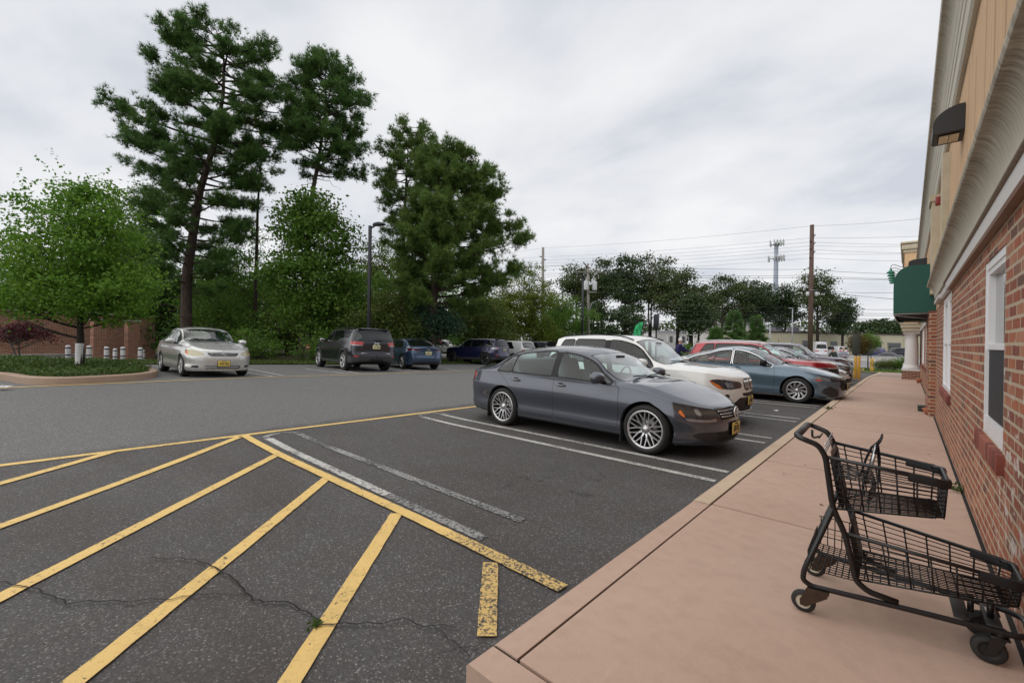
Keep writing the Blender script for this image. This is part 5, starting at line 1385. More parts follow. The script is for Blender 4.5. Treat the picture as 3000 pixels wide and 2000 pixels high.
# --- far side of the aisle
def by_wheel(px, py, sp, axle, side, hd):
    """car centre from the photo pixel where one outer tyre touches the ground; side +1 = car's left"""
    p = gp(px, py); wb = sp['xf'] - sp['xr']; a = (wb / 2 if axle == 'f' else -wb / 2); b = side * (sp['W'] / 2 - .05)
    return (p[0] - (cos(hd) * a - sin(hd) * b), p[1] - (sin(hd) * a + cos(hd) * b))
sp = sedan(4.53, 1.71, 1.475, 2.60, .89, .305, hood=1.02, nose=.76, trunk=1.06, belt=.95, rim='silver5', rim_r=.20, ds=.05, ne=22, bump_z=.62)
L = sp['L']
hl = [(.45, .67), (.50, .63), (.70, .61), (.95, .64), (1.08, .72), (.98, .775), (.80, .785), (.60, .74)]
sp['regions'] = [('headlight', F_af(hl, .006), K_TRIM), ('headlight', F_af(hl), K_YELLOWED, ('headlight',)), ('headlight.a', F_af([(.86, .63), (.98, .66), (1.06, .72), (.98, .76), (.88, .74)]), K_AMB, ('headlight',)),
    ('grille', F_front([(-.1, .605), (.30, .605), (.35, .63), (.39, .70), (-.1, .715)], L - .5), K_TRIM, ('body',), 'one'),
    ('lower_grille', F_front([(-.1, .25), (.42, .25), (.50, .335), (-.1, .335)], L - .6), K_TRIM, ('body',), 'one'), ('fog_recess', F_af([(.58, .27), (.80, .29), (.80, .345), (.60, .345)]), K_PLAS), ('tail_lamp', F_ar([(.5, .80), (.85, .82), (.85, .95), (.5, .95)]), K_RED),
    ('side_moulding', F_xz([(1.15, .50), (3.15, .49), (3.15, .53), (1.15, .54)], .4), paint('moulding_silver', (.40, .40, .385), .5, .3), ('body',))]
hd = radians(1.0)
root, S, xc = build_car('parked_sedan', sp, (.56, .56, .545), 'silver sedan with yellowed headlights facing the aisle beside the planted island', 'car', GROUP_FAR, by_wheel(528.7, 1103.4, sp, 'f', -1, hd), hd, 1, .55, .28, interior=simple('grey_seat', (.16, .16, .16), .9))
root.scale = (.95, .95, .95); root.location.x -= .08
strips(root, 'grille_bar', K_SIL, [nose_strip(S, xc, z, -.34, .34, .006, 11) for z in (.63, .66, .69)], .006)
strips(root, 'grille_bar', K_SIL, [nose_strip(S, xc, .29, -.45, .45, .01, 11)], .012)
bx_ = nose_x(S, 0, .66) - xc + .02; m = MB()
for ry, rz_ in ((.065, .042), (.022, .040), (.042, .018)): m.tube([(bx_, ry * cos(a), .66 + (.012 if rz_ < .03 else 0) + rz_ * sin(a)) for a in np.linspace(0, 2 * PI, 21)[:-1]], .005, 5, closed=True)
m.build('badge', K_CHR, root)
plate(root, nose_x(S, 0, .40) - xc + .02, 0, .405, 1, 'W35 RES', K_PLY)

sp = suv(4.82, 1.94, 1.745, 2.915, .87, .385, hood=1.15, nose=.92, belt=1.14, zb=.30, rake=.36, rim='five', rim_r=.255, clad=.06, clad_r=.60, sill_h=.12, clad_mat=simple('dark_grey_cladding', (.028, .03, .034), .45, coat=.3), ds=.055, ne=22, tyre_w=.265, rg=(1.20, 1.55), rgw=(.80, .66), chrome_dlo=True)
sp['regions'] = [('tail_lamp', F_ar([(.52, 1.03), (1.05, 1.05), (1.10, 1.10), (1.05, 1.165), (.52, 1.16)]), K_RED), ('tail_lamp.a', F_ar([(.53, 1.0), (1.0, 1.01), (1.05, 1.055), (.52, 1.05)]), K_CLR), ('reflector', F_ar([(.70, .57), (.92, .57), (.92, .62), (.70, .62)]), K_RED, ('body', 'cladding')), ('chrome_strip', F_rear([(-.1, .712), (.60, .712), (.60, .728), (-.1, .728)], .6), K_CHR, ('body', 'cladding'), 'one'), ('headlight', F_af([(.40, .80), (1.0, .80), (1.05, .90), (.45, .88)]), K_CLR)]
hd = radians(174)
root, S, xc = build_car('parked_suv', sp, (.008, .009, .018), 'black SUV with red tail lamps and chrome strip, beside the light pole', 'car', GROUP_FAR, by_wheel(1004, 1085, sp, 'r', 1, hd), hd, 1, .3, .22, priv=K_GPRIV, glassm=K_GPRIV)
RT = lambda x, y, z: Matrix.Translation((x, y, z)) @ Matrix.Rotation(-PI / 2, 4, 'Z') @ Matrix.Rotation(PI / 2, 4, 'X')
tx = tail_x(S, 0, 1.10) - xc
text_obj('lettering', 'Jeep', .12, RT(tx - .018, -.02, 1.12), simple('silver_letters', (.6, .6, .62), .35), root, .004, .002)
text_obj('lettering', '4x4', .045, RT(tail_x(S, .55, .9) - xc - .008, .58, .90), K_CHR, root, .002, .001)
plate(root, tail_x(S, 0, .95) - xc - .02, .0, .97, -1, 'TXT GNB', K_PLC, tilt=.0)
m = MB(); m.box((tail_x(S, 0, 1.68) - xc + .02, 0, 1.655), (.16, 1.22, .05), bev=.02); m.build('roof_spoiler', K_TRIM, root)
m = MB(); m.ball((tx + .02, -.10, 1.225), 1, 12, 6, sc=(.025, .19, .022)); m.build('rear_wiper', K_TRIM, root)
m = MB(); m.box((tail_x(S, 0, .45) - xc - .0, 0, .47), (.03, .55, .10), bev=.01); m.build('tow_hitch', K_TRIM, root)
for sg in (-1, 1): MB().tube([(x - xc, sg * .72, float(S.rz(x)) + .075) for x in np.linspace(.55, 2.5, 10)], .015, 6).build('roof_rail', K_TRIM, root)

sp = sedan(4.58, 1.795, 1.44, 2.70, .93, .325, hood=.97, nose=.70, trunk=1.06, belt=.95, xr0=.52, ds=.055, ne=20, rim='five')
sp['tail'] = [(.1, .14), (.32, .06), (.50, .0), (.66, .03), (.90, .05), (1.04, -.01), (1.3, .06)]
sp['regions'] = [('tail_lamp', F_ar([(.42, .89), (.60, .865), (1.0, .875), (1.20, .96), (1.0, .965), (.42, .93)]), K_DRED), ('tail_lamp.a', F_ar([(.66, .88), (.78, .88), (.78, .93), (.66, .93)]), K_CLR, ('tail_lamp',)), ('reflector', F_ar([(.60, .46), (.88, .47), (.88, .50), (.60, .49)]), K_DRED), ('lower_bumper', F_rear([(-.1, .2), (.72, .2), (.66, .34), (.50, .38), (-.1, .38)], .5), K_PLAS, ('body',), 'one'), ('headlight', F_af([(.4, .6), (1.0, .62), (1.0, .7), (.4, .68)]), K_CLR)]
hd = radians(170)
root, S, xc = build_car('parked_sedan', sp, (.040, .078, .15), 'metallic blue sedan seen from behind next to the black SUV', 'car', GROUP_FAR, by_wheel(1177.3, 1080.7, sp, 'r', 1, hd), hd, 1, .6, .25, glassm=K_GPRIV)
plate(root, tail_x(S, 0, .75) - xc - .015, 0, .76, -1, 'ZRA 25E', K_PLC)
tx = tail_x(S, 0, .93) - xc; m = MB(); m.tube([(tx - .012, .075 * cos(a), .93 + .045 * sin(a)) for a in np.linspace(0, 2 * PI, 21)[:-1]], .007, 5, closed=True); m.tube([(tx - .012, -.05, .95), (tx - .012, 0, .915), (tx - .012, .05, .95)], .006, 5); m.build('badge', K_CHR, root)

sp = suv(4.59, 1.90, 1.72, 2.741, .90, .375, hood=1.14, nose=.92, belt=1.12, zb=.28, rake=.24, rim='dark', rim_r=.25, clad=.05, clad_r=.52, ds=.06, ne=18, rg=(1.22, 1.54), rgw=(.80, .68))
sp['xB'] = 2.12; sp['wins'] = [(2.18, 2.19, 3.05, 2.88), (1.10, 1.12, 2.06, 2.06), (.38, .62, .98, .86)]
sp['regions'] = [('tail_lamp', F_ar([(.62, 1.0), (1.08, 1.01), (1.20, 1.08), (1.05, 1.14), (.62, 1.13)]), K_CLR), ('tail_lamp.a', F_ar([(.70 + .05 * cos(a), 1.065 + .05 * sin(a)) for a in np.linspace(0, 6.28, 13)[:-1]]), K_RED, ('tail_lamp',)), ('reflector', F_ar([(.62, .60), (.92, .60), (.92, .64), (.62, .64)]), K_RED, ('body', 'cladding')), ('headlight', F_af([(.4, .8), (1.0, .82), (1.0, .92), (.4, .9)]), K_CLR)]
hd = radians(190)
lr = by_wheel(1421, 1068.5, sp, 'r', 1, hd)
root, S, xc = build_car('parked_suv', sp, (.012, .014, .060), 'navy blue boxy SUV with black wheels between blue and white cars', 'car', GROUP_FAR, lr, hd, 1, .4, .22, priv=K_GPRIV, glassm=K_GPRIV)
text_obj('lettering', 'DISCOVERY', .075, RT(tail_x(S, 0, 1.15) - xc - .012, 0, 1.165), K_SIL, root, .003, .001, sx=1.5)
plate(root, tail_x(S, 0, .98) - xc - .02, .02, 1.0, -1, 'VJB 40H', K_PLC)
m = MB(); m.box((tail_x(S, 0, 1.66) - xc + .02, 0, 1.64), (.14, 1.2, .05), bev=.02); m.build('roof_spoiler', K_TRIM, root)
sp = suv(4.70, 1.86, 1.66, 2.79, .90, .36, hood=1.08, nose=.86, belt=1.06, rake=.50, ds=.06, ne=16, rg=(1.16, 1.50)); sp['regions'] = [('tail_lamp', F_ar([(.4, .90), (.98, .93), (.98, 1.02), (.4, 1.04)]), K_RED)]
root, S, xc = build_car('parked_suv', sp, (.58, .59, .60), 'white SUV seen from behind, past the navy SUV', 'car', GROUP_FAR, (lr[0] - .2, lr[1] + 3.1), radians(184), 1, 0, .35, priv=K_GPRIV, glassm=K_GPRIV)
sp = suv(4.90, 1.96, 1.70, 2.98, .92, .37, hood=1.10, nose=.88, belt=1.10, rake=.80, ds=.06, ne=16, rg=(1.20, 1.54)); sp['regions'] = [('tail_lamp', F_ar([(.4, .90), (.98, .93), (.98, 1.02), (.4, 1.04)]), K_RED)]
root, S, xc = build_car('parked_suv', sp, (.035, .036, .055), 'dark grey sloping SUV partly hidden past the white SUV', 'car', GROUP_FAR, (lr[0] - .1, lr[1] + 5.7), radians(184), 1, .5, .25, priv=K_GPRIV, glassm=K_GPRIV)
# ------------------------------------------------------------------ vegetation
def foliage_mat(name, ca, cb, cc, trans=.25, rough=.6):
    t = NT(name); a = t.n('Attribute'); a.attribute_name = 'rnd'; v = t.coord('Object'); n = t.noise(v, .45, 4, .6)
    c = t.mix(a.outputs['Fac'], ca, cb); c = t.mix(t.ramp(n, [(.35, 0), (.7, 1)]), c, cc)
    p = t.pbr(c, rough, spec=.35)
    tr = t.n('BsdfTranslucent'); t.t.links.new(c, tr.inputs[0]); mx = t.n('MixShader'); mx.inputs[0].default_value = trans
    t.t.links.new(p, mx.inputs[1]); t.t.links.new(tr.outputs[0], mx.inputs[2])
    return t.done(mx.outputs[0])
F_PINE = foliage_mat('pine_needles', (.055, .125, .030), (.135, .235, .050), (.075, .165, .038), .35)
F_PINE2 = foliage_mat('olive_pine_needles', (.062, .125, .026), (.175, .25, .046), (.10, .18, .038), .35)
F_LIME = foliage_mat('lime_leaves', (.07, .17, .016), (.19, .32, .034), (.10, .225, .022), .45)
F_GREEN = foliage_mat('green_leaves', (.058, .145, .018), (.16, .26, .036), (.09, .19, .026), .45)
F_DARK = foliage_mat('dark_leaves', (.042, .105, .022), (.11, .19, .034), (.065, .14, .026), .4)
F_OLIVE = foliage_mat('olive_leaves', (.06, .10, .02), (.15, .18, .038), (.09, .13, .026), .4)
F_YEL = foliage_mat('yellow_green_leaves', (.09, .14, .014), (.22, .24, .025), (.12, .17, .02), .35)
F_RED = foliage_mat('wine_red_leaves', (.035, .006, .012), (.11, .014, .025), (.06, .010, .018), .3)
F_RUST = foliage_mat('rusty_leaves', (.08, .06, .015), (.16, .085, .02), (.07, .075, .016), .3)
F_BLUE = foliage_mat('blue_green_needles', (.02, .06, .035), (.05, .115, .065), (.03, .08, .045), .2)
F_COVER = foliage_mat('ground_cover', (.03, .085, .012), (.10, .16, .025), (.06, .10, .02), .3)
F_GRASSB = foliage_mat('grass_blades', (.04, .085, .014), (.11, .16, .03), (.07, .10, .02), .3)
def bark(name, a, b):
    t = NT(name); v = t.coord('Object', scale=(9, 9, 1.6)); n = t.noise(v, 1.5, 6, .65); c = t.mix(t.ramp(n, [(.35, 0), (.65, 1)]), a, b)
    return t.done(t.pbr(c, .9, 0, t.bump(n, .7, .03), spec=.2))
B_PINE = bark('pine_bark', (.035, .026, .021), (.085, .062, .05)); B_GREY = bark('grey_bark', (.06, .052, .045), (.13, .115, .10)); B_DARK = bark('dark_bark', (.02, .017, .014), (.05, .042, .035))

def rot_frames(D, r):
    D = D / (np.linalg.norm(D, axis=1, keepdims=True) + 1e-9)
    a = np.where(np.abs(D[:, 2:3]) < .9, np.array([[0, 0, 1.0]]), np.array([[1.0, 0, 0]]))
    U = np.cross(D, a); U /= np.linalg.norm(U, axis=1, keepdims=True) + 1e-9; W_ = np.cross(D, U)
    th = r.uniform(0, 2 * PI, len(D))[:, None]
    U2 = U * np.cos(th) + W_ * np.sin(th); return D, U2, np.cross(D, U2)

def tufts(P, D, r, n=11, ln=.20, wd=.016, spread=1.0):
    """needle tufts: n thin triangles fanned round each direction"""
    N = len(P); D, U, W_ = rot_frames(np.asarray(D), r)
    th = r.uniform(0, 2 * PI, (N, n)); ph = r.uniform(.15, spread, (N, n)); L_ = ln * r.uniform(.7, 1.15, (N, n))
    dx = np.cos(ph); dr = np.sin(ph)
    dirs = D[:, None] * dx[..., None] + (U[:, None] * np.cos(th)[..., None] + W_[:, None] * np.sin(th)[..., None]) * dr[..., None]
    side = np.cross(dirs, r.normal(size=(N, n, 3))); side /= np.linalg.norm(side, axis=2, keepdims=True) + 1e-9
    base = P[:, None] + dirs * .01; tip = P[:, None] + dirs * L_[..., None]
    V = np.stack([base - side * wd / 2, base + side * wd / 2, tip], 2).reshape(-1, 3)
    F = np.arange(N * n * 3).reshape(-1, 3)
    rn = np.clip(r.uniform(0, 1, N)[:, None] * .75 + r.uniform(0, .25, (N, n)), 0, 1)
    return V, F, np.repeat(rn.ravel(), 3)

def leaves(P, r, ln=.09, wd=.06, up=.5, droop=0.0):
    """leaf quads (kite shaped) with mostly upward facing normals"""
    N = len(P)
    Nn = r.normal(size=(N, 3)) * (1 - up) + np.array([0, 0, up]); Nn /= np.linalg.norm(Nn, axis=1, keepdims=True) + 1e-9
    A = np.cross(Nn, r.normal(size=(N, 3))); A /= np.linalg.norm(A, axis=1, keepdims=True) + 1e-9; A[:, 2] -= droop; Bv = np.cross(Nn, A)
    s = r.uniform(.6, 1.25, N)[:, None]
    V = np.stack([P, P + A * ln * .45 * s + Bv * wd * .5 * s, P + A * ln * s, P + A * ln * .45 * s - Bv * wd * .5 * s], 1).reshape(-1, 3)
    return V, np.arange(N * 4).reshape(-1, 4), np.repeat(r.uniform(0, 1, N), 4)

class Tree:
    def __init__(s, seed): s.r = np.random.default_rng(seed); s.m = MB()
    def limb(s, pts, r0, r1, n=6):
        k = len(pts); s.m.tube(pts, list(np.linspace(r0, r1, k)), n, cap=False)

def bez(a, b, c, n): 
    t = np.linspace(0, 1, n)[:, None]; return (1 - t) ** 2 * a + 2 * t * (1 - t) * b + t * t * c

CAMR = _R0
def pine_tree(name, label, base, path, r0, env, nl, seed, mat=None, dens=1.0, dead=0, group=None, tuft_n=11, ln=.22, wd=.017, z0=.35, bark_m=None, up=.22, plate=1.0):
    """path: trunk points as (sideways, away, height); env: [(height, reach left, reach right)]"""
    T = Tree(seed); r = T.r; root = empty(name, base, 0, label, 'tree', group)
    P = np.array([CAMR * p[0] + _F0 * p[1] + np.array([0, 0, p[2]]) for p in path], float)
    hs = P[:, 2]; Htop = hs[-1]
    fx = lambda h: np.array([np.interp(h, hs, P[:, 0]), np.interp(h, hs, P[:, 1]), h])
    zz = np.linspace(0, Htop, 22); tp = [fx(h) for h in zz]
    rad = r0 * (1 - (zz / Htop) ** 1.2 * .93); rad[0] *= 1.35
    T.m.tube(tp, list(rad), 10, cap=False)
    eh = [e[0] for e in env]
    TP = []; TD = []
    for i in range(nl):
        h = eh[0] + (eh[-1] - eh[0]) * ((i + r.uniform(0, 1)) / nl) ** .85
        az = i * 2.39996 + r.uniform(-.5, .5)
        ca = cos(az); L_ = np.interp(h, eh, [e[1] for e in env]) if ca < 0 else np.interp(h, eh, [e[2] for e in env])
        Lm = .5 * (np.interp(h, eh, [e[1] for e in env]) + np.interp(h, eh, [e[2] for e in env]))
        L_ = (L_ * abs(ca) + Lm * (1 - abs(ca))) * r.uniform(.60, .90)
        if L_ < .25: continue
        d = CAMR * ca + _F0 * sin(az); a = fx(h); rise = up * L_ + r.uniform(-.1, .15) * L_
        rise *= 1 - .5 * (h / Htop); c = a + d * L_ + np.array([0, 0, rise]); b = a + d * L_ * .5 + np.array([0, 0, rise * .15 - .04 * L_])
        lp = bez(a, b, c, 9); rr = max(.018, min(.3 * r0, .020 * L_ + .01))
        T.limb(lp, rr, .008, 5)
        # side twigs carrying needle tufts
        ts = np.sort(z0 + (1 - z0) * r.uniform(0, 1, int(2 + L_ * 1.5)) ** .7); ts[-1] = 1.0
        for t in np.repeat(ts, max(2, int(7 * dens))):
            q = np.array([np.interp(t, np.linspace(0, 1, 9), lp[:, j]) for j in range(3)])
            sd = np.cross(d, [0, 0, 1]) * r.choice([-1, 1]) * r.uniform(.5, 1) + d * r.uniform(.2, .9) + np.array([0, 0, r.uniform(-.35, .95)])
            sd /= np.linalg.norm(sd); tl = r.uniform(.25, .45 + .16 * L_) * (1.2 - t * .45) * plate
            e = q + sd * tl
            if r.uniform() < .6: T.limb([q, q + sd * tl * .5, e], .010, .005, 3)
            m_ = max(3, int(tl / .075))
            for u in np.linspace(.25, 1, m_):
                p = q + sd * tl * u + r.normal(size=3) * .05; TP.append(p + r.normal(size=3) * .07); TD.append(sd * .6 + np.array([0, 0, .45]) + r.normal(size=3) * .5)
        for u in np.linspace(.6, 1, 5): TP.append(lp[int(u * 8)] + r.normal(size=3) * .04); TD.append(d + np.array([0, 0, .4]))
    for i in range(dead):
        h = eh[0] * r.uniform(.45, 1.0); az = r.uniform(0, 6.28); d = CAMR * cos(az) + _F0 * sin(az); L_ = r.uniform(.6, 2.4); a = fx(h)
        lp = bez(a, a + d * L_ * .5 + np.array([0, 0, .1]), a + d * L_ + np.array([0, 0, r.uniform(-.5, .3)]), 6) + r.normal(size=(6, 3)) * .05; lp[0] = a
        T.limb(lp, .03, .006, 4)
    T.m.build('trunk', bark_m or B_PINE, root)
    V, F, A = tufts(np.array(TP), np.array(TD), r, tuft_n, ln, wd, 1.15)
    np_mesh('crown', V, F, mat or F_PINE, root, attr=A)
    return root

def leafy_tree(name, label, base, H, crown, nleaf, seed, mat, tr=.12, tz=1.5, group=None, ln=.09, wd=.06, cl=70, cs=.35, bark_m=None, up=.45, lean=(0, 0), stems=1, cat='tree', wispy=0, holes=.0):
    """crown: ellipsoids (sideways, away, height, rx, ry, rz) that the leaf clumps fill unevenly"""
    T = Tree(seed); r = T.r; root = empty(name, base, 0, label, cat, group)
    W3 = lambda p: CAMR * p[0] + _F0 * p[1] + np.array([0, 0, p[2]])
    vol = np.array([c[3] * c[4] * c[5] for c in crown]) ** .85; vol /= vol.sum()
    nc = max(6, nleaf // cl); CC = []
    for i, c in enumerate(crown):
        k = max(2, int(nc * vol[i])); d = r.normal(size=(k, 3)); d /= np.linalg.norm(d, axis=1, keepdims=True); rad = r.uniform(.25, 1.03, k)[:, None] ** .55
        q = d * rad * np.array(c[3:6]) + np.array(c[:3]); CC.append(q)
    CC = np.concatenate(CC); cw = np.array([W3(p) for p in CC])
    # trunk and limbs
    tops = []
    for sidx in range(stems):
        off = np.array([r.uniform(-.2, .2), r.uniform(-.2, .2), 0]) * (stems > 1)
        t0 = W3((off[0], off[1], 0)); t1 = W3((lean[0] + off[0] * 2, lean[1] + off[1] * 2, tz)); t2 = W3((lean[0] * 1.6 + off[0] * 3, lean[1] * 1.6 + off[1] * 3, max(tz + .3, H * .8)))
        pts = np.concatenate([bez(t0, (t0 + t1) / 2 + r.normal(size=3) * .04, t1, 5), bez(t1, (t1 + t2) / 2 + r.normal(size=3) * .15, t2, 8)[1:]])
        T.m.tube(pts, list(np.concatenate([np.linspace(tr * 1.2, tr * .85, 5), np.linspace(tr * .8, tr * .12, 7)]) / (1 if stems == 1 else 1.6)), 9, cap=False); tops.append(pts)
    nb = min(len(cw), 70)
    for i in r.choice(len(cw), nb, replace=False):
        pts = tops[r.integers(len(tops))]; q = cw[i]; j = np.argmin(np.abs(pts[:, 2] - (q[2] - .45 * np.hypot(*(q - pts[-1])[:2])))); j = max(3, min(j, len(pts) - 2)); a = pts[j]
        L_ = np.linalg.norm(q - a); T.limb(bez(a, a + (q - a) * .5 + np.array([0, 0, -.08 * L_ if q[2] > a[2] else .1 * L_]), q, 6), max(.012, tr * .30 * min(1, L_ / 2)), .005, 4)
    T.m.build('trunk', bark_m or B_GREY, root)
    n_each = nleaf // len(cw); PP = []
    for p in cw:
        k = int(n_each * r.uniform(.45, 1.6)); s_ = cs * r.uniform(.6, 1.35)
        PP.append(p + r.normal(size=(k, 3)) * np.array([s_, s_, s_ * .55]))
    for _ in range(wispy):
        p = cw[np.argsort(cw[:, 2])[-max(4, len(cw) // 4):]][r.integers(max(4, len(cw) // 4))]; d = np.array([r.normal() * .5, r.normal() * .5, 1.0]); L_ = r.uniform(.4, 1.1)
        PP.append(p + d[None] * np.linspace(0, L_, 26)[:, None] + r.normal(size=(26, 3)) * .035)
    V, F, A = leaves(np.concatenate(PP), r, ln, wd, up)
    np_mesh('crown' if cat == 'tree' else 'foliage', V, F, mat, root, attr=A)
    return root

def at(px, d):          # ground position on the ray through photo column px at depth d
    p = CAMP + ray(px, 990) * d; return (float(p[0]), float(p[1]), float(gz(p[0], p[1])))
def mpp(d): return d / CAM_F          # metres per photo pixel at depth d

GW = 'trees of the wood behind the parked cars'
# tall pine with the widest crown
d = 27.0; k = mpp(d); b = at(545, d); hz = lambda y: 1.47 - b[2] + (983 - y) * k
pine_tree('pine_tree', 'tallest pine with a wide layered dark crown, behind the silver sedan', b,
  [(0, 0, 0), (0, 0, hz(800)), (35 * k, 0, hz(560)), (75 * k, 0, hz(420)), (100 * k, 0, hz(280)), (95 * k, .2, hz(150)), (75 * k, 0, hz(85))], .34,
  [(hz(860), 150 * k, 120 * k), (hz(760), 170 * k, 190 * k), (hz(650), 150 * k, 190 * k), (hz(560), 200 * k, 200 * k), (hz(500), 250 * k, 190 * k), (hz(430), 330 * k, 210 * k), (hz(380), 250 * k, 200 * k), (hz(330), 205 * k, 235 * k), (hz(260), 185 * k, 215 * k), (hz(200), 190 * k, 205 * k), (hz(130), 175 * k, 175 * k), (hz(112), 120 * k, 130 * k), (hz(92), 70 * k, 70 * k)], 104, 11, F_PINE, 1.0, 10, GW, ln=.30, wd=.026)
# thin straight trunk between the two big pines
d = 31.0; k = mpp(d); b = at(745, d); hz = lambda y: 1.47 - b[2] + (986 - y) * k
pine_tree('pine_tree', 'slim straight pine with a bare trunk between the two tall pines', b, [(0, 0, 0), (5 * k, 0, hz(600)), (22 * k, 0, hz(330))], .17,
  [(hz(560), 40 * k, 40 * k), (hz(470), 70 * k, 80 * k), (hz(400), 80 * k, 90 * k), (hz(335), 40 * k, 50 * k)], 16, 12, F_PINE2, .8, 8, GW, ln=.28, wd=.024)
# second tall pine
d = 29.0; k = mpp(d); b = at(885, d); hz = lambda y: 1.47 - b[2] + (988 - y) * k
pine_tree('pine_tree', 'second tallest pine with a crooked bare lower trunk', b, [(0, 0, 0), (10 * k, 0, hz(760)), (25 * k, 0, hz(560)), (40 * k, 0, hz(480)), (46 * k, .2, hz(400)), (62 * k, 0, hz(300)), (55 * k, 0, hz(168))], .26,
  [(hz(520), 60 * k, 150 * k), (hz(470), 90 * k, 185 * k), (hz(400), 110 * k, 165 * k), (hz(340), 120 * k, 170 * k), (hz(280), 110 * k, 130 * k), (hz(220), 85 * k, 100 * k), (hz(178), 45 * k, 55 * k)], 84, 13, F_PINE, .95, 16, GW, ln=.28, wd=.024)
# leafy climber-clad tree on its lower half
d = 27.5; k = mpp(d); b = at(905, d); hz = lambda y: 1.47 - b[2] + (988 - y) * k
leafy_tree('broadleaf_tree', 'bushy broadleaf tree with ragged leaves just left of the light pole', b, hz(540), [(0, 0, hz(600), 60 * k, 60 * k, 50 * k), (20 * k, 0, hz(690), 115 * k, 90 * k, 90 * k), (-40 * k, 0, hz(660), 70 * k, 60 * k, 60 * k), (10 * k, 0, hz(820), 140 * k, 110 * k, 100 * k), (30 * k, 0, hz(920), 130 * k, 100 * k, 60 * k)], 26000, 21, F_GREEN, .16, 3, GW, ln=.19, wd=.15, cl=55, cs=.45)
# third group
d = 31.0; k = mpp(d); b = at(1170, d); hz = lambda y: 1.47 - b[2] + (992 - y) * k
pine_tree('pine_tree', 'pine with a tufted top standing right behind the light pole', b, [(0, 0, 0), (8 * k, 0, hz(700)), (15 * k, 0, hz(500)), (22 * k, 0, hz(368))], .22,
  [(hz(760), 60 * k, 70 * k), (hz(650), 80 * k, 90 * k), (hz(560), 105 * k, 95 * k), (hz(480), 105 * k, 100 * k), (hz(420), 75 * k, 80 * k), (hz(372), 50 * k, 55 * k)], 64, 14, F_PINE2, .9, 12, GW, ln=.28, wd=.025)
d = 28.0; k = mpp(d); b = at(1265, d); hz = lambda y: 1.47 - b[2] + (993 - y) * k
pine_tree('pine_tree', 'broad round-headed pine at the right end of the wood', b, [(0, 0, 0), (10 * k, 0, hz(700)), (25 * k, 0, hz(560)), (30 * k, 0, hz(430))], .30,
  [(hz(920), 110 * k, 200 * k), (hz(850), 130 * k, 285 * k), (hz(780), 130 * k, 290 * k), (hz(700), 110 * k, 290 * k), (hz(640), 100 * k, 260 * k), (hz(590), 95 * k, 215 * k), (hz(530), 85 * k, 180 * k), (hz(470), 75 * k, 110 * k), (hz(440), 50 * k, 70 * k)], 118, 15, F_PINE2, 1.0, 8, GW, ln=.30, wd=.027)
# young street tree on the island, trunk wrapped in white
d = 12.2; k = mpp(d); b = np.array(at(234, d)); b[2] += .13; hz = lambda y: 1.47 - b[2] + (980 - y) * k
young = leafy_tree('street_tree', 'young lime green tree with a white wrapped trunk on the planted island', b, hz(500), [(-60 * k, 0, hz(760), 165 * k, 140 * k, 95 * k), (-40 * k, .1, hz(860), 190 * k, 150 * k, 75 * k), (60 * k, 0, hz(700), 110 * k, 120 * k, 120 * k), (90 * k, 0, hz(840), 130 * k, 120 * k, 85 * k), (-10 * k, 0, hz(620), 100 * k, 95 * k, 90 * k), (-150 * k, 0, hz(660), 60 * k, 70 * k, 80 * k), (40 * k, 0, hz(560), 55 * k, 60 * k, 50 * k), (80 * k, 0, hz(920), 110 * k, 90 * k, 45 * k), (-170 * k, 0, hz(880), 110 * k, 110 * k, 50 * k)], 27000, 31, F_LIME, .085, 1.1, ln=.105, wd=.062, cl=60, cs=.20, up=.35, wispy=26, bark_m=B_DARK)
m = MB(); m.lathe([(.097, .02), (.100, .05)] + [(.092 + .004 * (i % 2), .05 + .03 * i) for i in range(1, 22)] + [(.085, .69)], 20); m.build('trunk_wrap', simple('white_wrap', (.62, .62, .61), .6, var=.08), young)
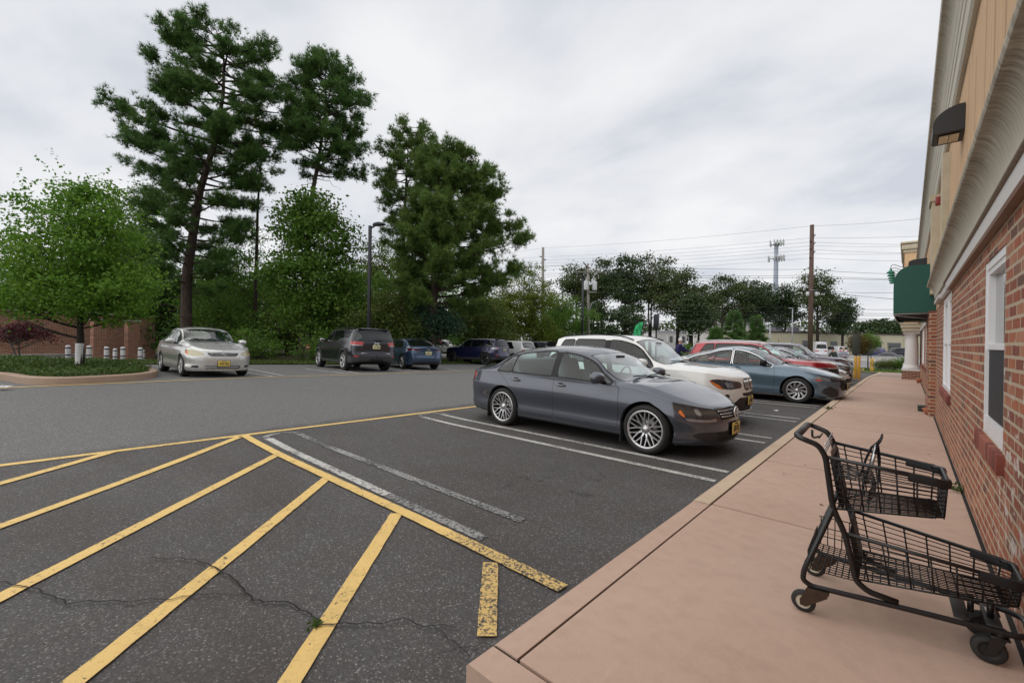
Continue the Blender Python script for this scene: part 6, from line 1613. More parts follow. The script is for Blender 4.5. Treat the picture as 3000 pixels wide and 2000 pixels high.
# understorey of the wood: separate bushy trees
US = [(330, 37, 640, 120, F_DARK, 'dark broadleaf tree behind the lime green street tree', .14), (430, 37, 720, 150, F_GREEN, 'leafy tree filling the gap left of the tallest pine trunk', .14), (640, 30, 830, 120, F_GREEN, 'low dark tree behind the silver sedan roof', .13), (700, 33, 650, 130, F_GREEN, 'pale gapped broadleaf tree around the slim pine trunk', .14),
      (1030, 33, 780, 90, F_GREEN, 'loose broadleaf tree directly behind the light pole base', .13), (1130, 27, 850, 110, F_OLIVE, 'olive bushy tree behind the black SUV roof', .13), (1250, 29, 880, 90, F_BLUE, 'blue green conifer bush behind the blue sedan', .13), (1400, 37, 860, 130, F_OLIVE, 'olive brown bushy tree behind the navy SUV', .15),
      (1480, 43, 800, 80, F_YEL, 'yellow green young tree with a pointed top behind the white SUV', .15), (1560, 45, 770, 75, F_YEL, 'tall yellow green tree tapering to a leader past the navy SUV', .15), (1640, 50, 860, 95, F_GREEN, 'rounded green thicket right of the yellow green trees', .16), (560, 34, 760, 160, F_DARK, 'dark tree filling the wood behind the tallest pine', .16), (840, 38, 820, 120, F_OLIVE, 'olive thicket tree deep in the wood behind the black SUV', .16), (250, 38, 720, 150, F_DARK, 'dark tree above the brick wall far left', .15), (415, 33, 540, 120, F_DARK, 'tall dark tree between the street tree and the tallest pine', .16), (300, 36, 600, 140, F_DARK, 'tall dark tree right behind the street tree crown', .16), (1210, 38, 720, 150, F_GREEN, 'background broadleaf tree showing between the right hand pines', .16), (60, 37, 720, 150, F_GREEN, 'tree at the left picture edge behind the street tree', .15),
      (640, 44, 740, 150, F_GREEN, 'tree deep in the wood seen left of the slim pine', .2), (960, 43, 780, 140, F_GREEN, 'tree deep in the wood seen left of the light pole head', .2), (1100, 44, 700, 130, F_OLIVE, 'tree deep in the wood seen right of the light pole head', .2), (1440, 46, 880, 110, F_GREEN, 'low tree deep in the wood past the round-headed pine', .2)]
for i, (px, d, ytop, rw_, mt, lab, lf) in enumerate(US):
    k = mpp(d); b = at(px, d); hy = 980 + .0142 * px; hz = lambda y: 1.47 - b[2] + (hy - y) * k; ht = hz(ytop); rr = rw_ * k; r_ = np.random.default_rng(100 + i)
    cr = [(0, 0, ht * .80, rr * .55, rr * .5, ht * .2)] + [(r_.uniform(-.6, .6) * rr, r_.uniform(-.4, .4) * rr, ht * h_, rr * r_.uniform(.5, .8), rr * .6, ht * .16) for h_ in (.64, .5, .36, .22, .58, .3)]
    leafy_tree('broadleaf_tree', lab, b, ht, cr, int(8500 + 750 * rr * ht / 4), 200 + i, mt, .11, .6, GW, ln=lf * 1.15, wd=lf * .85, cl=50, cs=.36, stems=2 if i % 3 == 0 else 1, bark_m=B_DARK)
# shrub layer along the wood edge
for i, (px, d, h_, w_, mt) in enumerate([(590, 22.5, 1.3, 1.3, F_GREEN), (660, 23.5, 1.5, 1.2, F_DARK), (740, 24, 1.7, 1.5, F_GREEN), (830, 24.5, 1.6, 1.4, F_DARK), (920, 25, 1.5, 1.4, F_GREEN), (1010, 25.5, 1.7, 1.3, F_OLIVE), (1100, 26, 1.6, 1.3, F_DARK), (1310, 35, 2.2, 1.6, F_OLIVE), (1440, 39, 2.8, 2.0, F_GREEN), (1520, 42, 3.0, 2.4, F_OLIVE), (1600, 46, 3.4, 2.6, F_GREEN), (480, 21.5, 1.2, 1.2, F_GREEN), (1680, 52, 3.8, 2.8, F_DARK)]):
    b = at(px, d)
    if i % 2 == 0: leafy_tree('shrub', ['leafy green shrub', 'dark leafed shrub', 'wiry undergrowth shrub'][i % 3] + ' at the wood edge ' + ['beside the silver sedan', 'behind the silver sedan mirror', 'left of the red no-entry sign', 'behind the front of the black SUV', 'behind the black SUV roof', 'at the light pole foot', 'between black SUV and blue sedan', 'behind the red stop sign', 'beyond the navy SUV roof', 'beyond the white SUV roof', 'past the dark grey SUV', 'near the end of the island kerb', 'far right end of the wood'][i], b, h_, [(0, 0, h_ * .55, w_, w_ * .7, h_ * .5), (w_ * .5, 0, h_ * .4, w_ * .6, w_ * .5, h_ * .35)], 2600, 400 + i, mt, .04, .3, 'shrubs along the wood edge', ln=.12, wd=.085, cl=40, cs=.26, stems=3, cat='shrub')
# ------------------------------------------------------------------ planted island, brick wall and bollards at the far left
def ring_prism(name, outline, h, wid, mat):
    P = np.array(outline); T = np.gradient(P[:, :2], axis=0); T /= np.linalg.norm(T, axis=1)[:, None]; N = np.stack([-T[:, 1], T[:, 0]], 1)
    m = MB(); vs = []; prof = [(0, -.1), (0, h - .025), (.012, h - .006), (.03, h), (wid, h), (wid, h - .12)]
    for p, n in zip(P, N):
        z = float(gz(p[0], p[1]))
        for o, zz in prof: vs.append((p[0] + n[0] * o, p[1] + n[1] * o, z + zz))
    k = len(prof); fs = []
    for i in range(len(P) - 1):
        for j in range(k - 1): fs.append((i * k + j, (i + 1) * k + j, (i + 1) * k + j + 1, i * k + j + 1))
    m.add(vs, fs, 0, False); return tag(m.build(name, mat, recalc=True), kind='structure')
front = [gp(*p) for p in ((-170, 1104), (-90, 1108), (2, 1112), (57, 1125), (115, 1127.5), (172, 1127.5), (230, 1125.5), (287, 1122), (345, 1118.5), (402, 1114), (440, 1109))]
tip = [gp(458, 1104.5), gp(463, 1101), gp(460, 1097.5), gp(448, 1092), gp(430, 1086), gp(404, 1079.5), gp(380, 1074)]
oc = np.array([p[:2] for p in front + tip]); 
tt = np.linspace(0, len(oc) - 1, 70); oc2 = np.stack([np.interp(tt, np.arange(len(oc)), oc[:, i]) for i in range(2)], 1)
for _ in range(3): oc2[1:-1] = (oc2[:-2] + 2 * oc2[1:-1] + oc2[2:]) / 4
ring_prism('kerb', oc2, .16, .16, M_KERB2)
back = np.array([gp(*p)[:2] for p in ((300, 1066), (150, 1064), (-170, 1062))])
poly = np.concatenate([oc2, back])
m = MB(); vs = [(p[0], p[1], float(gz(p[0], p[1])) + .12) for p in poly]; cx = poly.mean(0)
m.add(vs + [(cx[0], cx[1], float(gz(*cx)) + .16)], [(i, (i + 1) % len(vs), len(vs)) for i in range(len(vs))])
tag(m.build('planting_bed', M_DIRT), kind='structure')
# ground cover on the island: low leafy tufts, uncountable
from mathutils.geometry import tessellate_polygon
def scatter_poly(poly, n, r):
    lo, hi = poly.min(0), poly.max(0); out = []
    while sum(len(o) for o in out) < n:
        q = r.uniform(lo, hi, (n * 2, 2)); d = sdf_poly(q, poly); out.append(q[d < -.17])
    return np.concatenate(out)[:n]
r = np.random.default_rng(55); q = scatter_poly(poly, 26000, r); h = .02 + .09 * r.uniform(0, 1, len(q)) ** 1.5 * (1 + .6 * np.sin(q[:, 0] * 2.1) * np.sin(q[:, 1] * 1.7 + .5))
P = np.stack([q[:, 0], q[:, 1], gz(q[:, 0], q[:, 1]) + .13 + h], 1)
V, F, A = leaves(P, r, .085, .035, .45); np_o = np_mesh('ground_cover', V, F, F_COVER, attr=A); tag(np_o, 'low leafy ground cover filling the kerbed island', 'ground cover', kind='stuff')
# grass verge in front of the wood
def blades(name, x0, x1, y0, y1, n, seed, mat, hgt=.07, lab=None, cond=None):
    r = np.random.default_rng(seed); q = np.stack([r.uniform(x0, x1, n), r.uniform(y0, y1, n)], 1)
    if cond is not None: q = q[cond(q)]
    n = len(q); P = np.stack([q[:, 0], q[:, 1], gz(q[:, 0], q[:, 1]) + .02], 1)
    a = r.uniform(0, 2 * PI, n); s = .012 * (1 + 2.0 * (hgt > .09)); hh = hgt * r.uniform(.4, 1.3, n); ln = r.normal(size=(n, 2)) * hgt * .4
    d = np.stack([np.cos(a), np.sin(a), a * 0], 1) * s
    V = np.stack([P - d, P + d, P + np.concatenate([ln, hh[:, None]], 1)], 1).reshape(-1, 3)
    o = np_mesh(name, V, np.arange(n * 3).reshape(-1, 3), mat, attr=np.repeat(r.uniform(0, 1, n), 3)); return tag(o, lab, 'grass', kind='stuff')
blades('grass', -27, -21.3, -1, 27, 30000, 5, F_GRASSB, .10, 'rough grass verge between the lot and the wood')
blades('grass', -40, 6, 42.2, 57.5, 14000, 6, F_GRASSB, .10, 'mown grass strip before the highway')

# brick wall of the neighbouring building
wd_ = lambda px: 26.0 / (1 - .00044 * px)
A_ = CAMP + ray(-160, 985) * wd_(-160); B_ = CAMP + ray(455, 985) * wd_(455)
ang = atan2(B_[1] - A_[1], B_[0] - A_[0]); Lw = float(np.linalg.norm((B_ - A_)[:2]))
bw = empty('brick_building', (A_[0], A_[1], -.55), ang, 'low brick building with a grey stone base behind the planted island', 'building')
M_BRK2 = brick_mat('brown_red_brick', 0, 2, bw=.24, rh=.085, cols=((.30, .10, .06), (.21, .065, .04), (.36, .15, .09)), mortar=(.42, .33, .25), ms=.012, bumpd=.01)
m = MB(); m.box((Lw / 2, 2.0, 1.75), (Lw, 4.0, 3.3)); m.build('brick_wall', M_BRK2, bw)
m = MB(); m.box((Lw * .32, -.06, .35), (Lw * .64, .12, .7)); m.box((Lw * .32, -.09, .72), (Lw * .64, .2, .08)); m.build('stone_base', M_GREYC, bw)
m = MB(); m.box((Lw / 2, 2.0, 3.44), (Lw + .3, 4.3, .10)); m.build('coping', M_GREYC, bw)
def at_wall(px, off):
    p = CAMP + ray(px, 985) * (wd_(px) - off); return (float(p[0]), float(p[1]), float(gz(p[0], p[1])))
for i, px in enumerate((288, 387)):
    b = at_wall(px, 2.2); o = empty('brick_pillar', (b[0], b[1], b[2] - .05), ang, ['square brick pillar left of centre between the white bollards', 'square brick pillar nearest the silver sedan'][i], 'pillar')
    m = MB(); m.box((0, 0, 1.45), (.62, .62, 2.9)); m.build('pillar_shaft', M_BRK2, o); m = MB(); m.box((0, 0, 2.95), (.74, .74, .1), bev=.02); m.build('pillar_cap', M_GREYC, o)
M_WBOL = simple('bollard_white', (.50, .50, .50), .5, var=.06)
def white_bollard(px, d, lab):
    p = CAMP + ray(px, 985) * d; z = 1.47 - (1066 - 982) * d / CAM_F - .15
    o = empty('bollard', (p[0], p[1], z), 0, lab, 'bollard', 'white bollards in front of the brick building')
    m = MB(); m.lathe([(.10, 0), (.10, .92), (.09, .96), (.05, .985), (0, .99)], 18); m.build('bollard_sleeve', M_WBOL, o)
    for zz in (.50, .84): m = MB(); m.lathe([(.102, zz), (.1035, zz + .01), (.1035, zz + .045), (.102, zz + .055)], 18); m.build('dark_band', K_TRIM, o)
for px, d, lab in ((200, 20.5, 'white bollard just left of the wrapped tree trunk'), (262, 20.5, 'white bollard just right of the wrapped tree trunk'), (313, 21.5, 'white bollard right of the left brick pillar'), (338, 24, 'greyish white bollard in shade midway between the two brick pillars'), (361, 21.5, 'white bollard just left of the right brick pillar'), (412, 22, 'front white bollard right of the right brick pillar'), (420, 26, 'back white bollard right of the right brick pillar')): white_bollard(px, d, lab)
b = at(75, 18.5); b = (b[0], b[1], 1.47 - 88 * 18.5 / CAM_F)
leafy_tree('red_maple_shrub', 'wine red leafed shrub on two crooked stems before the brick wall', b, 1.8, [(0, 0, 1.35, .75, .6, .32), (-.55, 0, 1.15, .5, .4, .25), (.75, .1, 1.2, .35, .3, .25), (-.3, 0, 1.65, .4, .4, .2)], 4200, 71, F_RED, .05, .8, None, ln=.075, wd=.045, cl=40, cs=.16, stems=2, cat='shrub', bark_m=B_GREY)

# ------------------------------------------------------------------ light pole behind the black SUV
b = at(1080, 24.5); lpz = 1.47 + (991 - 661) * 24.5 / CAM_F - b[2]
lp = empty('light_pole', b, CAM_YAW, 'tall dark square light pole with one flat lamp head behind the black SUV', 'light pole')
m = MB(); m.box((0, 0, lpz / 2 + .3), (.16, .16, lpz - .6), bev=.012); m.build('pole', simple('dark_bronze', (.022, .022, .026), .45, .3), lp)
m = MB(); m.lathe([(.3, 0), (.3, .62), (.26, .66), (0, .66)], 20); m.build('concrete_base', M_GREYC, lp)
m = MB(); m.tube([(.05, 0, lpz - .12), (.18, 0, lpz - .06), (.28, 0, lpz + .02)], .05, 8); m.build('lamp_arm', simple('dark_bronze', (.022, .022, .026), .45, .3), lp)
m = MB(); m.prism([(.16, -.02), (.26, .09), (.50, .12), (.78, .05), (.86, -.01), (.80, -.03), (.3, -.035)], -.17, .17, 'Y', M=Matrix.Translation((0, 0, lpz + .01)) @ Matrix.Rotation(radians(-6), 4, 'Y')); m.build('lamp_head', simple('dark_bronze', (.022, .022, .026), .45, .3), lp)
for zz in (1.55, 1.72): MB().cyl((0, -.085, zz), (0, -.10, zz), .03, 10).build('pole_sticker', simple('sticker', (.5, .5, .5), .5), lp)
# two red signs behind the wood
def round_sign(name, px, py, d, r, lab, octa=False):
    p = CAMP + ray(px, py) * d; z0 = float(gz(p[0], p[1])); o = empty(name, (p[0], p[1], z0), CAM_YAW + .1, lab, 'sign')
    zc = p[2] - z0; m = MB(); m.cyl((0, 0, 0), (0, 0, zc + r), .03, 8); m.build('post', simple('post_grey', (.3, .3, .3), .5, .5), o)
    n = 8 if octa else 24; m = MB(); m.prism([(r * cos(2 * PI * (k + .5) / n), zc + r * sin(2 * PI * (k + .5) / n)) for k in range(n)], -.045, -.033, 'Y'); m.build('sign_face', simple('sign_red', (.45, .02, .025), .45), o)
    if not octa: m = MB(); m.box((0, -.048, zc), (r * 1.3, .004, r * .32)); m.build('white_bar', M_WHITE, o)
    else: text_obj('lettering', 'STOP', r * .7, Matrix.Translation((0, -.048, zc)) @ Matrix.Rotation(PI / 2, 4, 'X'), M_WHITE, o, .002, .003)
round_sign('road_sign', 904, 1017, 25.0, .15, 'small round red no-entry sign left of the black SUV')
round_sign('road_sign', 1287, 1001, 33, .21, 'red stop sign on a post right of the blue sedan', True)

# ------------------------------------------------------------------ yellow bollards with signs, wheel stops
M_BOLY = simple('bollard_yellow', (.62, .33, .035), .5, var=.15, scale=12)
for i, (px, py, lab) in enumerate(((2506, 1109, 'nearer pair left post'), (2516, 1111, ''), (2551, 1086.5, ''), (2557, 1087.5, ''))):
    p = gp(px, py); o = empty('yellow_bollard', (p[0], p[1], p[2]), 0, ['left yellow bollard of the nearer pair, below the dark sign back', 'right yellow bollard of the nearer pair, in the lot', 'left yellow bollard of the farther pair, below its sign', 'right yellow bollard of the farther pair, near the pavers'][i], 'bollard', 'yellow bollards at the accessible stalls')
    m = MB(); m.lathe([(.056, 0), (.056, 1.02), (.045, 1.05), (0, 1.06)], 16); m.build('bollard_pipe', M_BOLY, o)
    if i in (0, 2):
        sg = empty('stall_sign', (p[0], p[1] + .09, p[2]), radians(18), ['dark back of a stall sign on the nearer yellow bollards', 'dark back of a stall sign on the farther yellow bollards'][i // 2], 'sign')
        m = MB(); m.box((0, 0, 1.15), (.045, .045, 2.3)); m.build('post', K_PLAS, sg); m = MB(); m.box((0, -.03, 1.62), (.30, .012, .95 if i == 0 else .45), bev=.004); m.build('sign_panel', simple('sign_back', (.06, .07, .06), .5, .4), sg)
for i, (px, py) in enumerate(((2488, 1104), (2508, 1095), (2532, 1085))):
    p = gp(px, py); o = empty('wheel_stop', (p[0] - .1, p[1], p[2]), radians(90), ['nearest yellow wheel stop beyond the white sedan', 'middle yellow wheel stop beside the bollards', 'farthest yellow wheel stop near the far kerb'][i], 'wheel stop', 'yellow wheel stops')
    m = MB(); m.prism([(-.08, 0), (.08, 0), (.055, .12), (-.055, .12)], -.85, .85, 'X'); m.build('stop_block', mat_paint('stop_yellow', (.58, .37, .10), .42, (.3, .28, .25), 14), o)
# planting beyond the walk
def at_z(px, py, d): p = CAMP + ray(px, py) * d; return (float(p[0]), float(p[1]), float(p[2]))
leafy_tree('shrub', 'pale grassy lavender clump beyond the paver apron', at_z(2592, 1080, 30), .75, [(0, 0, .35, .55, .5, .3), (-.35, 0, .28, .4, .3, .24)], 3200, 501, F_OLIVE, .02, .1, None, ln=.09, wd=.03, cl=40, cs=.15, cat='shrub', up=.1)
leafy_tree('shrub', 'bright yellow green low clump beside the white column', at_z(2620, 1080, 30), .6, [(0, 0, .28, .45, .4, .25)], 2200, 502, F_YEL, .02, .1, None, ln=.08, wd=.04, cl=40, cs=.14, cat='shrub')
leafy_tree('shrub', 'rounded dark green shrub against the white column', at_z(2645, 1082, 29.5), .95, [(0, 0, .5, .45, .4, .42)], 2600, 503, F_GREEN, .03, .15, None, ln=.06, wd=.045, cl=40, cs=.13, cat='shrub')
for i, (px, d, c_, mt, lab) in enumerate(((2519, 37, 1.15, F_RUST, 'clipped round tree turning orange beside the sign back'), (2545, 39, 1.1, F_GREEN, 'clipped round green tree behind the orange one'))):
    b = at(px, d); zc = 1.47 + (1011 - (1007 if i == 0 else 998)) * d / CAM_F - b[2]
    leafy_tree('clipped_tree', lab, b, zc + .8, [(0, 0, zc, c_ * .82, .8, .85 if i == 0 else .65), (.1, 0, zc - .3, .6, .6, .4)], 9000, 510 + i, mt, .05, zc * .55, None, ln=.075, wd=.055, cl=60, cs=.16)
# weeds, leaves and litter
def tuft(px, py, z, lab, s=1.0):
    r_ = ray(px, py); t = (z - CAMP[2]) / r_[2]; p = CAMP + r_ * t; r = np.random.default_rng(int(px)); n = int(60 * s)
    Pp = np.stack([r.normal(size=n) * .03 * s, r.normal(size=n) * .03 * s, np.abs(r.normal(size=n)) * .02 * s], 1); V, F, A = leaves(Pp, r, .035, .02, .4)
    o = np_mesh('weed', V, F, F_COVER, attr=A); o.location = p; tag(o, lab, 'weed')
tuft(924, 1828, .02, 'tiny weed growing in the asphalt crack at the yellow stripe', .4); tuft(2812, 1437, .14, 'green weed in the gap at the brick wall base', 1.2); tuft(2430, 1197, .14, 'weed growing on the kerb edge near the blue fastback', 1.2)
def scrap(name, px, py, z, s, mat, lab, seed):
    r_ = ray(px, py); t = (z - CAMP[2]) / r_[2]; p = CAMP + r_ * t; r = random.Random(seed); n = 9; vs = [(s * (1 + .5 * r.uniform(-1, 1)) * cos(2 * PI * i / n), s * .7 * (1 + .5 * r.uniform(-1, 1)) * sin(2 * PI * i / n), r.uniform(0, s * .5)) for i in range(n)]
    m = MB(); m.add(vs + [(0, 0, s * .45)], [(i, (i + 1) % n, n) for i in range(n)]); o = m.build(name, mat); o.location = p; tag(o, lab, 'litter')
    return o
pz = gp(12, 1138); o = scrap('plastic_bag', 12, 1138, float(pz[2]) + .02, .13, simple('bag_white', (.55, .56, .58), .4), 'crumpled white plastic bag at the end of the yellow line', 4)
scrap('paper_scrap', 2272, 1203, .012, .05, simple('paper', (.6, .6, .58), .8), 'flat white paper scrap in the empty stall', 5)
M_LEAF = simple('dry_leaf', (.12, .07, .03), .8, var=.4)
for i, (px, py, lab) in enumerate(((2405, 1478, 'dry leaf on the sidewalk by the slab joint'), (2360, 1362, 'dry leaf lying on the middle slab'), (2666, 1215, 'curled leaf in front of the black bait box'), (2295, 1388, 'small brown leaf left of the cart'), (2720, 1330, 'brown leaf close to the brick wall foot'))): scrap('fallen_leaf', px, py, ZS + .004, .014, M_LEAF, lab, 20 + i)
# ------------------------------------------------------------------ two-tier shopping cart on the sidewalk
cart = empty('shopping_cart', (-.3795, 2.848, ZS), radians(1.5), 'black two-tier shopping cart with wire baskets, nose against the brick wall', 'shopping cart')
K_CART = simple('cart_black', (.006, .006, .007), .42, .0, coat=.2, var=.3, scale=40)
K_GRIP = simple('cart_grip', (.008, .008, .009), .55, var=.2, scale=60)
K_CRUB = simple('caster_rubber', (.02, .02, .02), .7); K_CREAM2 = simple('caster_hub_cream', (.55, .50, .38), .5); K_RUSTY = simple('rusty_bracket', (.06, .035, .022), .7, .4, var=.5, scale=30)
hw = lambda s: .224 - .145 * s
def smooth_path(P, n=6):
    P = [Vector(p) for p in P]; out = [P[0]]
    for i in range(1, len(P) - 1):
        a, b, c = P[i - 1], P[i], P[i + 1]; d = min(.4 * (b - a).length, .4 * (c - b).length, .045); p0 = b + (a - b).normalized() * d; p1 = b + (c - b).normalized() * d
        for k in range(n + 1): t = k / n; out.append(p0 * (1 - t) ** 2 + b * 2 * t * (1 - t) + p1 * t * t)
    return out + [P[-1]]
# side frames, one tube per side, joined by the handle
def sy(s, sg): return sg * hw(s)
hp = []
for s, z in ((.357, .162), (.25, .178), (.205, .215), (.161, .428), (.112, .544), (.081, .788), (.052, .842), (-.04, .874)): hp.append((s, sy(s, -1), z))
hp += [(s, sy(s, 1), z) for s, z in ((-.04, .874), (.052, .842), (.081, .788), (.112, .544), (.161, .428), (.205, .215), (.25, .178), (.357, .162))]
m = MB(); m.tube(smooth_path(hp), .0135, 10); m.build('side_frame', K_CART, cart)
m = MB(); m.tube([(-.041, -hw(-.04) * .80, .8745), (-.041, hw(-.04) * .80, .8745)], .0175, 10); m.build('handle_grip', simple('handle_grey', (.05, .05, .052), .4), cart)
lp_ = [(.116, sy(.11, -1) , .545), (.0, sy(0, -1), .205), (-.004, sy(0, -1), .155), (.032, sy(.03, -1), .135), (.39, sy(.39, -1), .143), (.735, sy(.735, -1), .146), (.775, -.075, .147), (.775, .075, .147), (.735, sy(.735, 1), .146), (.39, sy(.39, 1), .143), (.032, sy(.03, 1), .135), (-.004, sy(0, 1), .155), (.0, sy(0, 1), .205), (.116, sy(.11, 1), .545)]
m = MB(); m.tube(smooth_path(lp_), .0125, 10); m.build('base_frame', K_CART, cart)
def wires(rt, ft, fb, rb, nh, nv, r=.0026, cell=.028, name='basket', rim=.009):
    """tapering wire basket; corners given as (s, z): rear top, front top, front bottom, rear bottom"""
    m = MB(); R = .035
    def U(s0, z0, s1, z1, rr, rad_):      # U shaped run: near rear -> front -> far rear
        w1 = hw(s1) - .004
        P = [(s0, -hw(s0) + .004, z0), (s1 - R, -hw(s1 - R) + .004, z1 + (z0 - z1) * R / max(.01, s1 - s0))]
        for a in np.linspace(0, PI / 2, 5): P.append((s1 - R + R * sin(a), -w1 + R - R * cos(a), z1))
        P += [(p[0], -p[1], p[2]) for p in P[::-1]]
        m.tube(P, rad_, 6 if rad_ > .004 else 4)
    for k in range(1, nh + 1):
        t = k / nh; U(rt[0] + (rb[0] - rt[0]) * t, rt[1] + (rb[1] - rt[1]) * t, ft[0] + (fb[0] - ft[0]) * t - .012 * t, ft[1] + (fb[1] - ft[1]) * t, 0, r if k < nh else .0045)
    for k in range(nv):
        t = (k + .6) / nv
        a = (rt[0] + (ft[0] - rt[0]) * t, rt[1] + (ft[1] - rt[1]) * t); b = (rb[0] + (fb[0] - rb[0]) * t - .012 * t, rb[1] + (fb[1] - rb[1]) * t)
        for sg in (-1, 1): m.tube([(a[0], sg * (hw(a[0]) - .001), a[1]), (b[0], sg * (hw(b[0]) - .001), b[1])], r * 1.35, 4)
    w1 = hw(ft[0]); n = int(2 * w1 / .026)
    for k in range(n + 1):
        y = -w1 + .02 + (2 * w1 - .04) * k / n; m.tube([(ft[0] + .002, y, ft[1]), (fb[0] - .010, y, fb[1])], r, 4)
    # bottom grid
    L_ = fb[0] - .012 - rb[0]
    nb = int(2 * hw(rb[0]) / .026)
    for k in range(nb + 1):
        q = -1 + 2 * k / nb; m.tube([(rb[0], q * (hw(rb[0]) - .006), rb[1]), (fb[0] - .014, q * (hw(fb[0]) - .012), fb[1])], r, 4)
    nc = int(L_ / cell)
    for k in range(nc + 1):
        t = k / nc; s = rb[0] + L_ * t; z = rb[1] + (fb[1] - rb[1]) * t - .003; m.tube([(s, -hw(s) + .005, z), (s, hw(s) - .005, z)], r, 4)
    b_ = m.build(name, K_CART, cart)
    m = MB()
    P = [(rt[0], -hw(rt[0]), rt[1]), (ft[0] - R, -hw(ft[0] - R), ft[1] + .003)] + [(ft[0] - R + R * sin(a), -w1 + R - R * cos(a), ft[1]) for a in np.linspace(0, PI / 2, 6)]
    P += [(p[0], -p[1], p[2]) for p in P[::-1]]; m.tube(P, rim, 8); m.build('basket_rim', K_CART, b_)
    # moulded corner bumpers
    for sg in (-1, 1):
        m = MB(); s0 = ft[0] - .13; P = [(s0 + .13 * t, sg * (hw(s0 + .13 * t) + .003), rt[1] + (ft[1] - rt[1]) * (s0 + .13 * t - rt[0]) / (ft[0] - rt[0]) - .010) for t in np.linspace(0, .78, 5)]
        P += [(ft[0] - R * .9 + R * sin(a), sg * (w1 + .003 - R + R * cos(a)), ft[1] - .010) for a in np.linspace(.25, PI * .56, 5)]
        vs = []; fs = []
        for i, p in enumerate(P):
            t = Vector(P[min(i + 1, len(P) - 1)]) - Vector(P[max(i - 1, 0)]); nrm = Vector((t.y, -t.x, 0)).normalized()
            for o_, z_ in ((-.011, -.020), (.011, -.020), (.013, .004), (.008, .017), (-.008, .017), (-.013, .004)): vs.append((p[0] + nrm.x * o_, p[1] + nrm.y * o_, p[2] + z_))
        for i in range(len(P) - 1):
            for j in range(6): fs.append((i * 6 + j, i * 6 + (j + 1) % 6, (i + 1) * 6 + (j + 1) % 6, (i + 1) * 6 + j))
        fs += [tuple(range(6)), tuple((len(P) - 1) * 6 + j for j in range(6))]
        m.add(vs, fs, 0, True); autosmooth(m.build('corner_bumper', K_GRIP, b_, True), 40)
    return b_
tb = wires((.085, .788), (.515, .744), (.517, .581), (.129, .541), 9, 6)
lb = wires((.165, .430), (.744, .366), (.743, .262), (.206, .222), 7, 7)
# rear gate of both baskets
def gate(s0, z0, s1, z1, name, n=12, mat=K_CART):
    m = MB()
    for k in range(n + 1): q = -1 + 2 * k / n; m.tube([(s0, q * (hw(s0) - .016), z0), (s1, q * (hw(s1) - .016), z1)], .0026, 4)
    for t in np.linspace(0, 1, 7): s = s0 + (s1 - s0) * t; z = z0 + (z1 - z0) * t; m.tube([(s, -hw(s) + .015, z), (s, hw(s) - .015, z)], .003, 4)
    return m.build(name, mat, cart)
gate(.178, .425, .214, .228, 'rear_gate', 18); gate(.10, .77, .138, .55, 'rear_gate', 10)
m = MB(); m.box((0, 0, 0), (.006, .20, .24), M=Matrix.Translation((.196, .09, .33)) @ Matrix.Rotation(radians(-10), 4, 'Y')); m.build('gate_plate', K_GRIP, cart)
m = MB(); m.box((0, 0, 0), (.006, .22, .10), M=Matrix.Translation((.100, .03, .745)) @ Matrix.Rotation(radians(-10), 4, 'Y'), bev=.002); m.build('placard', simple('placard_brown', (.16, .10, .075), .35, var=.25, scale=8), cart)
m = MB(); m.box((0, 0, 0), (.01, .30, .14), M=Matrix.Translation((.135, .0, .60)) @ Matrix.Rotation(radians(-10), 4, 'Y'), bev=.003); m.build('seat_back_panel', K_GRIP, cart)
# folding child seat grid
m = MB()
for y in np.linspace(-.14, .14, 9): m.tube([(.125, y, .690), (.255, y * .92, .672)], .0028, 4)
for s in np.linspace(.13, .255, 5): m.tube([(s, -.15, .69 - .14 * (s - .125)), (s, .15, .69 - .14 * (s - .125))], .003, 4)
for y in np.linspace(-.12, .12, 6): m.tube([(.255, y, .672), (.27, y, .62), (.24, y * .9, .575)], .0028, 4)
m.build('child_seat', simple('seat_wire', (.08, .08, .082), .3, .8), cart)
m = MB(); m.tube(smooth_path([(.235, -.085, .66), (.262, -.075, .80), (.268, -.035, .835), (.268, .055, .835), (.262, .085, .80), (.235, .09, .66)]), .0075, 8); m.build('seat_frame', K_SIL, cart)
def strap(P, w_, name='seat_strap'):
    m = MB(); vs = []; fs = []
    for i, p in enumerate(P):
        for y, x in ((-w_ / 2, -.005), (w_ / 2, -.005), (w_ / 2, .005), (-w_ / 2, .005)): vs.append((p[0] + x, p[1] + y, p[2]))
    for i in range(len(P) - 1):
        for j in range(4): fs.append((i * 4 + j, i * 4 + (j + 1) % 4, (i + 1) * 4 + (j + 1) % 4, (i + 1) * 4 + j))
    fs += [(0, 1, 2, 3), tuple(len(vs) - 4 + j for j in (3, 2, 1, 0))]
    m.add(vs, fs, 0, True); m.build(name, K_GRIP, cart)
strap([(.275, -.05, .845), (.262, -.055, .80), (.245, -.07, .74), (.225, -.085, .69), (.222, -.09, .645), (.226, -.09, .61)], .035)
strap([(.275, .035, .85), (.25, .04, .82), (.23, .045, .76), (.215, .05, .70), (.205, .05, .66)], .035)
strap([(.276, -.03, .845), (.283, -.028, .78), (.282, -.028, .70), (.283, -.028, .665)], .03)
for y in (-.045, .035): MB().tube([(.268, y, .84), (.285, y, .87), (.292, y, .895)], .005, 6).build('seat_prong', K_GRIP, cart)
m = MB(); m.tube([(.226, -.09, .62), (.215, -.09, .60), (.18, -.10, .585), (.14, -.11, .57)], .004, 5); m.build('tether_cord', K_GRIP, cart)
m = MB(); m.tube(smooth_path([(.035, .03, .845), (.0, .03, .83), (-.002, .035, .875)]), .006, 6); m.tube([(.035, -.02, .845), (.035, .12, .845)], .005, 6); m.build('bag_hook', K_CART, cart)
m = MB()
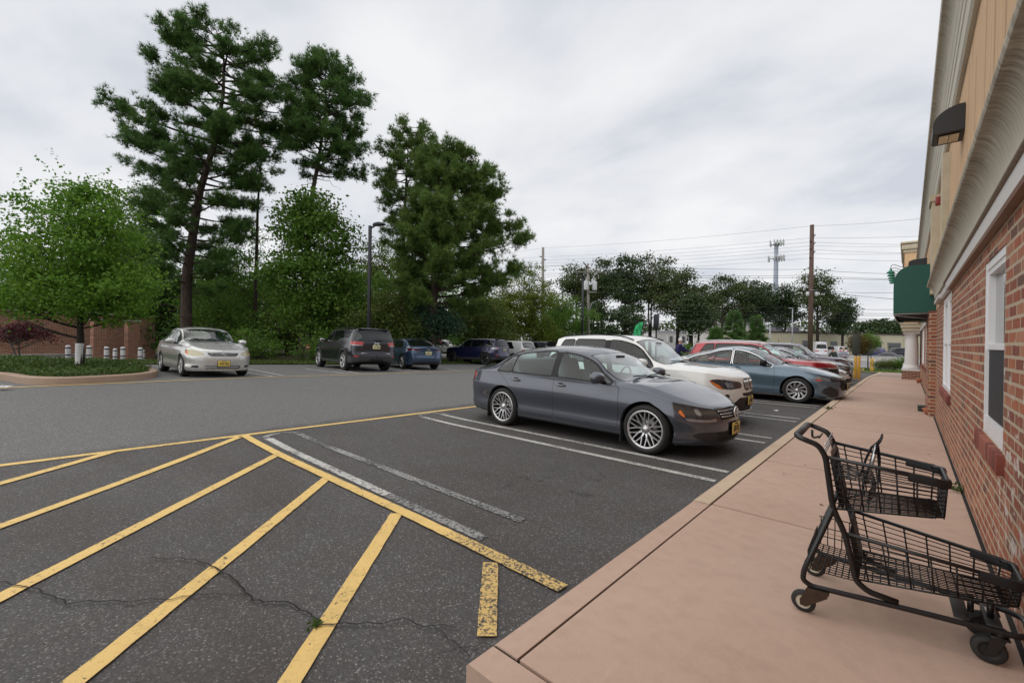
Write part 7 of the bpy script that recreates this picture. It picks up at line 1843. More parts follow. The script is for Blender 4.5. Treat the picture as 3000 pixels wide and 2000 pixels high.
for z in (.80, .82, .843): m.tube([(.075, -hw(.07) + .01, z), (.075, hw(.07) - .01, z)], .0035, 5)
m.build('back_rail', K_SIL, cart)
# low rear tray
m = MB()
for s in np.linspace(.02, .20, 8): m.tube([(s, -hw(s) + .03, .205), (s, hw(s) - .02, .205)], .0028, 4)
for y in np.linspace(-.19, .19, 14): m.tube([(.012, y, .30), (.014, y, .225), (.03, y, .205), (.20, y * .92, .205)], .0026, 4)
for z in (.235, .265, .30): m.tube([(.013, -.19, z), (.013, .19, z)], .003, 4)
for s in np.linspace(.03, .19, 6): m.tube([(s, .19, .205), (s, .195, .29), (s, .197, .36)], .0026, 4)
for z in (.25, .30, .36): m.tube([(.02, .195, z), (.19, .19, z)], .0028, 4)
m.build('rear_tray', K_CART, cart)
# cross plates carrying the front casters
for s in (.565, .665):
    m = MB(); m.box((s, 0, .158), (.05, 2 * hw(s) - .02, .008), bev=.002); m.build('cross_plate', simple('plate_grey', (.045, .042, .04), .5, .5, var=.3), cart)
m = MB(); m.box((.665, .03, .1635), (.028, .045, .002)); m.build('sticker', simple('sticker', (.5, .5, .5), .5), cart)
for s in (.60, .66): MB().tube([(s, -.04, .162), (s, -.04, .235)], .012, 6).build('basket_stay', K_CART, cart)
# wheels
def caster(s, y, r, hub, rear):
    m = MB(); wd = .026 if rear else .034
    m.lathe([(r * .62, -wd / 2), (r * .9, -wd / 2), (r, -wd * .3), (r, wd * .3), (r * .9, wd / 2), (r * .62, wd / 2)], 28, 'Y', c=(s, y, r)); w_ = m.build('wheel', K_CRUB, cart)
    m = MB(); m.lathe([(0, -wd * .42), (r * .35, -wd * .46), (r * .62, -wd * .40), (r * .66, -wd * .5), (r * .66, wd * .5), (r * .62, wd * .40), (r * .35, wd * .46), (0, wd * .42)], 24, 'Y', c=(s, y, r)); m.cyl((s, y - .022, r), (s, y + .022, r), r * .16, 10, 1); m.build('hub', [hub, K_SIL], w_)
    m = MB()
    for sg in (-1, 1):
        if rear: m.prism([(s - .012, r - .014), (s + .012, r - .016), (s + .10, .108), (s + .10, .128), (s + .02, .132), (s - .014, r + .012)], y + sg * .019, y + sg * .0225, 'Y')
        else: m.prism([(s - .014, r - .012), (s + .014, r - .012), (s + .052, .125), (s + .005, .128)], y + sg * .022, y + sg * .026, 'Y')
    if not rear: m.cyl((s + .03, y, .120), (s + .03, y, .152), .026, 14); m.box((s + .03, y, .122), (.06, .055, .008), bev=.002)
    else: m.box((s + .06, y, .124), (.09, .046, .008), bev=.002)
    m.build('caster_fork', K_RUSTY if rear else K_CART, w_)
for sg in (-1, 1):
    caster(.0, sg * .224, .052, K_CREAM2, True); caster(.648, sg * .112, .056, K_GRIP, False)
# ------------------------------------------------------------------ beyond the lot: poles, wires, buildings, traffic, far trees
M_WOODP = bark('pole_wood', (.085, .055, .045), (.15, .10, .085)); M_WOODG = bark('grey_pole_wood', (.20, .18, .165), (.30, .28, .26))
M_GALV = simple('galvanised', (.34, .35, .37), .5, .4); M_WIRE = simple('wire_black', (.03, .03, .032), .7); M_INS = simple('insulator', (.05, .04, .04), .4)
def hzn(px): return 997.5 + .0142 * (px - 1500)
def P3(px, py, d): return CAMP + ray(px, py) * d
def pole(name, px_t, py_t, px_b, d, r, mat, lab, zb=None):
    t = P3(px_t, py_t, d); b = P3(px_b, 1000, d); zb = float(gz(b[0], b[1])) if zb is None else zb
    o = empty(name, (b[0], b[1], zb), CAM_YAW, lab, 'pole'); q = Matrix.Rotation(-CAM_YAW, 4, 'Z') @ Vector((t[0] - b[0], t[1] - b[1], t[2] - zb))
    m = MB(); m.tube([(0, 0, 0), q], [r, r * .78], 12); m.build('pole_shaft', mat, o)
    return o, q
# slender grey pole left
o, q = pole('utility_pole', 1591, 725, 1589, 72, .27, M_WOODG, 'slender pale utility pole rising above the yellow green trees')
for z, sx in ((-1.6, -1), (-2.1, 1), (-3.4, -1), (-3.9, 1)): MB().tube([(q.x, 0, q.z + z), (q.x + sx * .55, 0, q.z + z + .12)], .09, 6).build('insulator', M_INS, o)
# street pole with crossarm and transformers
o, q = pole('utility_pole', 1722, 772, 1726, 50, .16, M_WOODG, 'grey wooden utility pole with crossarm and two transformers behind the white SUV')
k = mpp(50)
m = MB(); m.box((q.x - .0, -.12, q.z - 1.0), (78 * k, .10, .12)); m.build('crossarm', M_WOODG, o)
MB().tube([(q.x, -.1, q.z - .55), (q.x - .55, -.1, q.z + .15)], .07, 6).build('top_arm', M_INS, o)
for i, px in enumerate((1715, 1741)):
    m = MB(); x = (px - 1722) * k; m.lathe([(0, 0), (.26, .02), (.27, .1), (.27, .95), (.24, 1.03), (0, 1.06)], 16, c=(x + q.x * .8, -.35 if i == 0 else -.1, q.z - 3.1)); m.lathe([(.05, 1.05), (.05, 1.35), (.02, 1.4)], 8, c=(x + q.x * .8, -.3, q.z - 3.1)); m.build('transformer', simple('transformer_grey', (.55, .56, .58), .45), o)
m = MB(); m.box((q.x * .8 + .5, -.15, q.z - 3.3), (1.0, .25, .15)); m.build('transformer_bracket', M_WOODG, o)
for x in (-1.4, -.9, .9, 1.4): MB().lathe([(.05, 0), (.07, .06), (.05, .12), (.06, .18), (0, .22)], 8, c=(q.x + x, -.12, q.z - .94)).build('insulator', M_INS, o)
m = MB(); m.tube([(q.x * .6, -.2, q.z - 6), (q.x * .6 + .35, -.2, q.z - 4.6), (q.x * .6 + .9, -.2, q.z - 4.3)], .04, 6); m.build('conduit_brace', M_GALV, o)
o, q = pole('signal_pole', 1708, 808, 1706, 45, .13, simple('dark_bronze', (.022, .022, .026), .45, .3), 'straight black steel pole just left of the transformer pole')
m = MB(); m.box((q.x, 0, q.z - .05), (.32, .3, .12)); m.build('pole_cap', K_PLAS, o)
MB().box((.06, -.14, 1.7), (.06, .02, 1.5)).build('pole_stickers', simple('sticker', (.5, .5, .5), .5), o)
# tilted pole with a crossarm left
o, q = pole('utility_pole', 1648, 860, 1653, 85, .18, M_WOODG, 'distant leaning utility pole with a plain crossarm above the thicket')
m = MB(); m.box((q.x - .3, 0, q.z - .1), (2.6, .12, .14)); m.build('crossarm', M_WOODG, o)
# brown pole at the far edge of the lot
o, q = pole('utility_pole', 2379, 659, 2374, 40, .21, M_WOODP, 'tall brown wooden utility pole behind the black sedan, reaching highest of all')
k = mpp(40)
for py in (697, 720, 745): MB().tube([(q.x * .95, -.1, q.z - (py - 659) * k), (q.x * .95 + .22, -.12, q.z - (py - 659) * k + .28)], .05, 6).build('insulator_arm', M_INS, o); MB().tube([(q.x * .95 - .1, -.1, q.z - (py + 11 - 659) * k), (q.x * .95 - .28, -.12, q.z - (py + 11 - 659) * k + .03)], .05, 6).build('insulator_arm', M_INS, o)
for px in (2363, 2389): MB().lathe([(0, 0), (.13, .02), (.14, .36), (.05, .40), (0, .42)], 12, c=((px - 2376) * k + q.x * .45, -.12, q.z - (868 - 659) * k)).build('transformer', simple('transformer_grey', (.55, .56, .58), .45), o)
MB().tube([(-.2, -.1, q.z - (848 - 659) * k), (q.x * .5, -.24, q.z - (852 - 659) * k), (.55, -.1, q.z - (848 - 659) * k)], .025, 5).build('pole_band', M_GALV, o)
MB().box((.02, -.21, 1.0), (.25, .02, .06)).build('pole_tag', M_WHITE, o)
# wires as real cables between the poles
WL = [((1240, 772, 120), (1591, 726, 72), .4), ((1591, 726, 72), (2379, 662, 40), .5), ((2379, 662, 40), (2760, 634, 34), .2)]
for yl, yr, y3 in ((752, 697, 689), (762, 709, 716), (771, 720, 719), (780, 731, 742), (790, 743, 741), (800, 756, 765)):
    WL += [((1330, yl + 14 + (yl - 752) * .3, 95), (1590, yl, 72), .3), ((1592, yl, 72), (2374, yr, 40), .45), ((2382, yr, 40), (2760, y3, 36), .15)]
for y0, y1, y2 in ((765, 789, 803), (790, 806, 817), (796, 812, 818), (872, 900, 905), (847, 852, 855)): WL += [((1300, y0 + 22, 75), (1722, y0 + 8, 50), .3), ((1722, y0 + 8, 50), (2376, y1, 40), .35), ((2376, y1, 40), (2720, y2, 36), .2)]
for y0, y1 in ((935, 928), (938, 932), (944, 936), (896, 912), (910, 918)): WL += [((1640, y0, 52), (2375, y1, 40), .45), ((2375, y1, 40), (2700, y1 + 6, 37), .15)]
WL += [((2376, 850, 40), (2700, 882, 60), .2), ((2376, 852, 40), (2700, 880, 60), .2), ((1724, 790, 50), (2100, 825, 80), .4), ((1724, 792, 50), (2150, 846, 90), .4)]
for i, (a, b, sag) in enumerate(WL):
    A, B_ = P3(*a), P3(*b); t = np.linspace(0, 1, 14)[:, None]; Q = A + (B_ - A) * t; Q[:, 2] -= (4 * t * (1 - t))[:, 0] * sag * .6
    o = MB().tube(Q, .009 if i < 21 else .014, 4).build('overhead_wire', M_WIRE); tag(o, 'thin black overhead wire strung between the utility poles', 'wire', 'overhead wires along the highway')
# cell tower
ct = empty('cell_tower', (*P3(2270, 1000, 180)[:2], -1.5), CAM_YAW, 'grey monopole cell tower with two antenna rings beyond the trees', 'tower'); zt = lambda y: (hzn(2270) - y) * mpp(180) + 1.47 + 1.5
m = MB(); m.tube([(0, 0, 0), (0, 0, zt(712))], [1.1, .75], 14); m.build('tower_shaft', simple('tower_grey', (.26, .29, .35), .5), ct)
M_ANT = simple('antenna_grey', (.50, .51, .52), .5); M_ANTD = simple('antenna_dark', (.13, .135, .14), .6)
for zc, R_, n in ((zt(716), 2.6, 12), (zt(757), 3.3, 9)):
    for kk in range(3):
        a0 = kk * 2 * PI / 3 + .4; c = Vector((R_ * .8 * cos(a0), R_ * .8 * sin(a0), zc)); MB().tube([(0, 0, zc), c], .16, 6).build('antenna_arm', M_ANTD, ct)
        tv = Vector((-sin(a0), cos(a0), 0)); MB().tube([c - tv * 1.9, c + tv * 1.9], .12, 6).build('antenna_rail', M_ANTD, ct)
        for j in range(4): q_ = c + tv * (-1.7 + 1.13 * j); mm_ = MB(); mm_.box((q_.x, q_.y, q_.z + (.5 if n == 12 else 0)), (.35, .42, 2.3), rz=a0, bev=.05); mm_.build('antenna_panel', M_ANT, ct)
    m = MB(); m.lathe([(.7, zc - .5), (1.2, zc - .3), (1.2, zc + .1), (.7, zc + .2)], 12); m.build('antenna_collar', M_ANTD, ct)
# green feather flag
fb = P3(1866, 1000, 33); zf0 = float(gz(fb[0], fb[1])); fl = empty('feather_flag', (fb[0], fb[1], zf0), CAM_YAW, 'bright green feather flag with dark lettering behind the white SUV roof', 'flag'); k = mpp(33)
zv = lambda y: 1.47 + (hzn(1866) - y) * k - zf0; xv = lambda px: (px - 1866) * k
edge = [(1855, 992), (1855, 978), (1857, 965), (1861, 954), (1867, 947), (1874, 943), (1882, 942)]; ed2 = [(1874, 992), (1876, 980), (1878, 970), (1880, 960), (1882, 950), (1883, 942)]
zl = np.linspace(0, 1, 9); eL = np.stack([np.interp(zl, np.linspace(0, 1, 7), [e[i] for e in edge]) for i in range(2)], 1); eR = np.stack([np.interp(zl, np.linspace(0, 1, 6), [e[i] for e in ed2]) for i in range(2)], 1)
m = MB(); vs = []
for a, b in zip(eL, eR):
    for t in np.linspace(0, 1, 5):
        p = a + (b - a) * t
        for dy in (-.006, .006): vs.append((xv(p[0]), dy + .03 * sin(t * 4 + p[1] * .2), zv(p[1])))
fs = []
for i in range(8):
    for j in range(4):
        q_ = lambda a, b, s: (a * 5 + b) * 2 + s
        fs.append((q_(i, j, 0), q_(i, j + 1, 0), q_(i + 1, j + 1, 0), q_(i + 1, j, 0))); fs.append((q_(i, j, 1), q_(i + 1, j, 1), q_(i + 1, j + 1, 1), q_(i, j + 1, 1)))
m.add(vs, fs, 0, True); m.build('flag_cloth', simple('flag_green', (.03, .46, .16), .6, var=.05), fl)
m = MB(); m.tube([(xv(1855), 0, 0), (xv(1855), 0, zv(978)), (xv(1861), 0, zv(953)), (xv(1874), 0, zv(942.5)), (xv(1883), 0, zv(941.5))], .012, 6); m.build('flag_pole', K_TRIM, fl)
for tx_, sx_, px in (('Any Wrap', .25, 1876), ('Box $9', .22, 1867)):
    text_obj('lettering', tx_, sx_, Matrix.Translation((xv(px), -.045, zv(968 if px > 1870 else 976))) @ Matrix.Rotation(radians(80), 4, 'Y') @ Matrix.Rotation(PI / 2, 4, 'X'), simple('flag_letters', (.01, .08, .03), .7), fl, .002, .0)
# black sign on a post
sb = P3(1922, 1000, 48); zs0 = float(gz(sb[0], sb[1])); sg = empty('pole_sign', (sb[0], sb[1], zs0), CAM_YAW + radians(-22), 'tall black box sign on a black post left of the capped man', 'sign'); k = mpp(48); zq = 1.47 - zs0 + (1003 - 963) * k
m = MB(); m.box((0, 0, zq + .78), (.55, .85, 1.56), bev=.03); m.build('sign_box', simple('sign_black', (.012, .013, .022), .45), sg)
m = MB(); m.box((.28, 0, zq + .78), (.015, .72, 1.40)); m.build('sign_face', simple('sign_face_grey', (.52, .52, .54), .4, var=.25, scale=14), sg)
MB().cyl((0, 0, 0), (0, 0, zq), .09, 10).build('post', K_TRIM, sg)

# beige metal building across the highway
dA, dB = 88.0, 97.0; A_ = P3(2228, 1000, dA); B_ = P3(2760, 1000, dB); ang = atan2(B_[1] - A_[1], B_[0] - A_[0]); Lb = float(np.linalg.norm((B_ - A_)[:2])); zg = -1.25
bb = empty('beige_building', (A_[0], A_[1], zg), ang, 'long low beige sided building with a dark roof edge across the highway', 'building'); hb_ = 1.47 - zg + (hzn(2228) - 973) * mpp(dA)
def mat_siding():
    t = NT('beige_siding'); v = t.coord('Object'); s = t.n('SeparateXYZ'); t.t.links.new(v, s.inputs[0]); wv = t.math('FRACT', t.math('MULTIPLY', s.outputs[2], 3.4)); n = t.noise(v, .8, 4)
    c = t.mix(n, (.46, .42, .29), (.52, .48, .35)); c = t.mix(t.ramp(wv, [(.0, 1), (.14, 0)]), c, (.26, .23, .16)); return t.done(t.pbr(c, .6))
m = MB(); m.box((Lb / 2, 6, hb_ / 2 - .5), (Lb, 12, hb_ + 1)); m.build('siding_wall', mat_siding(), bb)
m = MB(); m.box((Lb / 2, 6, hb_ + .12), (Lb + .5, 12.5, .26)); m.build('roof_edge', simple('roof_brown', (.045, .03, .026), .7), bb)
M_DKG = simple('dark_window', (.012, .014, .016), .08, coat=1.0); M_SHUT = simple('grey_shutter', (.13, .14, .15), .5)
def bwin(px0, px1, py0, py1, mat=M_DKG, name='window'):
    f0, f1 = (px0 - 2228) / (2760 - 2228), (px1 - 2228) / (2760 - 2228); g_ = lambda f: f * dA / (dB - f * (dB - dA)); x0, x1 = g_(f0) * Lb, g_(f1) * Lb; d_ = dA + (dB - dA) * g_(.5 * (f0 + f1)); k_ = mpp(d_); h = hzn(.5 * (px0 + px1)); z0, z1 = 1.47 - zg + (h - py1) * k_, 1.47 - zg + (h - py0) * k_
    f_ = MB(); t_ = .1
    for c_, d__ in ((((x0 + x1) / 2, -.05, z1), (x1 - x0 + .2, .1, t_)), (((x0 + x1) / 2, -.05, z0), (x1 - x0 + .2, .1, t_)), ((x0, -.05, (z0 + z1) / 2), (t_, .1, z1 - z0)), ((x1, -.05, (z0 + z1) / 2), (t_, .1, z1 - z0))): f_.box(c_, d__)
    fo = f_.build(name, simple('frame_grey2', (.30, .29, .25), .6), bb); m = MB(); m.box(((x0 + x1) / 2, -.02, (z0 + z1) / 2), (x1 - x0, .05, z1 - z0)); m.build('pane' if mat is M_DKG else 'shutter', mat, fo)
bwin(2350, 2368, 997, 1016); bwin(2385, 2418, 998, 1036); bwin(2433, 2452, 1000, 1013, M_SHUT); bwin(2558, 2581, 1003, 1025); bwin(2600, 2638, 1004, 1021); bwin(2655, 2690, 1005, 1022)
for px in (2515, 2648, 2290): f0 = (px - 2228) / 532; x = f0 * dA / (dB - f0 * (dB - dA)) * Lb; MB().box((x, -.08, hb_ / 2), (.12, .14, hb_)).build('downspout', simple('downspout_cream', (.52, .49, .38), .6), bb)
for px, y0, w_, h_ in ((2305, 970, 25, 14), (2358, 973, 24, 16)):
    f0 = (px - 2228) / 532; x = f0 * dA / (dB - f0 * (dB - dA)) * Lb; p = Matrix.Translation((A_[0], A_[1], zg)) @ Matrix.Rotation(ang, 4, 'Z') @ Vector((x, 3, hb_ + .25))
    ac = empty('rooftop_unit', p, ang, ['left grey air conditioning unit on the beige roof', 'right grey air conditioning unit on the beige roof next to the brown pole'][px > 2330], 'air conditioner'); k = mpp(90)
    m = MB(); m.box((0, 0, h_ * k / 2), (w_ * k, 1.6, h_ * k), bev=.05); m.build('unit_casing', simple('unit_grey', (.42, .41, .46), .5), ac); m = MB(); m.box((0, -.81, h_ * k * .55), (w_ * k * .8, .04, h_ * k * .6)); m.build('unit_grille', simple('unit_grille', (.26, .26, .30), .6), ac)
# pale buildings among the trees further left
def simple_building(name, px0, px1, ytop, d, mat, lab, rows):
    a = P3(px0, 1000, d); b = P3(px1, 1000, d); an = atan2(b[1] - a[1], b[0] - a[0]); L_ = float(np.linalg.norm((b - a)[:2])); o = empty(name, (a[0], a[1], zg), an, lab, 'building'); k = mpp(d); h = 1.47 - zg + (hzn(px0) - ytop) * k
    m = MB(); m.box((L_ / 2, 5, h / 2), (L_, 10, h)); m.build('wall', mat, o); m = MB(); m.box((L_ / 2, 5, h + .15), (L_ + .4, 10.4, .3)); m.build('roof_edge', simple('pale_roof', (.45, .45, .46), .7), o)
    for x0, x1, y0, y1, mt in rows:
        m = MB(); z0, z1 = 1.47 - zg + (hzn(px0) - y1) * k, 1.47 - zg + (hzn(px0) - y0) * k; m.box((((x0 + x1) / 2 - px0) * k, -.06, (z0 + z1) / 2), ((x1 - x0) * k, .12, z1 - z0)); m.build('window' if mt is M_DKG else 'column', mt, o)
simple_building('pale_building', 2075, 2235, 951, 110, simple('pale_wall', (.50, .48, .45), .7, var=.06), 'pale flat roofed building half hidden by conifers left of the beige one', [(2110, 2128, 975, 990, M_DKG), (2150, 2170, 975, 990, M_DKG)])
simple_building('white_storefront', 1925, 2012, 972, 95, simple('white_wall', (.60, .59, .57), .7, var=.05), 'white storefront with columns and dark doors under the big trees', [(1952, 1956, 982, 1002, M_WHITE), (1962, 1970, 984, 1002, M_DKG), (1976, 1980, 982, 1002, M_WHITE), (1982, 1988, 984, 1002, M_DKG), (1992, 1996, 982, 1002, M_WHITE), (1998, 2006, 984, 1002, M_DKG)])
# concrete median barrier
zb_ = -1.12; db = 74.0; a = P3(1900, 1000, 64); Yb = float(P3(2500, 1000, db)[1]); xa = -75.0
jb = empty('median_barrier', (0, Yb, zb_), 0, 'long grey concrete median barrier along the highway', 'barrier')
for i in range(16):
    x0 = xa + i * 6.1; m = MB(); m.prism([(-.35, 0), (-.35, .08), (-.15, .35), (-.10, .86), (.10, .86), (.15, .35), (.35, .08), (.35, 0)], x0, x0 + 6.06, 'X'); m.build('barrier_section', M_GREYC, jb)
# traffic and cars beyond the barrier
def far_car(name, px, py_b, d, sp, col, lab, hd, metal=.3, z=None):
    p = P3(px, py_b, d); root, S, xc = build_car(name, sp, col, lab, 'car', 'vehicles on and beyond the highway', (float(p[0]), float(p[1])), hd, 0, metal, .3, z=float(p[2]) if z is None else z, priv=K_GPRIV, glassm=K_GPRIV); return root
RED_T = lambda: [('tail_lamp', F_ar([(.4, .95), (.98, .97), (.98, 1.15), (.4, 1.17)]), K_RED), ('headlight', F_af([(.4, .75), (1.0, .77), (1.0, .86), (.4, .85)]), K_CLR)]
lo = dict(ds=.12, ne=10)
sp = sedan(4.85, 1.85, 1.45, 2.8, .93, .33, **lo); sp['regions'] = []; far_car('road_sedan', 2592, 1052, 79, sp, (.035, .035, .06), 'dark sedan driving right behind the median barrier', PI, .5, z=-1.15)
sp = suv(5.1, 2.0, 1.9, 3.0, .95, .40, hood=1.2, nose=.98, belt=1.2, rake=.25, rg=(1.3, 1.7), **lo); sp['regions'] = RED_T(); far_car('far_suv', 2622, 1046, 86, sp, (.016, .016, .03), 'dark SUV parked at the beige building, right of the blue pickup', PI + .5, .3)
sp = suv(5.3, 2.0, 1.85, 3.3, .95, .40, hood=1.2, nose=.98, belt=1.2, rake=.25, rg=(1.3, 1.7), **lo); sp['regions'] = RED_T(); far_car('far_suv', 2545, 1045, 87, sp, (.03, .03, .10), 'dark blue SUV parked behind the clipped round trees', PI + .3, .4)
sp = suv(5.4, 2.04, 1.92, 3.1, .95, .41, hood=1.2, nose=.98, belt=1.2, rake=.20, rg=(1.3, 1.72), **lo); sp['regions'] = RED_T(); far_car('far_suv', 2443, 1043, 82, sp, (.62, .62, .63), 'big white SUV parked beside the white van', PI - .9, 0)
sp = suv(6.0, 2.05, 2.75, 3.7, 1.0, .38, hood=1.45, nose=1.1, belt=1.35, rake=.12, rg=(1.5, 2.2), xw1=4.0, **lo); sp['regions'] = RED_T(); sp['wins'] = [(3.9, 3.95, 4.5, 4.35)]; sp['xB'] = 3.85; far_car('white_van', 2392, 1044, 80, sp, (.62, .63, .66), 'tall white cargo van behind the brown utility pole', PI - 1.2, 0)
sp = sedan(4.6, 1.8, 1.45, 2.7, .9, .33, **lo); sp['regions'] = []; far_car('far_sedan', 2318, 1045, 70, sp, (.45, .46, .48), 'pale grey car roof showing above the purple SUV', .2, .4)
sp = sedan(4.6, 1.8, 1.45, 2.7, .9, .33, **lo); sp['regions'] = []; far_car('far_sedan', 2085, 1046, 38, sp, (.30, .33, .37), 'silver grey car roof showing left of the red SUV', 2.6, .5)
sp = sedan(4.6, 1.8, 1.45, 2.7, .9, .33, **lo); sp['regions'] = []; far_car('far_sedan', 1308, 1036, 46, sp, (.6, .6, .61), 'white car glimpsed through the wood by the stop sign', .4, 0)
sp = sedan(4.6, 1.8, 1.45, 2.7, .9, .33, **lo); sp['regions'] = []; far_car('far_sedan', 735, 1040, 46, sp, (.6, .6, .61), 'white car glimpsed through the wood behind the silver sedan', .4, 0)
# street posts and small signs along the highway
for px, yt, yb, d, r_, mt, lab in ((2238, 935, 1012, 70, .09, M_GALV, 'thin grey lamp post left of the beige building corner'), (2322, 905, 1015, 72, .10, M_GALV, 'thin grey lamp post before the beige building, under the wires'), (2256, 952, 1015, 78, .14, M_GALV, 'thick curved grey post at the corner of the beige building'), (2033, 984, 1033, 50, .035, M_WHITE, 'short white signpost on the lawn right of the capped man'), (2153, 945, 1000, 90, .07, M_WOODP, 'thin dark post between the conifers'), (2100, 905, 1000, 95, .16, M_WOODG, 'pale wooden pole standing before the far trees')):
    t = P3(px, yt, d); zb0 = min(float(gz(t[0], t[1])), 1.47 + (hzn(px) - yb) * mpp(d)); o = empty('street_post', (t[0], t[1], zb0), 0, lab, 'post'); MB().tube([(0, 0, 0), (0, 0, t[2] - zb0)], [r_, r_ * .8], 8).build('post_shaft', mt, o)
    m = MB(); m.tube([(0, 0, t[2] - zb0), (-.1, 0, t[2] - zb0 + .12), (-.6, 0, t[2] - zb0 + .16)], r_ * .6, 6); m.build('post_arm', mt, o) if r_ > .08 else m.lathe([(r_ * 1.2, 0), (r_ * 1.2, .05), (0, .08)], 8, c=(0, 0, t[2] - zb0)).build('post_cap', mt, o)

# far trees, each with its own crown
GF = 'trees along and beyond the highway'
F_FAR = foliage_mat('far_olive_leaves', (.045, .070, .020), (.10, .125, .038), (.065, .090, .026), .3); F_FARD = foliage_mat('far_dark_leaves', (.028, .055, .020), (.065, .10, .030), (.042, .075, .024), .25)
FT = [(1690, 80, 770, 70, F_FAR, 'pale olive tree behind the transformer pole'), (1765, 84, 752, 60, F_FAR, 'feathery grey green tree right of the transformer pole'), (1832, 76, 744, 62, F_FARD, 'dark pine-like tree in the middle of the far group'), (1905, 78, 737, 92, F_FAR, 'highest rounded tree of the far group'), (1985, 72, 782, 95, F_FAR, 'wide dark tree above the black box sign'), (2048, 74, 835, 58, F_FAR, 'sloping right shoulder tree of the far group'),
      (2115, 88, 803, 58, F_FAR, 'reddish tinged tree left of the cell tower'), (2185, 90, 812, 50, F_FARD, 'medium tree just left of the cell tower foot'), (2235, 92, 826, 45, F_FARD, 'dark small tree at the cell tower foot'), (2300, 92, 832, 46, F_FARD, 'dark green tree right of the cell tower foot'), (2395, 86, 782, 70, F_FAR, 'tall open tree behind the brown utility pole'), (2468, 88, 868, 46, F_FARD, 'low spreading tree at the right end of the far trees'), (1740, 70, 890, 55, F_FARD, 'bushy green tree under the transformer pole'), (1640, 66, 890, 65, F_FAR, 'rounded green tree left of the black steel pole'), (1830, 66, 900, 70, F_FARD, 'low dark tree behind the green flag'), (2030, 66, 862, 46, F_FARD, 'small street tree right of the white storefront')]
for i, (px, d, yt, w_, mt, lab) in enumerate(FT):
    k = mpp(d); p = P3(px, 1000, d); zb0 = float(gz(p[0], p[1])); H_ = 1.47 - zb0 + (hzn(px) - yt) * k; R_ = w_ * k; r_ = np.random.default_rng(900 + i); low = yt > 870
    cr = [(0, 0, H_ * .84, R_ * .62, R_ * .6, H_ * .15)] + [(r_.uniform(-.62, .62) * R_, r_.uniform(-.5, .5) * R_, H_ * h_, R_ * r_.uniform(.4, .62), R_ * .5, H_ * r_.uniform(.07, .12)) for h_ in ((.76, .66, .58, .50, .7, .62) if not low else (.75, .6, .4, .25, .5, .3))]
    leafy_tree('far_tree', lab, (p[0], p[1], zb0), H_, cr, 7600 if not low else 5000, 920 + i, mt, .30 if not low else .18, H_ * (.30 if not low else .1), GF, ln=.36, wd=.27, cl=60, cs=.62, bark_m=B_DARK, stems=2 if i % 2 else 1)
def conifer(px, d, yt, w_, lab, seed, mat=F_PINE):
    k = mpp(d); p = P3(px, 1000, d); zb0 = float(gz(p[0], p[1])); H_ = 1.47 - zb0 + (hzn(px) - yt) * k; R_ = w_ * k
    pine_tree('conifer', lab, (p[0], p[1], zb0), [(0, 0, 0), (0, 0, H_)], .16, [(.5, R_, R_), (H_ * .35, R_ * .85, R_ * .9), (H_ * .7, R_ * .5, R_ * .55), (H_, R_ * .12, R_ * .12)], 34, seed, mat, .7, 0, GF, 9, .5, .05)
conifer(2150, 62, 912, 52, 'broad dark conifer before the pale building', 61); conifer(2215, 66, 925, 36, 'ragged dark conifer left of the beige building corner', 62); conifer(2095, 60, 955, 30, 'small dark conifer at the edge of the mulch bed', 63)
conifer(2281, 72, 990, 8, 'tiny tapered evergreen at the corner of the beige building', 64)
# hedge and bushes in front of the storefronts
for i, (px, d, h_, w_, mt, lab) in enumerate(((2030, 62, 2.1, 2.6, F_GREEN, 'rounded hedge shrub on the mulch right of the capped man'), (2075, 62, 2.3, 2.2, F_OLIVE, 'loose hedge shrub left of the small conifer'), (1640, 58, 3.2, 3.2, F_DARK, 'dark thicket left of the black steel pole'), (1780, 60, 2.0, 3.0, F_DARK, 'dark thicket right of the transformer pole'), (2320, 84, 1.6, 1.6, F_RUST, 'bare reddish bush against the beige siding'))):
    p = P3(px, 1000, d); leafy_tree('shrub', lab, (p[0], p[1], float(gz(p[0], p[1]))), h_, [(0, 0, h_ * .55, w_, w_ * .6, h_ * .45), (w_ * .5, 0, h_ * .45, w_ * .6, w_ * .4, h_ * .38)], 2600, 1000 + i, mt, .05, .3, None, ln=.22, wd=.16, cl=40, cs=.35, stems=3, cat='shrub')
tag(grid_sheet('mulch_bed', np.linspace(-48, -22, 20), np.linspace(60, 72, 10), .08, simple('mulch', (.06, .03, .018), .95, var=.4)), kind='structure')
# the continuous woods on the skyline
def far_woods(name, pts, seed, mat, lab, n=9000):
    r = np.random.default_rng(seed); PP = []
    for px, yt, d in pts:
        k = mpp(d); c = P3(px, 1000, d); H_ = (hzn(px) - yt) * k + 2.5
        q = r.normal(size=(n // len(pts), 3)); q /= np.linalg.norm(q, axis=1, keepdims=True); q *= r.uniform(.55, 1, (len(q), 1)) ** .5
        PP.append(np.array([c[0], c[1], -1.0 + H_ * .5]) + (CAMR * (q[:, 0:1] * 28 * k) + _F0 * (q[:, 1:2] * 5) + np.array([0, 0, 1.0]) * q[:, 2:3] * H_ * .52))
    V, F, A = leaves(np.concatenate(PP), r, .75, .6, .4); o = np_mesh(name, V, F, mat, attr=A); tag(o, lab, 'woods', kind='stuff')
far_woods('far_woods', [(px, 942 + 8 * sin(px * .05) - (12 if 2080 < px < 2250 else 0), 135) for px in range(1560, 2560, 26)], 71, F_FAR, 'distant mixed woods along the skyline', 16000)
far_woods('far_woods', [(px, 938 + 5 * sin(px * .07), 125) for px in range(2540, 2720, 24)], 72, F_FARD, 'distant dark woods on the skyline at the right', 9000)
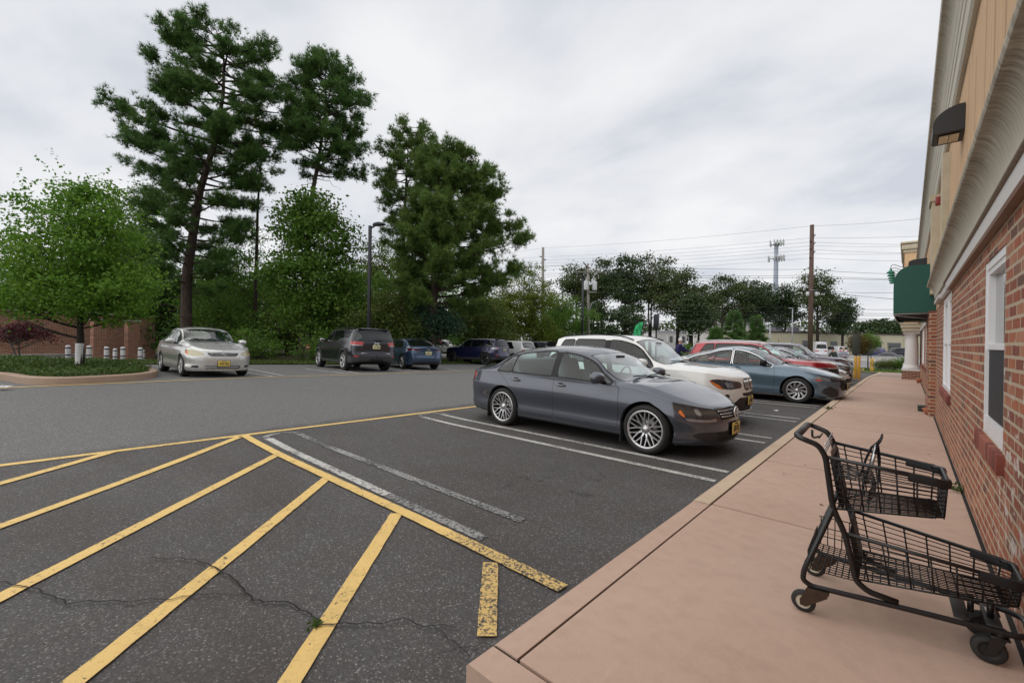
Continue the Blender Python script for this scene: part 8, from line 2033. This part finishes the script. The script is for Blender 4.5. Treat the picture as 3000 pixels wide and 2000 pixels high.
far_woods('far_woods', [(px, 850 + 40 * sin(px * .03), 62) for px in range(-60, 1000, 60)], 73, F_GREEN, 'deep wood closing the view behind the tall pines', 15000)
far_woods('far_woods', [(px, 890 + 30 * sin(px * .03), 66) for px in range(1000, 1480, 50)], 74, F_OLIVE, 'deep wood closing the view behind the round-headed pine', 12000)
# ------------------------------------------------------------------ people
K_SKIN = simple('skin', (.50, .27, .19), .55, var=.06); K_HAIRG = simple('grey_hair', (.45, .40, .37), .8); K_HAIRR = simple('auburn_hair', (.16, .04, .02), .7)
def skin_mesh(name, verts, edges, radii, mat, parent, sub=2, root=0):
    me = bpy.data.meshes.new(name); me.from_pydata(verts, edges, []); o = bpy.data.objects.new(name, me); C.objects.link(o)
    md = o.modifiers.new('skin', 'SKIN'); sv = me.skin_vertices[0].data
    for i, r in enumerate(radii): sv[i].radius = (r, r) if not hasattr(r, '__len__') else r; sv[i].use_root = (i == root)
    md.use_smooth_shade = True; s2 = o.modifiers.new('sub', 'SUBSURF'); s2.levels = sub; s2.render_levels = sub
    dg = bpy.context.evaluated_depsgraph_get(); dg.update(); m2 = bpy.data.meshes.new_from_object(o.evaluated_get(dg)); bpy.data.objects.remove(o)
    m2.materials.clear(); m2.materials.append(mat); m2.polygons.foreach_set('use_smooth', [True] * len(m2.polygons)); o = bpy.data.objects.new(name, m2); C.objects.link(o); o.parent = parent; return o
def person(label, loc, rz, J, top_mat, leg_mat, hat=None, hair=None, shoe=K_TRIM):
    """J: joint positions; figure faces +x in its own frame"""
    root = empty('person', loc, rz, label, 'person')
    def arm(sd):
        s = J['sh' + sd]; return [s, J['el' + sd], J['wr' + sd]]
    V = [J['pel'], J['wai'], J['che'], J['nek'], J['hea']]; R = [(.13, .10), (.115, .09), (.135, .095), (.055, .055), (.06, .06)]; E = [(0, 1), (1, 2), (2, 3), (3, 4)]
    for sd in 'lr':
        n = len(V); V += arm(sd); R += [.062, .044, .032]; E += [(2, n), (n, n + 1), (n + 1, n + 2)]
        n = len(V); V += [J['hip' + sd], J['kne' + sd], J['ank' + sd], tuple(np.array(J['ank' + sd]) + np.array([.13, 0, -.05]))]; R += [.09, .06, .045, .04]; E += [(0, n), (n, n + 1), (n + 1, n + 2), (n + 2, n + 3)]
    body = skin_mesh('body', V, E, R, K_SKIN, root)
    hx, hy, hz_ = J['hea']; fw = np.array(J.get('face', (1, 0, 0)), float); yaw = atan2(fw[1], fw[0]); Mh = Matrix.Translation((hx, hy, hz_ + .06)) @ Matrix.Rotation(yaw, 4, 'Z')
    m = MB(); m.ball((0, 0, 0), 1, 18, 14, M=Mh, sc=(.098, .078, .125)); m.ball((.015, 0, -.06), 1, 14, 10, M=Mh, sc=(.078, .062, .07)); m.prism([(.085, .03), (.118, -.025), (.088, -.03)], -.013, .013, 'Y', M=Mh)
    for sg in (-1, 1): m.ball((-.005, sg * .080, -.01), 1, 8, 6, M=Mh, sc=(.022, .012, .034))
    m.build('head', K_SKIN, body)
    for sg in (-1, 1): MB().ball((.088, sg * .032, .012), 1, 8, 6, M=Mh, sc=(.010, .014, .008)).build('eye', K_TRIM, body)
    MB().ball((.085, 0, -.062), 1, 8, 6, M=Mh, sc=(.01, .028, .006)).build('mouth', simple('lips', (.35, .12, .10), .5), body)
    # hands: palm, four fingers, thumb
    for sd in 'lr':
        w = np.array(J['wr' + sd], float); d = w - np.array(J['el' + sd], float); d /= np.linalg.norm(d); up = np.array([0, 0, 1.0]); s_ = np.cross(d, up); s_ /= np.linalg.norm(s_) + 1e-9; u_ = np.cross(s_, d)
        vs = [tuple(w), tuple(w + d * .075)]; ed = [(0, 1)]; rd = [(.034, .018), (.040, .016)]
        for j, (off, ln) in enumerate(((-.030, .065), (-.010, .078), (.010, .074), (.030, .058))):
            a = w + d * .085 + s_ * off; n = len(vs); vs += [tuple(a), tuple(a + d * ln * .55 - u_ * .012), tuple(a + d * ln * .8 - u_ * .04)]; ed += [(1, n), (n, n + 1), (n + 1, n + 2)]; rd += [.009, .0085, .007]
        n = len(vs); a = w + d * .03 + s_ * -.04; vs += [tuple(a), tuple(a + d * .03 - s_ * .022), tuple(a + d * .06 - s_ * .022)]; ed += [(0, n), (n, n + 1), (n + 1, n + 2)]; rd += [.012, .011, .009]
        skin_mesh('hand', vs, ed, rd, K_SKIN, body, 1)
    # clothes follow the body a little outside it
    V = [tuple(np.array(J['pel']) + np.array([0, 0, -.04])), J['wai'], J['che'], tuple(np.array(J['nek']) * .75 + np.array(J['che']) * .25)]; R = [(.20, .175), (.19, .165), (.215, .18), (.10, .10)]; E = [(0, 1), (1, 2), (2, 3)]
    for sd in 'lr':
        n = len(V); a = arm(sd); V += [a[0], a[1], tuple(np.array(a[1]) * .12 + np.array(a[2]) * .88)]; R += [.092, .070, .056]; E += [(2, n), (n, n + 1), (n + 1, n + 2)]
    skin_mesh('jacket', V, E, R, top_mat, root)
    V = [J['pel']]; R = [(.185, .16)]; E = []
    for sd in 'lr': n = len(V); V += [J['hip' + sd], J['kne' + sd], tuple(np.array(J['ank' + sd]) + np.array([0, 0, .02]))]; R += [.105, .082, .07]; E += [(0, n), (n, n + 1), (n + 1, n + 2)]
    skin_mesh('trousers', V, E, R, leg_mat, root)
    for sd in 'lr': q = np.array(J['ank' + sd]); mm_ = MB(); mm_.ball((q[0] + .06, q[1], q[2] - .045), 1, 12, 8, sc=(.14, .05, .05)); mm_.build('shoe', shoe, root)
    if hat is not None:
        m = MB(); m.lathe([(.092, -.02), (.098, .03), (.085, .085), (.05, .115), (0, .122)], 18, M=Mh @ Matrix.Translation((-.005, 0, .03)) @ Matrix.Diagonal((1.08, .92, 1, 1))); 
        if hat[1]: m.prism([(.06, .075), (.18, .05), (.185, 0), (.18, -.05), (.06, -.075)], .025, .035, 'Z', M=Mh)
        m.build('cap' if hat[1] else 'beanie', hat[0], body)
    if hair is not None: m = MB(); m.ball((-.018, 0, .028), 1, 16, 10, M=Mh, sc=(.102, .086, .112)); m.build('hair', hair, body)
    return root
def base_pose(h=1.75, lean=0.0):
    s = h / 1.75; J = dict(pel=(0, 0, .95), wai=(.01, 0, 1.10), che=(.02, 0, 1.33), nek=(.02, 0, 1.50), hea=(.035, 0, 1.60))
    for sd, y in (('l', 1), ('r', -1)):
        J['sh' + sd] = (.01, .19 * y, 1.42); J['el' + sd] = (-.01, .25 * y, 1.13); J['wr' + sd] = (.06, .25 * y, .88); J['hip' + sd] = (0, .10 * y, .88); J['kne' + sd] = (.03, .11 * y, .49); J['ank' + sd] = (-.01, .12 * y, .09)
    if lean:
        for kx in J:
            x, y, z = J[kx]
            if z > .95: a = lean; J[kx] = (x * cos(a) + (z - .95) * sin(a), y, .95 + (z - .95) * cos(a) - x * sin(a))
    return {k_: tuple(c * s for c in v) for k_, v in J.items()}
def stand(px, py_head, d, h):       # place so the head top meets the photo's height
    p = CAMP + ray(px, py_head) * d; return (float(p[0]), float(p[1]), float(p[2]) - h)
# man with a white cap, arm stretched out to the right
J = base_pose(1.76, .22); J['elr'] = (.36, -.22, 1.18); J['wrr'] = (.62, -.16, 1.06); J['ell'] = (.34, .24, 1.16); J['wrl'] = (.60, .14, 1.04); J['nek'] = (J['nek'][0] + .01, 0, J['nek'][2]); J['kner'] = (.16, -.11, .50)
d = 24.0; h = 1.66; loc = stand(1984, 997, d, h)
navy = simple('navy_hoodie', (.012, .012, .07), .85, var=.2); jeans = simple('dark_jeans', (.03, .04, .07), .85, var=.2)
p = person('man in a white cap and navy hoodie reaching forward behind the white SUV', (loc[0], loc[1], float(gz(loc[0], loc[1]))), CAM_YAW, J, navy, jeans, (simple('white_cap', (.62, .62, .64), .8), True))
p.scale = (1, 1, (h + loc[2] - float(gz(loc[0], loc[1]))) / h)
# man in a plaid shirt, forearms crossed
def mat_plaid():
    t = NT('plaid_shirt'); v = t.coord('Object'); s = t.n('SeparateXYZ'); t.t.links.new(v, s.inputs[0]); a = t.math('GREATER_THAN', t.math('FRACT', t.math('MULTIPLY', s.outputs[1], 11)), .55); b = t.math('GREATER_THAN', t.math('FRACT', t.math('MULTIPLY', s.outputs[2], 11)), .55)
    c = t.mix(t.math('MULTIPLY', t.math('ADD', a, b), .5), (.45, .46, .50), (.03, .04, .09)); return t.done(t.pbr(c, .85))
J = base_pose(1.78); J['ell'] = (.10, .27, 1.14); J['wrl'] = (.24, -.02, 1.12); J['elr'] = (.10, -.27, 1.14); J['wrr'] = (.25, .03, 1.15)
loc = stand(2471, 1019.5, 33, 1.76); p = person('older man in a plaid shirt with folded arms beyond the purple SUV', (loc[0], loc[1], float(gz(loc[0], loc[1]))), CAM_YAW - 1.9, J, mat_plaid(), jeans, None, K_HAIRG)
p.scale = (1, 1, 1 + (loc[2] - float(gz(loc[0], loc[1]))) / 1.76)
# person in a dark jacket and beanie, seen from behind
J = base_pose(1.72, .30); J['ell'] = (.28, .28, 1.12); J['wrl'] = (.42, .18, .98); J['elr'] = (.28, -.28, 1.12); J['wrr'] = (.42, -.18, .98); J['face'] = (-.2, 1, 0)
loc = stand(2449, 1023, 32, 1.62); p = person('person in a dark jacket and black beanie bending beside the plaid man', (loc[0], loc[1], float(gz(loc[0], loc[1]))), CAM_YAW + 1.9, J, simple('dark_green_jacket', (.018, .025, .02), .8, var=.2), jeans, (simple('black_beanie', (.01, .01, .01), .95), False))
p.scale = (1, 1, 1 + (loc[2] - float(gz(loc[0], loc[1]))) / 1.62)
# person with auburn hair standing between black sedan and purple SUV
J = base_pose(1.66); loc = stand(2357, 1019, 26.5, 1.66); p = person('person with auburn hair half hidden behind the black sedan roof', (loc[0], loc[1], float(gz(loc[0], loc[1]))), CAM_YAW + .2, J, simple('grey_top', (.3, .3, .32), .8, var=.3, scale=20), jeans, None, K_HAIRR)
p.scale = (1, 1, 1 + (loc[2] - float(gz(loc[0], loc[1]))) / 1.66)
